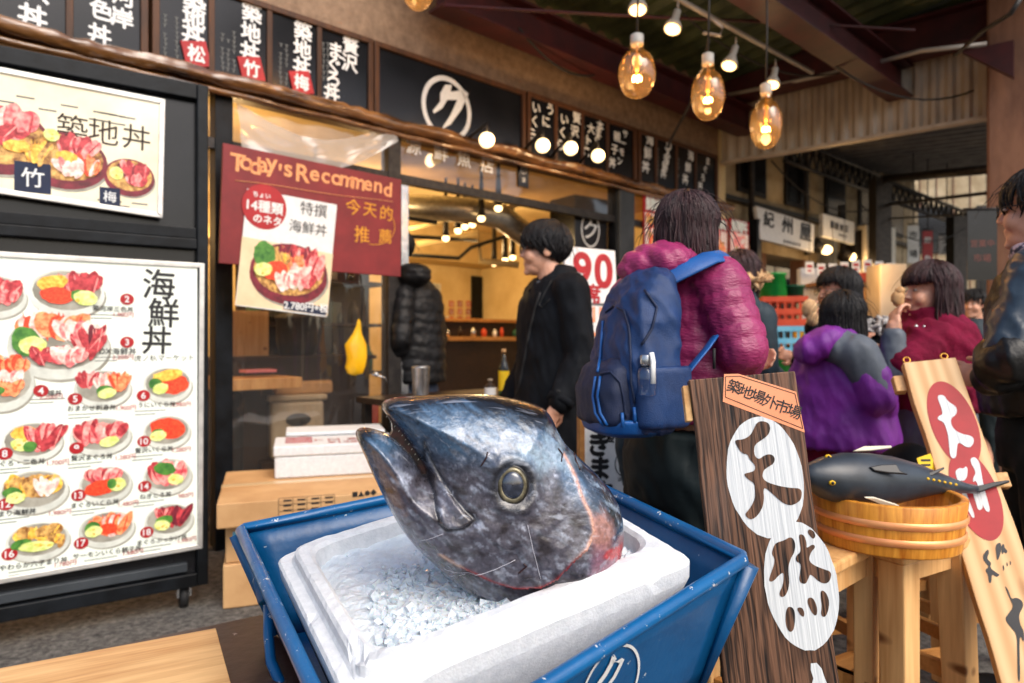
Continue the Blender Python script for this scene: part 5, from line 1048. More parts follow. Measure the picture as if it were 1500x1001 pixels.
# ------------------------------------------------------------------ the tuna head
OUT = [(558, 594), (562, 587), (575, 582), (597, 580), (625, 579), (655, 577), (690, 577), (715, 578), (740, 581), (765, 586), (785, 592), (800, 600), (808, 614), (816, 632), (826, 648), (838, 660), (850, 672), (868, 688), (885, 706), (899, 728), (907, 750), (910, 772), (908, 800), (902, 822), (892, 842), (880, 858), (868, 872), (850, 884), (815, 892), (780, 894), (740, 890), (705, 880), (672, 858), (640, 830), (612, 805), (590, 778), (572, 748), (556, 716), (543, 688), (531, 660), (521, 640), (521, 630), (530, 625), (545, 627), (567, 634), (586, 648), (604, 666), (614, 681), (620, 693), (623, 692), (620, 682), (612, 668), (598, 647), (584, 628), (572, 613), (562, 602)]
GL = [(802, 640), (815, 665), (824, 688), (829, 713), (839, 736), (841, 758), (829, 780), (807, 797), (788, 822), (768, 833), (737, 836), (708, 829), (682, 818), (660, 809), (639, 797)]
MXL = [(616, 640), (622, 655), (630, 672), (641, 694), (653, 713), (667, 730), (680, 741), (672, 749), (660, 754), (643, 757), (634, 750), (630, 735), (629, 712), (626, 698), (620, 684)]
PRE = [(742, 742), (752, 765), (760, 790), (768, 826)]
def resample(p, step, closed=True):
    p = [np.array(q, float) for q in p]; out = []
    m = len(p)
    for i in range(m if closed else m - 1):
        a, c = p[i], p[(i + 1) % m]; k = max(1, int(np.linalg.norm(c - a) / step))
        out += [a + (c - a) * j / k for j in range(k)]
    if not closed: out.append(p[-1])
    return np.array(out)
def smooth_loop(p, it=2):
    for _ in range(it):
        q = []
        for i in range(len(p)):
            a, c = np.array(p[i], float), np.array(p[(i + 1) % len(p)], float); q += [a * .75 + c * .25, a * .25 + c * .75]
        p = q
    return p
def segdist(pts, line, closed=False):
    L = np.array(line, float); A = L if closed else L[:-1]; B = np.roll(L, -1, 0) if closed else L[1:]; best = np.full(len(pts), 1e9)
    for a, c in zip(A, B):
        d = c - a; t = np.clip(((pts - a) @ d) / (d @ d + 1e-12), 0, 1); best = np.minimum(best, np.linalg.norm(pts - a - t[:, None] * d, axis=1))
    return best
def inside(pts, poly):
    x, y = pts[:, 0], pts[:, 1]; r = np.zeros(len(pts), bool); P_ = np.array(poly, float); j = len(P_) - 1
    for i in range(len(P_)):
        xi, yi = P_[i]; xj, yj = P_[j]; c = ((yi > y) != (yj > y)) & (x < (xj - xi) * (y - yi) / (yj - yi + 1e-12) + xi); r ^= c; j = i
    return r
OUTS = resample(smooth_loop(OUT, 1), 2.2)
xs = np.arange(515, 915, 2.7); ys = np.arange(570, 900, 2.34)
gp = np.array([(x + (1.35 if j % 2 else 0), y) for j, y in enumerate(ys) for x in xs]); ok = inside(gp, OUTS); gp = gp[ok]; gp = gp[segdist(gp, OUTS, True) > 2.0]
nb = len(OUTS); allp = [Vector(p) for p in OUTS] + [Vector(p) for p in gp]
rv, re_, rf, ov, _, _ = delaunay_2d_cdt(allp, [(i, (i + 1) % nb) for i in range(nb)], [list(range(nb))], 1, 1e-4)
pts = np.array([(p.x, p.y) for p in rv]); tri = [list(f) for f in rf]
dpx = segdist(pts, OUTS, True); onb = dpx < .05
PXM = FD / 1000
dm = dpx * PXM; q = np.clip(dm / .15, 0, 1); wth = .1 * np.sqrt(1 - (1 - q) ** 2)
dG = segdist(pts, GL); gpoly = GL + [(600, 760), (560, 640), (700, 560)]; inG = inside(pts, gpoly)
dM = segdist(pts, MXL, True); inM = inside(pts, MXL); dE = np.hypot((pts[:, 0] - 730) / 1.0, (pts[:, 1] - 693) / 1.15); dP = segdist(pts, PRE)
MLINE = [(545, 660), (580, 700), (605, 745), (634, 775), (660, 790)]; dJ = segdist(pts, MLINE)
disp = np.where(inG, .010 * np.exp(-dG / 16), -.006 * np.exp(-dG / 10)) * np.clip(dpx / 14, 0, 1)
disp += np.where(inM, .0045, -.0035 * np.exp(-(dM / 5) ** 2)) * np.clip(dM / 4, 0, 1) * np.clip(dpx / 8, 0, 1) - .004 * np.exp(-(dM / 2.2) ** 2) * np.clip(dpx / 8, 0, 1)
disp += .006 * np.exp(-((dE - 30) / 9) ** 2) - .006 * np.exp(-(dE / 20) ** 2) - .002 * np.exp(-(dP / 3) ** 2) - .0015 * np.exp(-(dJ / 3) ** 2)
nz = np.array([noise.noise((p[0] / 26, p[1] / 26, 1)) * .0022 + noise.noise((p[0] / 9, p[1] / 9, 4)) * .0008 for p in pts]); disp += nz * np.clip(dpx / 12, 0, 1)
zf_ = wth + disp * (~onb); zb_ = -wth * 1.0
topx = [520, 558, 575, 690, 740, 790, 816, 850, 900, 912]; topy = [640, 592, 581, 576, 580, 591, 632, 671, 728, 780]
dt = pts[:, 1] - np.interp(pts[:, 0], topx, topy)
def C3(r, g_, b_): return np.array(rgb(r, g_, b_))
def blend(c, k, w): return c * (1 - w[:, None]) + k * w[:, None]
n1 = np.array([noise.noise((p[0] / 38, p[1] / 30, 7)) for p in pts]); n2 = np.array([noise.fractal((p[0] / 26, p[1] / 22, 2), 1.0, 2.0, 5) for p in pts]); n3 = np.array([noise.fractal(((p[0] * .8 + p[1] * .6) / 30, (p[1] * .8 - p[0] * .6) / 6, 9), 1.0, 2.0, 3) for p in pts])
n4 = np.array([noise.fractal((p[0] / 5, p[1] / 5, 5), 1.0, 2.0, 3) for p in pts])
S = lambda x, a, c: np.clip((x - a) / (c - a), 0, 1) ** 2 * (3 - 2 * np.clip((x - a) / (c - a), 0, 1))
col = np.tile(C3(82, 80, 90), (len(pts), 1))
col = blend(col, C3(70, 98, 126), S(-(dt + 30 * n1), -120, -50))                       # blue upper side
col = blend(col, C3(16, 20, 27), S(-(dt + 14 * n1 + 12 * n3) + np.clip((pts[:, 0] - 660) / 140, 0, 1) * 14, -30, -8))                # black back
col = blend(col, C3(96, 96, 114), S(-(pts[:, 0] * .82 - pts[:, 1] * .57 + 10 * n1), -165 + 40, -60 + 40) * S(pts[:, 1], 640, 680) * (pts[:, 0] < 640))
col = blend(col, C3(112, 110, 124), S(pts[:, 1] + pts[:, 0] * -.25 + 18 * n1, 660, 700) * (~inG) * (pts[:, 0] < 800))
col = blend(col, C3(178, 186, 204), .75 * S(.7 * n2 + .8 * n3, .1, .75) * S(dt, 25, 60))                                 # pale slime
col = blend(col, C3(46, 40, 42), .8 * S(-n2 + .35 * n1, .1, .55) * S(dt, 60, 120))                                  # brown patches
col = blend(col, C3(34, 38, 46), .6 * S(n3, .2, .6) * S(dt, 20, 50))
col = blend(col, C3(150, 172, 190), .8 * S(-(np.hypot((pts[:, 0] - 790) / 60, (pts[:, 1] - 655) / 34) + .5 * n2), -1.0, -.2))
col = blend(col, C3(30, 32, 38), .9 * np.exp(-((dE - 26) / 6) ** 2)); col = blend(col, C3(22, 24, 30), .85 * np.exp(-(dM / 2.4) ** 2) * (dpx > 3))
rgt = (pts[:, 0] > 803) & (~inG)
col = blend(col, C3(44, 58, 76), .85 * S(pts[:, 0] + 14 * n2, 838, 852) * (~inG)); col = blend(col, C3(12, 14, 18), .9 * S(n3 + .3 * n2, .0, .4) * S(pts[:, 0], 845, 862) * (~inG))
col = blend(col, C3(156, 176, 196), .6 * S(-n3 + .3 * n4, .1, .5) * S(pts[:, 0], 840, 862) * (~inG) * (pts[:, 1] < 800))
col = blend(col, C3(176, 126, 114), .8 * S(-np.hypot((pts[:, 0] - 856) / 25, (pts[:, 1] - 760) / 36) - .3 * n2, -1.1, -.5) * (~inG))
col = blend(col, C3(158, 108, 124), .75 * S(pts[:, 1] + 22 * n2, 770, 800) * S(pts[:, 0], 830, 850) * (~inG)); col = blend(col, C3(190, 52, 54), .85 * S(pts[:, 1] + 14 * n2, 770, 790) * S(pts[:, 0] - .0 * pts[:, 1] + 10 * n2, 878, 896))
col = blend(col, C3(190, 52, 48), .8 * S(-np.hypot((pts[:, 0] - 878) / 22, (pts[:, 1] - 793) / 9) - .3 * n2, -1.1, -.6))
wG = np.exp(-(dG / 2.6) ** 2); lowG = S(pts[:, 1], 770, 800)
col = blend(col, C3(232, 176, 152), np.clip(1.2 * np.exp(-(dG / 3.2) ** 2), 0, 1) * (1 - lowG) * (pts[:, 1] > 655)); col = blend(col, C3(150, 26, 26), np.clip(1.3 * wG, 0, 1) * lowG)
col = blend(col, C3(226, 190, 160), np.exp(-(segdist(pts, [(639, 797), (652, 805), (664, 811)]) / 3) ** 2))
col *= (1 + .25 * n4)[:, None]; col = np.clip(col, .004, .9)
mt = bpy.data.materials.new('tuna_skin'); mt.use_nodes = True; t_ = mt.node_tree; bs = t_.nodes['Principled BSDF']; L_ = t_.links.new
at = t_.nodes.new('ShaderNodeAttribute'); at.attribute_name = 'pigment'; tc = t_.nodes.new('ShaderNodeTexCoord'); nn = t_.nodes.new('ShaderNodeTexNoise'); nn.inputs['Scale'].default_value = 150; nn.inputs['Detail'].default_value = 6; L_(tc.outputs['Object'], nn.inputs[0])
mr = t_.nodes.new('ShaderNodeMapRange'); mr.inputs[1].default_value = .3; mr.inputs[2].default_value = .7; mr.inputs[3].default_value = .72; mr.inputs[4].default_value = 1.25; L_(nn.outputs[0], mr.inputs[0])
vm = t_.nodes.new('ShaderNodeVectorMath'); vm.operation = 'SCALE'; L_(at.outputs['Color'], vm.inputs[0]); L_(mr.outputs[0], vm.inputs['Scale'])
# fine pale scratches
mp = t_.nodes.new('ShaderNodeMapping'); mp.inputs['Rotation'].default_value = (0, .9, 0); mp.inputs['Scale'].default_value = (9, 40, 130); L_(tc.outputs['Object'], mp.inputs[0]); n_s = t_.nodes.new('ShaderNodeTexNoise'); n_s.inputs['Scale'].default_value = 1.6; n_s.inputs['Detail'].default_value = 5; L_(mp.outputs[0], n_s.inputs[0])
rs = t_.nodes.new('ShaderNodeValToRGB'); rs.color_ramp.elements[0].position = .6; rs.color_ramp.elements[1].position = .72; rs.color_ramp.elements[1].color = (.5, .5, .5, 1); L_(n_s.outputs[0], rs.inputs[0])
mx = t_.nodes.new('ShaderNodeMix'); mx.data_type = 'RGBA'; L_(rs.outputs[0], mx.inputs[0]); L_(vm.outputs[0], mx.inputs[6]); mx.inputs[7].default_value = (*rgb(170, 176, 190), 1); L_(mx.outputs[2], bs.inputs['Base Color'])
bs.inputs['Roughness'].default_value = .24; bs.inputs['Metallic'].default_value = .12; bs.inputs['Coat Weight'].default_value = .55; bs.inputs['Coat Roughness'].default_value = .1
bp = t_.nodes.new('ShaderNodeBump'); bp.inputs['Strength'].default_value = .45; bp.inputs['Distance'].default_value = .003; L_(nn.outputs[0], bp.inputs['Height']); L_(bp.outputs[0], bs.inputs['Normal'])
me = bpy.data.meshes.new('tuna_head'); hits = [FF.hit(*p) for p in pts]; vs = [(a[0], a[1], zf_[i]) for i, a in enumerate(hits)]; back = {}
for i, a in enumerate(hits):
    if not onb[i]: back[i] = len(vs); vs.append((a[0], a[1], zb_[i]))
fs = []
for f in tri:
    a = [vs[i] for i in f]; ar = (a[1][0] - a[0][0]) * (a[2][1] - a[0][1]) - (a[1][1] - a[0][1]) * (a[2][0] - a[0][0])
    f = f if ar > 0 else f[::-1]; fs.append(f); fs.append([back.get(i, i) for i in f[::-1]])
me.from_pydata(vs, [], fs); me.materials.append(mt); me.polygons.foreach_set('use_smooth', [True] * len(fs))
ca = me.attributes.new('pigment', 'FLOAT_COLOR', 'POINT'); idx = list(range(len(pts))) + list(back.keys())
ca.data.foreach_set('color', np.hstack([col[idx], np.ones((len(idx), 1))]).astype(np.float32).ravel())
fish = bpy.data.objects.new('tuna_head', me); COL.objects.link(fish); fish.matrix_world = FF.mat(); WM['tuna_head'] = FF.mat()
tag(fish, 'huge blue grey tuna head with open jaws resting on crushed ice', 'fish head')
M['iris'] = mat('iris', rgb(88, 82, 64), rgb(142, 134, 110), sc=120, rough=.25, metal=.5); M['pupil'] = mat('pupil', rgb(22, 28, 42), rgb(58, 66, 84), sc=60, rough=.08, spec=.8, coat=1); M['eye_dark'] = mat('eye_dark', rgb(20, 18, 18), rough=.3)
i0 = int(np.argmin(np.hypot(pts[:, 0] - 730, pts[:, 1] - 693))); e0 = FF.hit(730, 693); ez = zf_[i0]
nx_ = Vector((-.16, .08, 1)).normalized(); nw = FF.x * nx_.x + FF.y * nx_.y + FF.z * nx_.z; EF = Frame(FF.at(e0[0], e0[1], ez - .004), FF.x - nw * FF.x.dot(nw), FF.y - nw * FF.y.dot(nw))
b = MB(); b.lathe(EF, [(.0285, -.012), (.0285, .004), (.0265, .009), (.0245, .0085)], 40, sx=.86, sy=1.06, cap=False); ey = b.build('eye', M['eye_dark'], fish)
b = MB(); b.lathe(EF, [(.0255, .002), (.0245, .0095), (.0215, .0115), (.0185, .0105)], 40, sx=.86, sy=1.06, cap=False); b.build('iris_ring', M['iris'], ey)
b = MB(); b.lathe(EF, [(.0195, .006), (.0185, .0105), (.014, .0125), (.008, .0137), (.001, .014)], 40, sx=.86, sy=1.06, cap=False); b.build('pupil', M['pupil'], ey)
M['mouth'] = mat('mouth', rgb(16, 9, 9), rgb(96, 44, 36), sc=40, rough=.3, coat=.5)
b = MB(); mo = [(563, 600), (575, 606), (600, 636), (616, 660), (628, 694), (622, 705), (606, 692), (585, 668), (566, 648), (575, 632), (574, 620)]
b.prism(FF, [FF.hit(*p) for p in mo], -.02, .004); b.build('mouth', M['mouth'], fish)
M['tooth'] = mat('tooth', rgb(226, 220, 200), rough=.3); b = MB()
for ln, dr in (([(566, 608), (584, 629), (598, 648), (612, 670)], (-.4, -.5)), ([(568, 640), (584, 652), (600, 669)], (.4, .7))):
    for p in resample(ln, 7, False): a = FF.hit(*p); b.tube([FF.at(a[0], a[1], .012), FF.at(a[0] + dr[0] * .004, a[1] + dr[1] * .004, .013)], [.0007, .0001], 5)
b.build('teeth', M['tooth'], fish)
b = MB()
def onfish(u, v): i = int(np.argmin(np.hypot(pts[:, 0] - u, pts[:, 1] - v))); a = FF.hit(u, v); return FF.at(a[0], a[1], zf_[i] + .0006)
for ln in ([(600, 786), (618, 775), (638, 762)], [(637, 822), (662, 824), (690, 816), (712, 806), (733, 793)], [(640, 838), (655, 833), (672, 823)], [(748, 745), (756, 778), (768, 820)], [(700, 650), (692, 660), (688, 668)]):
    ln = [onfish(*p) for p in resample(ln, 6, False)]; b.tube(ln, .0004, 5)
b.build('scratch', mat('scratch', rgb(206, 204, 214), rough=.4), fish)
b = MB()
for ln in ([(835, 660), (832, 668), (836, 680)], [(800, 648), (806, 656), (803, 665)], [(738, 812), (748, 802), (744, 798)], [(778, 838), (788, 848), (792, 854)], [(688, 668), (695, 656), (697, 649)]): b.tube([onfish(*p) for p in resample(ln, 3, False)], [.0012] * len(resample(ln, 3, False)), 5)
b.build('cut_mark', mat('cut_mark', rgb(44, 12, 14), rough=.4), fish)

# ------------------------------------------------------------------ wooden sign planks
def plank(tl, tr, bm, name, label, mw, me_, thick, length):
    tl, tr, bm = Vector(tl), Vector(tr), Vector(bm); tm = (tl + tr) / 2; f0 = Frame(tm, tr - tl, tm - bm); w = (tr - tl).length
    t = thing(name, label, 'sign', frame=Frame(f0.at(0, -length), f0.x, f0.y)); f = Frame(f0.at(0, -length), f0.x, f0.y)
    b = MB(); rnd = random.Random(len(label)); pts_ = []
    for i in range(31): y = length * i / 30; pts_.append((w / 2 + .0025 * noise.noise((y * 8, 1, 2)), y))
    for i in range(31): y = length * (30 - i) / 30; pts_.append((-w / 2 + .0035 * noise.noise((y * 8, 5, 2)), y))
    b.prism(f, pts_, -thick, 0); b.build('plank', mw, t, bevel=.0025)
    return t, f, w
t, f, w = plank(P(1010, 556, 1.33), P(1165, 543, 1.30), P(1199, 1001, 1.205), 'plank_sign', 'dark burnt wood plank sign with white painted circles', M['burnt'], M['burnt_edge'], .034, 1.18)
def C1(p): return f.hit(p[0] / 2.082 + 980, p[1] / 2.082 + 520)
b = MB(); 
def el(cx, cy, ex, ey_, z):
    c = C1((cx, cy)); rx = (C1((cx + ex, cy))[0] - C1((cx - ex, cy))[0]) / 2; return c, rx
c, rx = el(292, 370, 117, 0, 0); b.ellipse(f, c[0], c[1], rx, .112, .0006, 0, 48, 0, .02)
c, rx = el(402, 700, 112, 0, 0); b.ellipse(f, c[0], c[1], rx, .112, .0010, 0, 48, 0, .02)
b.poly(f, [C1(p) for p in ((432, 940), (450, 938), (465, 955), (475, 985), (490, 1020), (500, 1080), (440, 1090), (425, 1040), (440, 985), (432, 960))], .0006, 0); b.build('white_paint', M['paint_white'], t)
TEN = [(268, 205), (285, 200), (305, 208), (309, 225), (303, 243), (285, 257), (262, 272), (258, 290), (262, 310), (275, 318), (290, 305), (310, 301), (323, 312), (320, 330), (300, 342), (287, 352), (284, 372), (295, 386), (330, 398), (370, 405), (405, 406), (403, 440), (388, 452), (370, 459), (345, 450), (318, 425), (292, 402), (287, 412), (290, 435), (285, 465), (268, 492), (248, 503), (229, 486), (245, 470), (262, 440), (262, 410), (260, 390), (240, 378), (226, 362), (245, 358), (262, 352), (263, 335), (245, 318), (240, 302), (222, 300), (205, 275), (200, 258), (225, 258), (248, 245), (258, 225)]
NEN = [[(325, 572), (350, 565), (372, 552), (385, 570), (383, 600), (370, 620), (362, 650), (368, 700), (355, 735), (340, 738), (335, 725), (348, 700), (350, 660), (335, 670), (318, 690), (303, 690), (310, 665), (320, 640), (322, 620), (312, 605), (318, 585)], [(395, 545), (412, 548), (420, 575), (418, 590), (438, 575), (447, 585), (432, 600), (425, 625), (440, 640), (470, 652), (495, 660), (492, 685), (478, 698), (455, 690), (430, 665), (425, 680), (415, 700), (395, 690), (400, 660), (402, 635), (385, 628), (388, 610), (402, 600), (398, 570)], [(425, 530), (440, 535), (447, 550), (440, 562), (428, 550), (422, 540)], [(362, 765), (380, 770), (385, 800), (380, 840), (365, 845), (355, 820), (355, 785)], [(388, 770), (405, 768), (413, 785), (410, 800), (398, 790)], [(425, 738), (440, 740), (452, 770), (450, 795), (438, 790), (425, 765), (421, 750)], [(462, 715), (478, 722), (489, 750), (485, 780), (475, 800), (462, 793), (466, 765), (462, 740)]]
def sm(p): return [tuple(q) for q in smooth_loop(p, 2)]
b = MB()
for s in [TEN] + NEN: b.poly(f, sm([C1(p) for p in s]), .0016)
b.build('brush_characters', M['burnt'], t)
b = MB(); b.poly(f, [C1(p) for p in ((168, 58), (212, 57), (388, 112), (414, 236), (164, 142))], .0008, 0)
i0_, i1_ = C1((200, 96)), C1((382, 172))
for i, ch in enumerate('築地場外市場'):
    w_ = i / 5; b.text(f, ch, i0_[0] + (i1_[0] - i0_[0]) * w_, i0_[1] + (i1_[1] - i0_[1]) * w_, .0275, .0014, 1, .005, -.42)
for a, c in (((172, 128), (408, 224)), ((172, 66), (215, 64)), ((215, 64), (384, 118)), ((172, 66), (172, 128)), ((384, 118), (408, 224))): b.tube([f.at(*C1(a), .0012), f.at(*C1(c), .0012)], .0006, 4, 1)
b.build('orange_label', [M['orange_label'], M['black_print']], t)
b = MB(); b.box(f, -w / 2 - .014, -w / 2 - .001, 1.1, 1.17, -.045, -.006); b.build('side_batten', M['pine'], t, bevel=.002)
t, f, w = plank(P(1322, 531, 2.0), P(1400, 523, 1.97), P(1524, 1001, 1.58), 'plank_sign', 'pale pine plank sign with red circles and white characters', M['pine_sign'], M['pine'], .03, 1.31)
def C2(p): return f.hit(p[0] / 2.677 + 940, p[1] / 2.677 + 340)
def C4(p): return f.hit(p[0] / 2.772 + 1180, p[1] / 2.772 + 640)
b = MB(); c0, c1 = C2((1222, 748)), C4((690, 232)); rx0 = (C2((1308, 748))[0] - C2((1130, 748))[0]) / 2
b.ellipse(f, c0[0], c0[1], rx0 * 1.04, .127, .0008, 0, 44); b.ellipse(f, c1[0], c1[1], rx0 * .98, .12, .0011, 0, 44); b.build('red_paint', M['red_print'], t)
b = MB(); b.poly(f, sm([C2(p) for p in [(1155, 640), (1185, 638), (1200, 665), (1235, 685), (1235, 715), (1210, 730), (1215, 765), (1245, 790), (1300, 800), (1302, 830), (1280, 850), (1240, 820), (1235, 850), (1232, 888), (1210, 885), (1205, 840), (1200, 790), (1185, 745), (1158, 735), (1165, 720), (1180, 715), (1175, 690)]]), .0018)
for s in ([(610, 135), (625, 125), (640, 130), (650, 118), (658, 130), (655, 165), (640, 180), (625, 175), (640, 190), (660, 250), (688, 320), (680, 333), (665, 310), (640, 250), (618, 180), (608, 150)], [(668, 88), (685, 80), (705, 100), (712, 140), (722, 200), (748, 290), (745, 308), (725, 295), (712, 250), (700, 200), (690, 175), (678, 185), (680, 165), (690, 150), (685, 130), (672, 110)], [(675, 220), (700, 215), (712, 235), (722, 290), (700, 300), (690, 265)]): b.poly(f, sm([C4(p) for p in s]), .0018)
b.build('white_characters', M['paint_white'], t)
b = MB()
for s in ([(720, 480), (740, 452), (746, 470), (735, 495), (755, 510), (748, 530), (770, 548), (790, 560), (775, 570), (755, 555), (755, 590), (745, 595), (742, 560), (728, 540), (745, 528), (735, 515), (722, 500)], [(770, 440), (790, 425), (795, 445), (790, 480), (778, 505), (775, 480)], [(795, 440), (805, 432), (808, 450), (820, 462), (815, 475), (803, 465), (800, 480), (795, 465)], [(800, 515), (808, 530), (803, 550)], [(815, 505), (822, 515), (818, 530)], [(828, 500), (835, 508), (832, 525)], [(808, 600), (825, 625), (835, 660), (855, 650), (880, 665), (884, 690), (865, 720), (870, 760), (887, 790), (887, 840), (870, 800), (868, 860), (872, 990), (862, 995), (860, 880), (858, 800), (835, 775), (808, 740), (825, 715), (845, 690), (832, 660), (818, 630)]): b.poly(f, sm([C4(p) for p in s]), .001)
b.build('black_characters', M['black_print'], t)
for x in (-w * .38, w * .33): b = MB(); c = f.at(x, 1.31 + .012, -.012); b.tube([c + f.x * (.009 * math.cos(a)) + f.y * (.009 * math.sin(a)) for a in np.linspace(0, 6.28, 15)[:-1]], .0025, 6, closed=True); b.tube([f.at(x, 1.3101, -.012), f.at(x, 1.315, -.012)], .0025, 6); b.build('screw_eye', M['brass'], t)
b = MB(); b.box(f, -w / 2 - .03, -w / 2 - .001, 1.23, 1.28, -.05, -.02); b.box(f, w / 2 + .001, w / 2 + .03, .93, .97, -.04, -.01); b.build('peg', M['pine'], t, bevel=.003)

# ------------------------------------------------------------------ stools, tub, toy fish
def stool(c, yaw, w, dpt, h, leg, label, splay=.03, m='pine'):
    f = fr_yaw((c[0], c[1], 0), yaw); t = thing('stool', label, 'stool', frame=f)
    b = MB(); b.box(f, -w / 2, w / 2, -dpt / 2, dpt / 2, h - .03, h); b.build('seat', M[m], t, bevel=.008, seg=3)
    for sx in (-1, 1):
        for sy in (-1, 1):
            b = MB(); x0, y0 = sx * (w / 2 - leg * .6), sy * (dpt / 2 - leg * .6); x1, y1 = x0 + sx * splay, y0 + sy * splay; l2 = leg / 2
            b.add([f.at(x1 + a * l2 * .85, y1 + c_ * l2 * .85, 0) for a, c_ in ((-1, -1), (1, -1), (1, 1), (-1, 1))] + [f.at(x0 + a * l2, y0 + c_ * l2, h - .03) for a, c_ in ((-1, -1), (1, -1), (1, 1), (-1, 1))], [(3, 2, 1, 0), (4, 5, 6, 7), (0, 1, 5, 4), (1, 2, 6, 5), (2, 3, 7, 6), (3, 0, 4, 7)]); b.build('leg', M[m], t, bevel=.004)
    xw, yw = w / 2 - leg * 1.1, dpt / 2 - leg * 1.1
    for s in (-1, 1): b = MB(); b.box(f, -xw, xw, s * (dpt / 2 - leg * .6) - .011, s * (dpt / 2 - leg * .6) + .011, h - .085, h - .031); b.build('apron', M[m], t); b = MB(); b.box(f, s * (w / 2 - leg * .6) - .011, s * (w / 2 - leg * .6) + .011, -yw, yw, h - .085, h - .031); b.build('apron', M[m], t)
    for s in (-1, 1): b = MB(); q_ = splay * .62; b.box(f, -xw - q_, xw + q_, s * (dpt / 2 - leg * .6 + q_) - .011, s * (dpt / 2 - leg * .6 + q_) + .011, h * .36, h * .36 + .04); b.build('stretcher', M['shelf_wood'], t); b = MB(); b.box(f, s * (w / 2 - leg * .6 + q_) - .011, s * (w / 2 - leg * .6 + q_) + .011, -yw - q_, yw + q_, h * .44, h * .44 + .04); b.build('stretcher', M['shelf_wood'], t)
    return t
stool((.70, 1.74), RAD(42), .34, .34, .70, .05, 'pale wooden stool partly hidden by the burnt plank sign', 0.0)
stool((.985, 1.83), RAD(30), .33, .33, .70, .068, 'pale wooden stool with thick legs under the round tub', .02)
stool((.56, 2.12), RAD(-10), .36, .34, .635, .045, 'wooden stool behind the blue tray carrying the black bag', .01)
stool((1.62, 2.62), RAD(20), .36, .34, .5, .05, 'low wooden stool leaning behind the pale pine plank sign', .02)
TU = Frame((P(1297, 727, 1.72).x, 1.72, .7015), (1, 0, 0), (0, 1, 0)); t = thing('wooden_tub', 'shallow round wooden tub with two copper hoops', 'tub', tuple(TU.o))
R0 = .176; b = MB(); b.lathe(TU, [(R0 * .93, 0), (R0 * .935, .003), (R0, .118), (R0 - .003, .121), (R0 - .016, .121), (R0 - .018, .118), (R0 * .93 - .018, .015), (.001, .015)], 72, cap=True); b.build('tub_body', M['tub'], t)
for z in (.035, .075): rr_ = R0 * (.935 + .065 * z / .118) + .001; b = MB(); b.lathe(TU, [(rr_, z - .009), (rr_ + .004, z - .005), (rr_ + .0042, z + .005), (rr_ + .0008, z + .009)], 72, cap=False); b.build('hoop', M['copper'], t)
# toy tuna
ax = [(1172, 694, 4, 1.63), (1185, 696, 18, 1.64), (1205, 699, 30, 1.65), (1235, 701, 38, 1.67), (1270, 703, 39.5, 1.69), (1305, 703, 35, 1.71), (1340, 704, 26, 1.73), (1370, 707, 17, 1.745), (1395, 711, 11, 1.76), (1415, 715, 7.5, 1.77), (1432, 717, 6, 1.78)]
b = MB(); b.tube([P(u, v, d) for u, v, r, d in ax], [r * d / 1000 for u, v, r, d in ax], 28, up=(0, 0, 1), flat=.95); toy = b.build('toy_tuna', M['toy_skin'], label='shiny black toy tuna lying across the wooden tub', cat='toy fish')
def fin(name, px, d, th, m, tilt=0):
    f_ = Frame(P(*px[0], d), (1, .06, 0), (0, tilt, 1)); q_ = [f_.hit(*p) for p in px]; b = MB(); b.prism(f_, q_, -th / 2, th / 2); return b.build(name, M[m], toy, bevel=th * .3)
fin('pectoral_fin', [(1273, 684), (1290, 681), (1312, 680), (1318, 690), (1330, 695), (1300, 693), (1280, 690)], 1.63, .008, 'toy_fin', .6)
fin('rear_fin', [(1335, 696), (1360, 692), (1382, 684), (1383, 687), (1365, 697), (1345, 700)], 1.70, .006, 'toy_fin', .5)
fin('dorsal_fin', [(1249, 661), (1265, 654), (1305, 653), (1306, 656), (1275, 660)], 1.72, .006, 'toy_white', 1)
fin('belly_fin', [(1266, 728), (1280, 728), (1312, 738), (1318, 741), (1290, 738)], 1.60, .006, 'toy_white', -.5)
fin('tail_fin', [(1408, 712), (1430, 712), (1455, 706), (1477, 703), (1478, 707), (1455, 714), (1436, 721), (1412, 722)], 1.775, .012, 'toy_fin', .4)
bpy.context.view_layer.update()
for u, v, d in ((1219, 707, 1.6), (1213, 669, 1.64)):
    b = MB(); c = surf(toy, u, v, .0) or P(u, v, d); b.ell(c, (.008, .005, .006), mi=0); b.ell(c + Vector((0, -.004, 0)), (.004, .003, .004), mi=1); b.build('toy_eye', [M['toy_yellow'], M['black_print']], toy)
for i in range(6): u, v = 1359 + i * 8.2, 701 + i * 1.7; b = MB(); b.ell(surf(toy, u, v) or P(u, v, 1.722 + i * .006), (.0045, .0045, .0035), nu=8, nv=6); b.build('finlet', M['toy_yellow'], toy)
f = Frame(P(1358, 690, 1.85), (1, .1, 0), (0, .2, 1)); b = MB(); q_ = [f.hit(*p) for p in ((1343, 671), (1363, 664), (1373, 690), (1350, 695))]; b.prism(f, q_, -.002, 0)
for i in range(3): x, y = f.hit(1356, 674 + i * 7); b.box(f, x - .014, x + .014, y - .003, y + .003, 0, .0006, 1)
tag(b.build('price_tag', [M['tag_yellow'], M['black_print']]), 'small yellow tag behind the toy tuna', 'tag')
def lump(c, r, label, name='black_bag'):
    b = MB(); b.ell(c, r, nu=24, nv=18); b.v = [p + (p - Vector(c)).normalized() * .02 * noise.noise(p * 9) for p in b.v]; return tag(b.build(name, M['black_cloth']), label, 'bag')
lump(P(1020, 752, 2.0), (.085, .1, .105), 'rounded black bag on the stool left of the burnt plank')
stool((1.2, 2.2), RAD(15), .3, .3, .6, .045, 'wooden stool carrying the black bag behind the toy tuna', .01)
lump(P(1335, 715, 2.12), (.11, .1, .145), 'rounded black bag behind the toy tuna', 'black_bag')
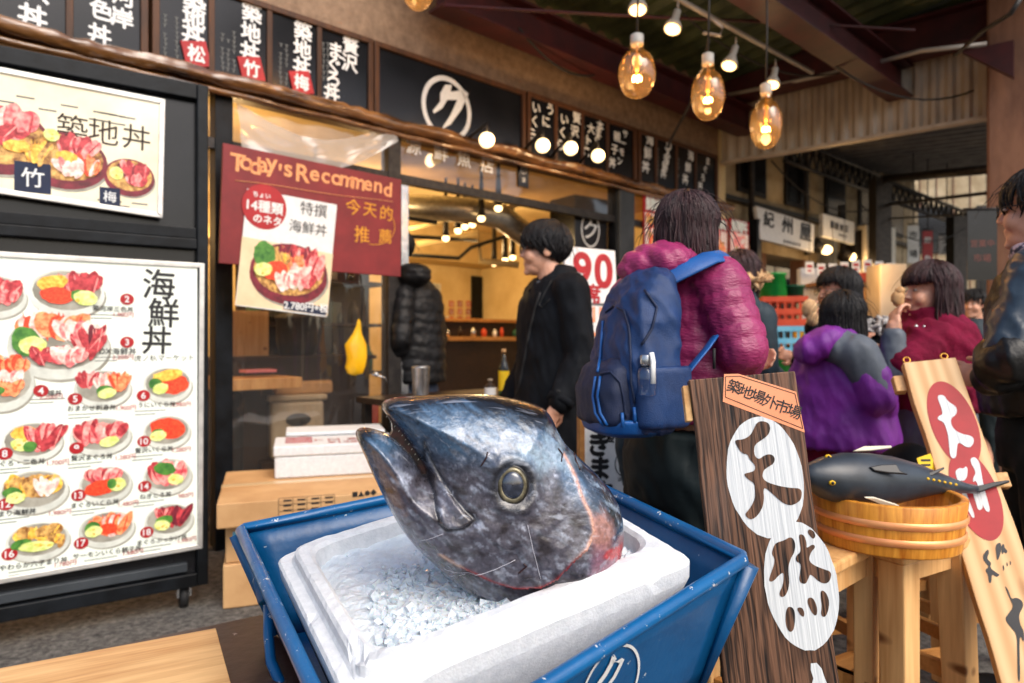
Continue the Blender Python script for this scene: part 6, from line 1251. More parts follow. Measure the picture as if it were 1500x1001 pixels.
# ------------------------------------------------------------------ people
def organic(name, mb, voxel, mats, parent=None, it=4, disp=None, **tags):
    """one continuous skin around overlapping closed shapes"""
    me = bpy.data.meshes.new('tmp'); me.from_pydata([tuple(p) for p in mb.v], [], mb.f); bm = bmesh.new(); bm.from_mesh(me); bmesh.ops.recalc_face_normals(bm, faces=bm.faces); bm.to_mesh(me); bm.free()
    o = bpy.data.objects.new('tmp', me); COL.objects.link(o); r = o.modifiers.new('r', 'REMESH'); r.mode = 'VOXEL'; r.voxel_size = voxel
    s = o.modifiers.new('s', 'SMOOTH'); s.factor = .5; s.iterations = it
    m2 = bpy.data.meshes.new_from_object(o.evaluated_get(bpy.context.evaluated_depsgraph_get())); COL.objects.unlink(o); bpy.data.objects.remove(o); bpy.data.meshes.remove(me)
    n = len(m2.vertices); co = np.empty(n * 3); m2.vertices.foreach_get('co', co); co = co.reshape(-1, 3)
    if disp:
        no = np.empty(n * 3); m2.vertices.foreach_get('normal', no); no = no.reshape(-1, 3); co = co + no * disp(co)[:, None]
    if parent is not None: W = WM[parent.name]
    else: W = Matrix.Translation(Vector((float(co[:, 0].mean()), float(co[:, 1].mean()), float(co[:, 2].min()))))
    wi = np.array(W.inverted()); co = co @ wi[:3, :3].T + wi[:3, 3]; m2.vertices.foreach_set('co', co.ravel()); m2.name = name
    o = bpy.data.objects.new(name, m2); COL.objects.link(o)
    if parent is not None: o.parent = parent
    else: o.matrix_world = W
    WM[o.name] = W.copy(); m2.materials.clear()
    for k in (mats if isinstance(mats, (list, tuple)) else [mats]): m2.materials.append(k)
    m2.polygons.foreach_set('use_smooth', [True] * len(m2.polygons)); m2.update()
    return tag(o, tags.get('label'), tags.get('cat'), tags.get('group'))
def wrinkle(a=.006, f=9, st=(1, 1, .45), seed=0):
    def d(co):
        out = np.empty(len(co))
        for i, p in enumerate(co):
            q = (p[0] * f * st[0] + seed, p[1] * f * st[1], p[2] * f * st[2] + .9 * p[0] * f); n_ = noise.noise(q); m_ = noise.noise((q[0] * 2.3, q[1] * 2.3, q[2] * 2.3 + 7)); l_ = noise.noise((q[0] * 4.7, q[1] * 4.7, q[2] * 5.3 + 3)); out[i] = a * (1.1 * (1 - 2.6 * abs(n_)) + .7 * (.6 - 2.2 * abs(m_)) + .3 * l_)
        return out
    return d
def quilt(segs, sp_, a, tz=True):
    """puffer baffles: segs = [(p0, p1, r)]"""
    def d(co):
        best = np.full(len(co), 1e9); s = np.zeros(len(co))
        for p0, p1, r in segs:
            p0, p1 = np.array(p0), np.array(p1); v = p1 - p0; L = np.linalg.norm(v); t = np.clip((co - p0) @ v / L, 0, L); dd = np.linalg.norm(co - p0 - t[:, None] * v / L, axis=1) / r; k = dd < best; best[k] = dd[k]; s[k] = t[k] + (.13 if L < .5 else 0)
        w = np.array([noise.noise((p[0] * 6, p[1] * 6, p[2] * 6)) for p in co]); w2 = np.array([noise.noise((p[0] * 24, p[1] * 24, p[2] * 30)) + .6 * noise.noise((p[0] * 60, p[1] * 60, p[2] * 34)) for p in co])
        return a * (np.abs(np.sin(np.pi * (s / sp_ + .22 * w))) ** .55 - .7) + a * .6 * w2
    return d
def head_prims(b, H, s=1.0, female=False):
    e = lambda x, y, z, r: b.ell(H.at(x * s, y * s, z * s), tuple(k * s for k in r), H, 16, 12)
    e(0, -.012, .032, (.073, .094, .083)); e(0, .022, -.03, (.06, .066, .082)); e(0, .04, -.082, (.042, .045, .033)); e(0, .073, -.1, (.019, .016, .015))
    b.cap(H.at(0, .084 * s, .014 * s), H.at(0, .1015 * s, -.026 * s), .0065 * s, .0085 * s, 10); e(.009, .092, -.03, (.0065, .009, .006)); e(-.009, .092, -.03, (.0065, .009, .006))
    e(0, .081, -.058, (.021, .010, .006)); e(0, .079, -.068, (.018, .010, .007)); e(0, .08, .028, (.045, .012, .01))
    for k in (-1, 1): e(k * .034, .062, -.034, (.026, .026, .03)); e(k * .075, -.008, -.008, (.01, .021, .033)); e(k * .079, -.014, .004, (.008, .017, .02))
    b.cap(H.at(0, -.02 * s, -.07 * s), H.at(0, -.045 * s, -.2 * s), .052 * s, .06 * s, 16)
def eyes(parent, H, s=1.0):
    for k in (-1, 1):
        b = MB(); c = H.at(k * .031 * s, .081 * s, .004 * s); b.ell(c, (.0115 * s, .0075 * s, .0048 * s), H, 12, 8, 0); b.ell(c + H.y * .0055 * s, (.0046 * s, .0034 * s, .0042 * s), H, 8, 6, 1); b.build('eye', [M['eye_white'], M['hair']], parent)
        b = MB(); b.tube([H.at(k * (.014 + .012 * i) * s, (.0915 - .0035 * i * i * .5) * s, (.027 + .003 * math.sin(i * 1.2)) * s) for i in range(4)], .003 * s, 6); b.build('eyebrow', M['hair'], parent)
def glasses(parent, H, s=1.0):
    b = MB()
    for k in (-1, 1):
        c = (k * .033 * s, .103 * s, .0); b.tube([H.at(c[0] + .026 * s * math.cos(a), c[1] - .3 * abs(.026 * s * math.cos(a)) * (1 if k * math.cos(a) > 0 else -.2), c[2] + .019 * s * math.sin(a)) for a in np.linspace(0, 2 * math.pi, 17)[:-1]], .0018 * s, 6, closed=True)
        b.tube([H.at(k * .06 * s, .094 * s, .006 * s), H.at(k * .077 * s, .03 * s, .008 * s), H.at(k * .079 * s, -.01 * s, .008 * s), H.at(k * .078 * s, -.025 * s, -.006 * s)], .0018 * s, 6)
    b.tube([H.at(-.01 * s, .105 * s, .003 * s), H.at(.01 * s, .105 * s, .003 * s)], .0018 * s, 6); b.build('glasses', M['cable'], parent)
def hair(parent, H, s, m, longz=0.0, n=320, seed=1, fringe=.05, short=.075, wd=.0105, crown=(0, -.35, .94), fr_line=.42, side=-.05, vol=1.0):
    n = int(n * 2.2); wd *= .62; rnd = random.Random(seed); c0 = H.at(0, -.014 * s, .034 * s); R_ = Vector((.079 * s * vol, .1 * s * vol, .089 * s * vol)); b = MB(); cr = Vector(crown).normalized()
    def keep(d): return d.z > (fr_line if d.y > .3 else (side if d.y > -.1 else -.62))
    def pos(d, k): return c0 + H.x * (d.x * R_.x * k) + H.y * (d.y * R_.y * k) + H.z * (d.z * R_.z * k)
    nu, nv = 36, 24; idx = {}
    for j in range(nv + 1):
        for i in range(nu):
            a = 2 * math.pi * i / nu; e = -math.pi / 2 + math.pi * j / nv; d = Vector((math.cos(e) * math.cos(a), math.cos(e) * math.sin(a), math.sin(e))); idx[(i, j)] = len(b.v); b.v.append(pos(d, 1.0))
    for j in range(nv):
        for i in range(nu):
            a = 2 * math.pi * (i + .5) / nu; e = -math.pi / 2 + math.pi * (j + .5) / nv
            if keep(Vector((math.cos(e) * math.cos(a), math.cos(e) * math.sin(a), math.sin(e)))): b.f.append([idx[(i, j)], idx[((i + 1) % nu, j)], idx[((i + 1) % nu, j + 1)], idx[(i, j + 1)]]); b.m.append(0); b.s.append(True)
    made = 0
    while made < n:
        d = Vector((rnd.gauss(0, 1), rnd.gauss(0, 1), rnd.gauss(0, 1))).normalized()
        if not keep(d): continue
        made += 1; front = d.y > .25 and abs(d.x) < .75; L = (fringe if front else (short if not longz else 9)) * s * rnd.uniform(.55, 1.35); k = 1.0 + rnd.uniform(.0, .09); path = []; rs = []; run = 0; step = .014 * s; sw = rnd.uniform(-.5, .5); fall = False; p = pos(d, k)
        for it in range(60):
            path.append(p.copy())
            if run > L: break
            if not fall:
                t = d - cr * d.dot(cr); t = (d - cr) if t.length < .05 else t; g_ = Vector((0, 0, -1)) * (.25 + .5 * (d.z < .3)); t = t.normalized() + g_ + Vector((sw * d.y, -sw * d.x, 0)) * .6; t = t - d * t.dot(d); t.normalize(); d = (d + t * (step / (.088 * s))).normalized(); k += .004; p2 = pos(d, k)
                if longz and d.z < -.12:
                    fall = True
                    if H.loc(p2)[1] > .025 * s: break
                p = p2
            else:
                o_ = Vector((noise.noise((seed, made * .7, it * .25)), noise.noise((made * .7, seed, it * .25)), 0)) * .004 * s; p = p + Vector((0, 0, -step)) + o_ + (p - c0) * Vector((1, 1, 0)).length * 0
                if p.z < H.o.z - longz * s * rnd.uniform(.85, 1.1): break
            run += step
        m_ = len(path)
        if m_ < 3: continue
        b.tube(path, [wd * s * (.55 + .45 * math.sin(math.pi * min(1, (i + 1) / m_ * 1.2) * .5 + .6)) * (1 if i < m_ - 2 else (.6 if i == m_ - 2 else .15)) for i in range(m_)], 5, flat=.6)
    for i in range(90):
        d = Vector((rnd.gauss(0, 1), rnd.gauss(0, 1), abs(rnd.gauss(.2, 1)))).normalized()
        if not keep(d): continue
        t = d - cr * d.dot(cr) + Vector((rnd.uniform(-.5, .5), rnd.uniform(-.5, .5), -.3)); t = (t - d * t.dot(d) * .8).normalized(); p = pos(d, 1.05); L = rnd.uniform(.05, .11) * s; o_ = (p - c0).normalized()
        b.tube([p, p + t * L * .4 + o_ * .008, p + t * L * .75 + o_ * .01 - Vector((0, 0, .01)), p + t * L + o_ * .008 - Vector((0, 0, .03))], [.0011, .001, .0008, .0003], 4)
    return b.build('hair', m, parent)
def hand(b, w, f, n, s=1.0, curl=.5, thumb=1):
    """palm with four bent fingers and a thumb; f = along the hand, n = out of the palm"""
    f = Vector(f).normalized(); n = Vector(n); n = (n - f * n.dot(f)).normalized(); x = f.cross(n); w = Vector(w)
    b.ell(w + f * .045 * s, (.038 * s, .05 * s, .017 * s), Frame(w, x, f), 12, 10); b.cap(w - f * .02 * s, w + f * .03 * s, .026 * s, .03 * s, 10)
    for i, (off, ln) in enumerate(((-.027, .068), (-.009, .078), (.009, .072), (.026, .056))):
        p = w + f * .085 * s + x * off * s; a = 0
        for j in range(3):
            a += curl * (.5 + .25 * j) + .06 * i; d = f * math.cos(a) + n * math.sin(a); q = p + d * ln * s * (.45, .32, .26)[j]; b.cap(p, q, .0092 * s - .0008 * j, .0088 * s - .0008 * j, 8); p = q
    p = w + f * .03 * s - x * .032 * thumb * s; d = (f * .7 - x * thumb * .55 + n * .45).normalized(); q = p + d * .04 * s; b.cap(p, q, .012 * s, .0105 * s, 8); b.cap(q, q + (f * .85 + n * .4).normalized() * .03 * s, .0105 * s, .009 * s, 8)
def legs(parent, c, yaw, hipz, m, r=.085, gap=.095, bulk=1.0, step=.05):
    ca, sa = math.cos(yaw), math.sin(yaw); b = MB(); rx, ry = Vector((ca, sa, 0)), Vector((-sa, ca, 0)); c = Vector((c[0], c[1], 0))
    b.loft([(c.x, c.y, hipz - .1, .15 * bulk, .125 * bulk), (c.x, c.y, hipz, .165 * bulk, .135 * bulk), (c.x, c.y, hipz + .1, .155 * bulk, .12 * bulk)], 20, yaw=yaw)
    for k in (-1, 1):
        h = c + rx * gap * k + Vector((0, 0, hipz - .04)); kn = c + rx * gap * k * 1.05 + ry * (.02 + step * k * .5) + Vector((0, 0, hipz * .54)); an = c + rx * gap * k * 1.1 + ry * (step * k - .03) + Vector((0, 0, .09))
        b.cap(h, kn, r * bulk, r * .72 * bulk); b.cap(kn, an, r * .7 * bulk, r * .56 * bulk)
    t = organic('trousers', b, .014, m, parent, 3, wrinkle(.006, 11, (1, 1, .6), 3))
    for k in (-1, 1):
        f = Frame(c + rx * gap * k * 1.1 + ry * (step * k), rx, ry); s = MB(); s.ell(f.at(0, .05, .045), (.048, .13, .045), f); s.ell(f.at(0, -.03, .06), (.045, .06, .06), f); s.v = [Vector((p.x, p.y, max(p.z, .003))) for p in s.v]; s.build('shoe', M['rubber'], parent)
def body_base(b, c, yaw, hipz, sh, slim=.8):
    """trunk and legs of the body under the clothes"""
    x, y = c[0], c[1]; b.loft([(x, y, hipz - .08, .13 * slim, .1 * slim), (x, y, hipz + .1, .13 * slim, .1 * slim), (x, y, (hipz + sh) / 2 + .05, .13 * slim, .1 * slim), (x, y, sh - .05, .15 * slim, .1 * slim), (x, y, sh + .02, .08 * slim, .07 * slim)], 16, yaw=yaw)
    ca, sa = math.cos(yaw), math.sin(yaw)
    for k in (-1, 1): h = Vector((x + ca * .09 * k, y + sa * .09 * k, hipz)); g_ = Vector((x + ca * .1 * k, y + sa * .1 * k, .1)); b.cap(h, h.lerp(g_, .5), .06, .05); b.cap(h.lerp(g_, .5), g_, .05, .035)
def hframe(c, f): f = Vector(f).normalized(); r = f.cross(Vector((0, 0, 1))).normalized(); return Frame(c, r, f)
def yaw_of(f): f = Vector(f).normalized(); return math.atan2(-f.x, f.y)
def sect(cx, cy, yaw, rows):
    """rows: (z, rx, ry, shift forward)"""
    f = Vector((-math.sin(yaw), math.cos(yaw), 0)); return [(cx + f.x * sh, cy + f.y * sh, z, rx, ry) for z, rx, ry, sh in rows]

# man in the black coat, facing left
f = Vector((-.9, -.42, 0)).normalized(); yw = yaw_of(f); cx, cy = .205, 3.27; hf = hframe(P(796, 366, 3.24), (-1, -.06, 0)); s = 1.06
b = MB(); head_prims(b, hf, s); body_base(b, (cx, cy), yw, .9, 1.44)
shl, elb, wri = P(838, 424, 3.10), P(853, 525, 3.06), P(818, 592, 2.99); b.cap(shl, elb, .05, .042); b.cap(elb, wri, .042, .03); hand(b, wri, P(803, 622, 2.97) - wri, (-.3, .9, .2), 1.0, .45, -1)
sr, er, wr = Vector((cx - .06, cy + .19, 1.44)), Vector((cx - .1, cy + .26, 1.14)), Vector((cx - .2, cy + .2, .92)); b.cap(sr, er, .05, .042); b.cap(er, wr, .042, .03); hand(b, wr, (-.2, 0, -1), (.3, -.9, 0), 1, .45)
p = organic('person', b, .0048, M['skin'], None, 2, label='man in long black coat and glasses looking left into the restaurant', cat='person')
eyes(p, hf, s); glasses(p, hf, s); hair(p, hf, s, M['hair'], 0, 420, 3, .075, .085, .0105, (0, -.5, .87), .34, -.1, 1.06)
b = MB(); b.loft(sect(cx, cy, yw, [(.62, .23, .19, -.01), (.8, .235, .19, 0), (1.0, .225, .18, 0), (1.15, .215, .168, 0), (1.3, .225, .165, 0), (1.4, .215, .15, 0), (1.46, .17, .125, -.01), (1.5, .1, .098, -.015), (1.56, .078, .082, -.02)]), 28, yaw=yw)
b.cap(shl + Vector((-.005, 0, -.01)), elb, .088, .07); b.cap(elb, wri + (elb - wri) * .08, .07, .056); b.cap(sr, er, .085, .07); b.cap(er, wr, .07, .058)
coat_ = organic('coat', b, .0125, M['black_cloth'], p, 3, wrinkle(.0075, 7, (1, 1, .5), 1))
b = MB(); nk = hf.at(0, -.05, -.17); 
for i in range(24):
    a = .35 + (2 * math.pi - .7) * i / 23; q = math.pi / 2 + a; b.v += [nk + Vector((.095 * math.cos(q + yw), .09 * math.sin(q + yw), -.05)), nk + Vector((.085 * math.cos(q + yw), .08 * math.sin(q + yw), .035 - .02 * abs(math.cos(a / 2)))), nk + Vector((.118 * math.cos(q + yw), .112 * math.sin(q + yw), -.03))]
for i in range(23):
    for k, l in ((0, 1), (1, 2)): b.f.append([3 * i + k, 3 * i + 3 + k, 3 * i + 3 + l, 3 * i + l]); b.m.append(0); b.s.append(True)
o = b.build('collar', M['black_cloth'], p); md = o.modifiers.new('t', 'SOLIDIFY'); md.thickness = .008
bpy.context.view_layer.update()
for px in ([(792, 428), (784, 452), (775, 490), (768, 530), (760, 570), (752, 590)], [(808, 412), (798, 430), (790, 446), (794, 450), (806, 438)]):
    ps = [surf(coat_, q[0], q[1], .001) for q in resample(px, 5, False)]; ps = [q for q in ps if q is not None]
    if len(ps) > 2: b = MB(); b.tube(ps, .006, 6, flat=.5); b.build('front_seam', M['rubber'], p)
b = MB(); b.ell(nk + f * .06 + Vector((0, 0, -.03)), (.045, .04, .06)); b.build('scarf', M['grey_cloth'], p)
b = MB(); cc_ = nk + Vector((.012, 0, .012)); b.tube([cc_ + Vector((.082 * math.cos(a), .078 * math.sin(a), .02 * math.cos(a) - .012 * (1 - abs(math.sin(a))))) for a in np.linspace(0, 2 * math.pi, 25)[:-1]], .034, 10, closed=True, flat=.42, up=(0, 0, 1)); b.build('collar_band', M['black_cloth'], p)
b = MB(); d = (wri - elb).normalized(); c = elb.lerp(wri, .86); b.tube([c + d.orthogonal() * .0, c + d * .03], [.062, .06], 16); b.build('cuff_strap', M['black_cloth'], p); b = MB(); b.ell(P(818, 573, 2.93), (.008, .005, .008)); b.build('button', M['rubber'], p)
legs(p, (cx, cy), yw, .86, M['black_cloth'])

# woman in the magenta puffer, facing right and away
f = Vector((.93, .36, 0)).normalized(); yw = yaw_of(f); cx, cy = .487, 1.9; hf = hframe(P(1012, 340, 1.88), (.8, .6, 0)); s = .86
b = MB(); head_prims(b, hf, s, True); body_base(b, (cx, cy), yw, .86, 1.36, .75)
shl, elb, wri = P(1052, 416, 1.76), P(1086, 510, 1.70), P(1092, 535, 1.93); b.cap(shl, elb, .042, .036); b.cap(elb, wri, .036, .027); hand(b, wri, (.5, .8, .25), (-.6, .4, .2), .9, .6)
sl, el2, wl = Vector((cx - .12, cy + .19, 1.33)), Vector((cx - .02, cy + .27, 1.1)), Vector((cx + .2, cy + .22, 1.12)); b.cap(sl, el2, .042, .036); b.cap(el2, wl, .036, .027); hand(b, wl, (.9, 0, .2), (0, -.9, .2), .9, .6)
p = organic('person', b, .0075, M['skin'], None, 2, label='woman seen from behind in a magenta puffer jacket with shoulder length brown hair', cat='person')
eyes(p, hf, s); hair(p, hf, s, M['hair_brown'], .17, 620, 5, .06, .08, .0085, (0, -.1, .99), .4, -.3, 1.04)
b = MB(); b.loft(sect(cx, cy, yw, [(.985, .18, .145, 0), (1.03, .185, .15, 0), (1.12, .185, .148, 0), (1.22, .18, .145, 0), (1.3, .18, .14, 0), (1.36, .16, .125, 0), (1.41, .11, .1, .0), (1.44, .085, .085, 0)]), 32, yaw=yw)
b.cap(shl, elb, .076, .066); b.cap(elb, wri, .064, .045); b.cap(sl, el2, .076, .066); b.cap(el2, wl, .064, .045)
organic('puffer_jacket', b, .0075, M['magenta'], p, 2, quilt([((cx, cy, .98), (cx, cy, 1.5), .17), (shl, elb, .07), (elb, wri, .06), (sl, el2, .07)], .043, .0062))
b = MB(); c = P(966, 388, 1.80); b.ell(c, (.075, .12, .062), hframe(c, (.93, .36, .15))); b.ell(c + Vector((.045, .02, -.012)), (.06, .11, .05), hframe(c, (.93, .36, .1))); b.ell(c + Vector((.01, -.03, .0)), (.07, .09, .055))
organic('hood', b, .008, M['magenta'], p, 2, quilt([(c + Vector((-.1, 0, -.08)), c + Vector((.1, 0, .08)), .05)], .045, .008))
b = MB(); b.tube([P(1046, 510, 1.66), P(1046, 540, 1.66)], .004, 5); b.build('pocket_zip', M['rubber'], p)
legs(p, (cx - .02, cy), yw, .86, M['trouser'], .095, .095, 1.1)
# her backpack
pk = P(930, 514, 1.70); bf = f.copy(); BR = Vector((bf.y, -bf.x, 0)); 
def sqloft(mb, c, axx, axy, rows, e=4.0, n=32):
    base = len(mb.v); m_ = len(rows)
    for z, rx, ry, ox, oy in rows:
        for k in range(n):
            a = 2 * math.pi * k / n; ca, sa = math.cos(a), math.sin(a); mb.v.append(Vector(c) + axx * (ox + rx * math.copysign(abs(ca) ** (2 / e), ca)) + axy * (oy + ry * math.copysign(abs(sa) ** (2 / e), sa)) + Vector((0, 0, z)))
    for i in range(m_ - 1):
        for k in range(n): mb.f.append([base + i * n + k, base + i * n + (k + 1) % n, base + (i + 1) * n + (k + 1) % n, base + (i + 1) * n + k]); mb.m.append(mb.cur); mb.s.append(True)
    mb.f.append([base + k for k in range(n)][::-1]); mb.f.append([base + (m_ - 1) * n + k for k in range(n)]); mb.m += [mb.cur] * 2; mb.s += [True] * 2
bp_ = thing('backpack', 'navy and bright blue backpack worn on the magenta puffer jacket', 'backpack', (pk.x, pk.y, .95))
b = MB(); sqloft(b, pk, BR, bf, [(-.195, .09, .06, 0, 0), (-.185, .108, .076, 0, -.004), (-.1, .118, .084, 0, -.008), (0, .118, .08, 0, 0), (.08, .114, .072, 0, .012), (.14, .1, .06, 0, .022), (.18, .08, .044, 0, .035), (.2, .05, .025, 0, .045)], 3.2)
main = organic('main_bag', b, .006, M['pack_navy'], bp_, 2, wrinkle(.006, 11, (1, 1, .7), 4))
b = MB(); sqloft(b, pk - bf * .078 + Vector((0, 0, -.09)), BR, bf, [(-.085, .085, .04, 0, 0), (-.075, .096, .05, 0, -.005), (0, .098, .052, 0, -.006), (.05, .09, .042, 0, .006), (.075, .07, .025, 0, .02)], 3.0)
pock = organic('front_pocket', b, .007, M['pack_dark'], bp_, 3, wrinkle(.003, 12, (1, 1, .7), 4))
b = MB(); sqloft(b, pk + BR * .105 + Vector((0, 0, -.1)) + bf * .01, BR, bf, [(-.08, .02, .06, 0, 0), (-.07, .028, .07, 0, 0), (.0, .032, .075, 0, 0), (.06, .034, .07, 0, 0), (.064, .03, .066, 0, 0)], 3.0); sidep = organic('side_pocket', b, .006, M['pack_navy'], bp_, 2, wrinkle(.002, 14))
b = MB(); sqloft(b, pk + Vector((0, 0, -.193)) - bf * .03, BR, bf, [(-.012, .075, .06, 0, 0), (.0, .104, .086, 0, 0), (.03, .116, .096, 0, 0), (.034, .11, .09, 0, 0)], 3.0); organic('base_panel', b, .006, M['pack_blue'], bp_, 2)
def drawn(name, os_, px, r, m, par, lift=.002):
    ps = []
    for q in px:
        best = None
        for o in os_:
            h = surf(o, q[0], q[1], lift)
            if h is not None and (best is None or h.y < best.y): best = h
        if best is not None: ps.append(best)
    if len(ps) > 1: b = MB(); b.tube(ps, r, 6); return b.build(name, m, par)
bpy.context.view_layer.update()
allp_ = [main, pock, sidep]
for px in ([(884, 470), (880, 520), (876, 545)], [(873, 552), (869, 580), (873, 605), (884, 622)], [(880, 552), (876, 580), (880, 605), (890, 622)]): drawn('piping', allp_, [tuple(q) for q in resample(px, 6, False)], .0035, M['pack_blue'], bp_)
for px in ([(888, 458), (900, 448), (915, 455), (922, 480), (924, 520), (925, 560), (930, 590)], [(880, 548), (895, 545), (908, 560), (914, 590), (916, 612)], [(945, 425), (962, 450), (955, 480), (940, 505)]): drawn('zip', allp_, [tuple(q) for q in resample(px, 6, False)], .0032, M['pack_dark'], bp_)
for u, v in ((910, 604), (931, 596)):
    c = surf(pock if u < 920 else sidep, u, v, .004) or P(u, v, 1.58); b = MB(); b.tube([c, c + Vector((.002, -.004, -.034))], .004, 6, flat=.6); b.build('zip_pull', M['pack_blue'], bp_)
b = MB(); b.tube([P(940, 428, 1.70), P(968, 412, 1.69), P(1005, 394, 1.68), P(1040, 377, 1.70), P(1062, 374, 1.76), P(1082, 392, 1.84)], .026, 10, flat=.25, up=(.5, -.6, -.55)); b.build('shoulder_strap', M['pack_blue'], bp_)
b = MB(); b.tube([P(1052, 486, 1.70), P(1035, 510, 1.66), P(1010, 540, 1.65), P(985, 572, 1.64), P(968, 590, 1.66)], .017, 8, flat=.25, up=(.6, -.6, .5)); b.build('lower_strap', M['pack_blue'], bp_)
b = MB(); b.tube([P(950, 418, 1.78), P(962, 402, 1.78), P(978, 402, 1.79), P(990, 412, 1.80)], .008, 8); b.build('grab_loop', M['pack_dark'], bp_)
c = P(947, 580, 1.565); t = thing('water_bottle', 'clear water bottle with white strap cap in the backpack side pocket', 'bottle', tuple(c)); fb = Frame(c, (1, 0, 0), (0, 1, 0))
b = MB(); b.lathe(fb, [(.02, 0), (.024, .005), (.024, .05), (.02, .062), (.013, .07)], 22); b.build('bottle_body', M['bottle_glass'], t)
b = MB(); b.lathe(fb, [(.015, .07), (.016, .072), (.016, .092), (.014, .095)], 18); b.build('cap', M['steel'], t)
b = MB(); b.tube([fb.at(.008, -.017, .1), fb.at(.01, -.025, .08), fb.at(.01, -.027, .03)], .006, 6, flat=.4); b.build('cap_strap', M['white_print'], t)

# girl in the purple and grey jacket
f = Vector((.72, .7, 0)).normalized(); yw = yaw_of(f); cx, cy = 1.405, 2.95; hf = hframe(P(1237, 468, 2.94), (.75, .65, 0)); s = .9
b = MB(); head_prims(b, hf, s); body_base(b, (cx, cy), yw, .74, 1.19, .8)
shl, elb, wri = P(1266, 517, 2.78), P(1284, 583, 2.74), P(1293, 608, 2.9); b.cap(shl, elb, .04, .035); b.cap(elb, wri, .035, .026); hand(b, wri, (.5, .8, .2), (-.5, .3, .3), .9, .6)
sl, el2, wl = P(1195, 512, 3.1), P(1200, 575, 3.2), P(1240, 590, 3.3); b.cap(sl, el2, .04, .035); b.cap(el2, wl, .035, .026); hand(b, wl, (.8, .5, .2), (-.5, -.3, .3), .9, .6)
p = organic('person', b, .009, M['skin'], None, 2, label='girl from behind in a purple hooded jacket with grey shoulder', cat='person')
hair(p, hf, s, M['hair'], .15, 380, 8, .06, .08, .012, (0, -.1, .99), .4, -.3, 1.1)
b = MB(); b.loft(sect(cx, cy, yw, [(.755, .235, .2, 0), (.8, .24, .2, 0), (.95, .215, .175, 0), (1.06, .2, .16, 0), (1.13, .185, .145, 0), (1.18, .14, .12, 0), (1.22, .085, .09, 0)]), 28, yaw=yw); b.cap(elb + (shl - elb) * .4, elb, .071, .066); b.cap(elb, wri, .066, .05); b.cap(sl, el2, .075, .066); b.cap(el2, wl, .064, .05)
organic('jacket', b, .010, M['purple'], p, 2, wrinkle(.009, 8, (1, 1, .5), 5))
b = MB(); b.cap(shl + Vector((-.03, .0, .0)), elb + (shl - elb) * .15 + Vector((.012, 0, 0)), .079, .066); b.ell(shl + Vector((-.07, .04, .02)), (.09, .08, .07)); organic('grey_sleeve', b, .012, M['grey_cloth'], p, 3, wrinkle(.006, 8))
b = MB(); c = P(1202, 503, 2.84); b.ell(c, (.1, .09, .06), Frame(c, (.85, 0, .5), (0, 1, 0))); b.ell(c + Vector((-.05, 0, -.03)), (.06, .08, .06)); b.ell(c + Vector((.08, .03, .02)), (.08, .09, .05)); organic('hood', b, .011, M['purple'], p, 3, wrinkle(.006, 10))
legs(p, (cx, cy), yw, .74, M['maroon_cloth'], .085)
# companion behind her, facing left
f = Vector((-1, -.15, 0)).normalized(); yw = yaw_of(f); cx, cy = 1.83, 3.7; hf = hframe(P(1226, 427, 3.7), f); s = 1.0
b = MB(); head_prims(b, hf, s); body_base(b, (cx, cy), yw, .82, 1.3); shl, elb, wri = P(1250, 478, 3.55), P(1222, 530, 3.5), P(1192, 480, 3.5); b.cap(shl, elb, .045, .038); b.cap(elb, wri, .038, .03); hand(b, wri, (-.3, .1, 1), (.8, 0, .2), 1, .8)
sr, er, wr = Vector((cx, cy + .18, 1.27)), Vector((cx - .05, cy + .24, 1.02)), Vector((cx - .25, cy + .1, 1.1)); b.cap(sr, er, .045, .038); b.cap(er, wr, .038, .03); hand(b, wr, (-.8, -.1, .3), (0, -1, .2), 1, .6)
p = organic('person', b, .0055, M['skin'], None, 2, label='person with glasses and black bob facing left behind the purple jacket', cat='person'); eyes(p, hf, s); glasses(p, hf, s); hair(p, hf, s, M['hair'], .1, 340, 9, .05, .08, .012, (0, -.2, .97), .4, -.25, 1.08)
b = MB(); b.loft(sect(cx, cy, yw, [(.7, .21, .18, 0), (1.0, .2, .165, 0), (1.2, .2, .155, 0), (1.3, .16, .12, 0), (1.34, .1, .09, 0)]), 24, yaw=yw)
for a, c, d_ in ((shl, elb, wri), (sr, er, wr)): b.cap(a, c, .075, .062); b.cap(c, d_, .06, .048)
organic('coat', b, .014, M['black_cloth'], p, 3, wrinkle(.006, 8))
b = MB()
for i in range(150):
    a = random.uniform(0, 6.28); c = P(1262, 476, 3.6) + Vector((.15 * math.cos(a), .12 * math.sin(a), random.uniform(-.04, .03))); d_ = Vector((random.gauss(0, 1), random.gauss(0, 1), random.gauss(0, .6))).normalized(); b.tube([c, c + d_ * .05, c + d_ * .08 + Vector((0, 0, -.02))], [.016, .012, .002], 5)
b.build('fur_scarf', M['fur_grey'], p); legs(p, (cx, cy), yw, .82, M['trouser'])
c = P(1186, 452, 3.47); b = MB(); b.ell(c, (.04, .035, .05)); b.ell(c + Vector((.01, -.01, -.05)), (.03, .03, .04)); tag(b.build('snack', M['fur']), 'orange snack held in front of the person with glasses', 'food')
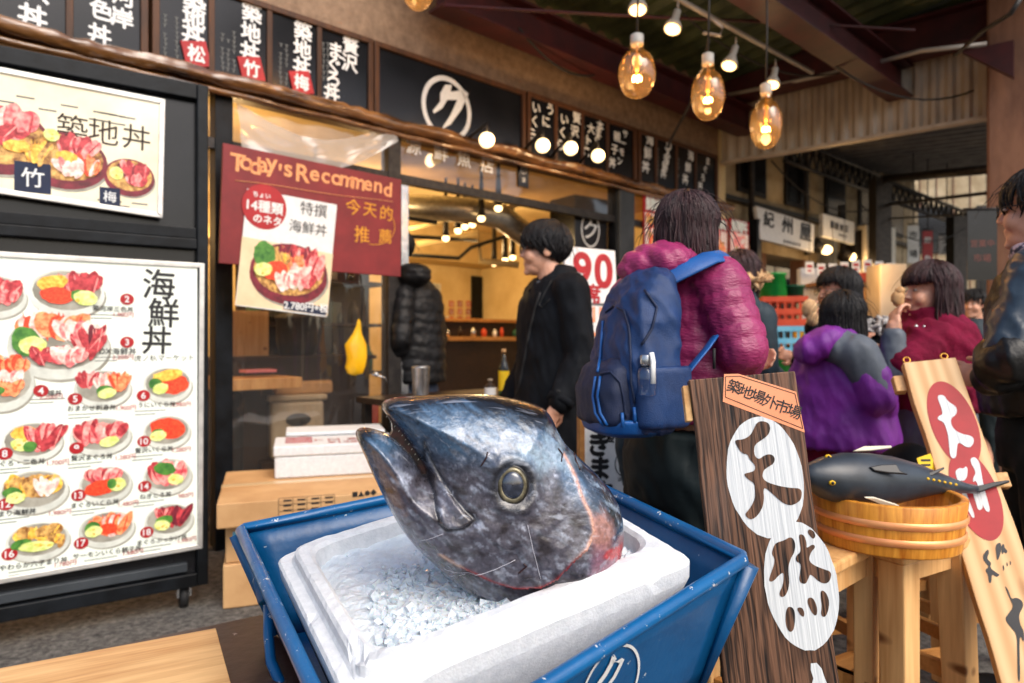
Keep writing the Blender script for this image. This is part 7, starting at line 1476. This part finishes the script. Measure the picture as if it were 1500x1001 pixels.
# woman in the maroon shawl, eating
f = Vector((-1, -.12, 0)).normalized(); yw = yaw_of(f); cx, cy = 1.85, 3.02; hf = hframe(P(1360, 427, 3.0), (-1, -.05, 0)); s = 1.0
b = MB(); head_prims(b, hf, s); body_base(b, (cx, cy), yw, .76, 1.24); shl, elb, wri = P(1362, 498, 2.86), P(1310, 545, 2.8), P(1309, 488, 2.82); b.cap(shl, elb, .042, .036); b.cap(elb, wri, .036, .027); hand(b, wri, P(1311, 440, 2.86) - wri, (.85, .1, 0), 1.0, .75, -1)
sr, er, wr = Vector((cx - .03, cy + .18, 1.2)), Vector((cx - .08, cy + .22, .97)), Vector((cx - .22, cy + .1, 1.1)); b.cap(sr, er, .042, .036); b.cap(er, wr, .036, .027); hand(b, wr, (-.3, -.1, .9), (.9, 0, .2), 1, .7)
p = organic('person', b, .0048, M['skin'], None, 2, label='woman in a maroon shawl raising a snack to her mouth', cat='person'); eyes(p, hf, s); hair(p, hf, s, M['hair_brown'], .22, 460, 12, .075, .08, .0105, (0, -.1, .99), .36, -.35, 1.1)
b = MB(); b.loft(sect(cx, cy, yw, [(.91, .2, .165, -.01), (.98, .23, .19, 0), (1.1, .235, .19, 0), (1.2, .22, .175, 0), (1.27, .17, .14, 0), (1.31, .11, .11, 0), (1.335, .095, .1, .01)]), 28, yaw=yw); b.cap(shl, elb + (shl - elb) * .2, .085, .07)
organic('shawl', b, .011, M['maroon_cloth'], p, 3, wrinkle(.012, 6, (1, 1, 1.6), 8))
b = MB(); b.cap(elb + (shl - elb) * .25, elb, .058, .052); b.cap(elb, wri + (elb - wri) * .1, .052, .042); organic('sleeve', b, .01, M['grey_cloth'], p, 2, wrinkle(.005, 12))
b = MB(); b.loft(sect(cx, cy, yw, [(.72, .19, .155, 0), (.85, .195, .16, 0), (.93, .18, .15, 0)]), 24, yaw=yw); organic('sweater', b, .014, M['grey_cloth'], p, 3, wrinkle(.006, 8)); legs(p, (cx, cy), yw, .74, M['jeans_dark'])
for i in range(3): b = MB(); b.ell(P(1342 + i * 12, 478 + i * 1, 2.83), (.008, .006, .008)); b.build('shawl_button', M['steel'], p)
c = P(1315, 437, 2.85); b = MB(); b.ell(c, (.026, .024, .034)); b.ell(c + Vector((.008, 0, .03)), (.02, .02, .02)); b.v = [q + Vector((noise.noise(q * 60), noise.noise(q * 61), noise.noise(q * 62))) * .006 for q in b.v]; tag(b.build('snack', M['carton']), 'brown fried snack at the mouth of the woman in the shawl', 'food')
# man at the right edge in the black rain jacket
f = Vector((-.88, .47, 0)).normalized(); yw = yaw_of(f); cx, cy = 1.68, 2.12; hf = hframe(P(1524, 306, 2.12), (-.72, .69, 0)); s = 1.04
b = MB(); head_prims(b, hf, s); body_base(b, (cx, cy), yw, .9, 1.4); shl, elb, wri = P(1520, 402, 1.94), P(1474, 525, 1.9), P(1450, 556, 2.02); b.cap(shl, elb, .05, .042); b.cap(elb, wri, .042, .03); hand(b, wri, (-.35, .5, .15), (.5, .6, -.2), 1.0, .7)
sr, er, wr = Vector((cx + .07, cy + .18, 1.38)), Vector((cx + .03, cy + .24, 1.12)), Vector((cx - .15, cy + .0, 1.1)); b.cap(sr, er, .05, .042); b.cap(er, wr, .042, .03); hand(b, wr, (.3, -.8, 0), (.8, .2, 0), 1.0, .7)
p = organic('person', b, .0048, M['skin'], None, 2, label='man cut by the right edge in a shiny black rain jacket with checked scarf', cat='person'); eyes(p, hf, s); glasses(p, hf, s); hair(p, hf, s, M['hair'], 0, 420, 15, .06, .06, .0095, (0, -.3, .95), .36, -.0, 1.03)
b = MB(); b.loft(sect(cx, cy, yw, [(.98, .22, .18, 0), (1.05, .225, .185, 0), (1.2, .22, .175, 0), (1.32, .22, .165, 0), (1.39, .19, .14, 0), (1.44, .12, .11, 0), (1.47, .1, .1, 0)]), 30, yaw=yw); b.cap(elb, wri + (elb - wri) * .05, .068, .052); b.cap(sr, er, .082, .07); b.cap(er, wr, .068, .055)
organic('rain_jacket', b, .009, M['rain_black'], p, 3, wrinkle(.011, 7, (1, 1, .6), 11))
b = MB(); b.cap(shl, elb + (shl - elb) * .12, .076, .064); organic('sheen_sleeve', b, .009, M['rain_sheen'], p, 3, wrinkle(.009, 8, (1, 1, .6), 2))  # upper sleeve of the black jacket, coloured as its blue grey sheen
b = MB(); c = hf.at(0, -.04, -.18); 
for k in range(3): b.tube([c + Vector((.095 * math.cos(a), .09 * math.sin(a), .018 * math.sin(2 * a + k) + .03 * k - .03)) for a in np.linspace(0, 2 * math.pi, 19)[:-1]], .03, 8, closed=True)
organic('scarf', b, .008, M['scarf_check'], p, 2); legs(p, (cx, cy), yw, .9, M['trouser'], .1, .1, 1.1)
# far man by the pillar
f = Vector((-.8, -.6, 0)).normalized(); yw = yaw_of(f); cx, cy = 3.75, 5.55; hf = hframe(P(1426, 446, 5.55), f)
b = MB(); head_prims(b, hf, 1.0); body_base(b, (cx, cy), yw, .84, 1.34); q = []
for k in (-1, 1): r = hf.x * k; a, c, d_ = Vector((cx, cy, 1.31)) + r * .19, Vector((cx, cy, 1.05)) + r * .24, Vector((cx, cy, .84)) + r * .22 + f * .08; q.append((a, c, d_)); b.cap(a, c, .045, .04); b.cap(c, d_, .04, .03); hand(b, d_, (0, 0, -1), r * -1, 1, .4, k)
p = organic('person', b, .009, M['skin'], None, 2, label='dark haired man far back by the pillar', cat='person'); eyes(p, hf, 1.0); hair(p, hf, 1.0, M['hair'], 0, 240, 18, .06, .07, .012)
b = MB(); b.loft(sect(cx, cy, yw, [(.7, .21, .17, 0), (1.0, .2, .16, 0), (1.25, .21, .15, 0), (1.34, .15, .12, 0), (1.38, .09, .09, 0)]), 24, yaw=yw)
for a, c, d_ in q: b.cap(a, c, .075, .065); b.cap(c, d_, .06, .05)
organic('coat', b, .014, M['teal_dark'], p, 3, wrinkle(.006, 8)); legs(p, (cx, cy), yw, .84, M['trouser'])
# person with the fur hood
f = Vector((.8, .6, 0)).normalized(); yw = yaw_of(f); cx, cy = 1.14, 3.45; hf = hframe(P(1088, 402, 3.45), f)
b = MB(); head_prims(b, hf, .98); body_base(b, (cx, cy), yw, .82, 1.34); q = []
for k in (-1, 1): r = hf.x * k; a, c, d_ = Vector((cx, cy, 1.32)) + r * .13, Vector((cx, cy, 1.06)) + r * .15, Vector((cx, cy, 1.0)) + r * .1 + f * .2; q.append((a, c, d_)); b.cap(a, c, .045, .04); b.cap(c, d_, .04, .03); hand(b, d_, f, r * -1, 1, .6, k)
p = organic('person', b, .009, M['skin'], None, 2, label='person in a dark teal coat with fur trimmed hood behind the magenta jacket', cat='person'); hair(p, hf, .98, M['hair_brown'], .1, 240, 21, .06, .07, .012)
b = MB(); b.loft(sect(cx, cy, yw, [(.7, .16, .14, 0), (1.0, .155, .13, 0), (1.25, .16, .125, 0), (1.36, .13, .11, 0), (1.4, .1, .1, 0)]), 24, yaw=yw); c = hf.at(0, -.09, -.12); b.ell(c, (.12, .08, .09), hf); b.ell(c + Vector((.02, -.05, -.05)), (.1, .08, .08), hf)
for a, c_, d_ in q: b.cap(a, c_, .075, .065); b.cap(c_, d_, .06, .05)
organic('coat', b, .013, M['teal_dark'], p, 3, wrinkle(.006, 8)); b = MB()
for i in range(170):
    a = random.uniform(0, 6.28); c_ = hf.at(.13 * math.cos(a), -.05 + .1 * math.sin(a), -.045 + .02 * math.sin(a)); d_ = (Vector((random.gauss(0, 1), random.gauss(0, 1), random.gauss(.5, .8)))).normalized(); b.tube([c_, c_ + d_ * .03, c_ + d_ * .055], [.013, .01, .002], 5)
b.build('fur_trim', M['fur'], p); legs(p, (cx, cy), yw, .82, M['trouser'])
# customer in the doorway in the black down coat
f = Vector((-.75, .66, 0)).normalized(); yw = yaw_of(f); cx, cy = P(612, 500, 4.95).x, 4.95; hf = hframe(P(582, 366, 4.9), (-.9, .4, 0)); s = 1.05
b = MB(); head_prims(b, hf, s); body_base(b, (cx, cy), yw, .86, 1.55); q = []
for k in (-1, 1): r = hf.x * k; a, c, d_ = Vector((cx, cy, 1.52)) + r * .19, Vector((cx, cy, 1.22)) + r * .25 - f * .03, Vector((cx, cy, 1.0)) + r * .2 + f * .14; q.append((a, c, d_)); b.cap(a, c, .05, .042); b.cap(c, d_, .042, .03); hand(b, d_, (f * .4 + Vector((0, 0, -.9))), r * -1, 1, .5, k)
p = organic('person', b, .009, M['skin'], None, 2, label='customer in a long black down coat entering the warm doorway', cat='person'); hair(p, hf, s, M['hair'], 0, 260, 24, .06, .07, .012)
b = MB(); b.loft(sect(cx, cy, yw, [(.9, .215, .18, 0), (1.1, .22, .18, 0), (1.3, .215, .17, 0), (1.48, .21, .16, 0), (1.58, .16, .14, 0), (1.64, .1, .1, .02)]), 28, yaw=yw); c = P(606, 402, 4.78); b.ell(c, (.13, .12, .085)); b.ell(c + Vector((-.1, .1, .03)), (.1, .1, .07))
for a, c_, d_ in q: b.cap(a, c_, .085, .075); b.cap(c_, d_, .072, .06)
organic('down_coat', b, .013, M['puffer_black'], p, 3, quilt([((cx, cy, .9), (cx, cy, 1.75), .2)] + [(a, c_, .08) for a, c_, d_ in q], .085, .01)); legs(p, (cx, cy), yw, .82, M['jeans_dark'])
# short companion whose jeans show under the backpack
f = Vector((.4, .9, 0)).normalized(); yw = yaw_of(f); cx, cy = P(980, 500, 2.4).x, 2.4; hf = hframe(Vector((cx + .01, cy, 1.18)), f)
b = MB(); head_prims(b, hf, .9); body_base(b, (cx, cy), yw, .68, 1.03, .7); q = []
for k in (-1, 1): r = hf.x * k; a, c, d_ = Vector((cx, cy, 1.0)) + r * .13, Vector((cx, cy, .82)) + r * .15, Vector((cx, cy, .66)) + r * .14 + f * .05; q.append((a, c, d_)); b.cap(a, c, .035, .03); b.cap(c, d_, .03, .024); hand(b, d_, (0, 0, -1), r * -1, .85, .4, k)
p = organic('person', b, .009, M['skin'], None, 2, label='child in blue jeans mostly hidden behind the backpack', cat='person'); hair(p, hf, .9, M['hair'], 0, 200, 27, .06, .07, .012)
b = MB(); b.loft(sect(cx, cy, yw, [(.7, .14, .12, 0), (.85, .14, .115, 0), (.98, .14, .11, 0), (1.04, .1, .09, 0), (1.07, .07, .07, 0)]), 22, yaw=yw)
for a, c_, d_ in q: b.cap(a, c_, .055, .048); b.cap(c_, d_, .046, .038)
organic('jacket', b, .013, M['teal_dark'], p, 3, wrinkle(.005, 9)); legs(p, (cx, cy), yw, .66, M['jeans_blue'], .08, .075, .95)
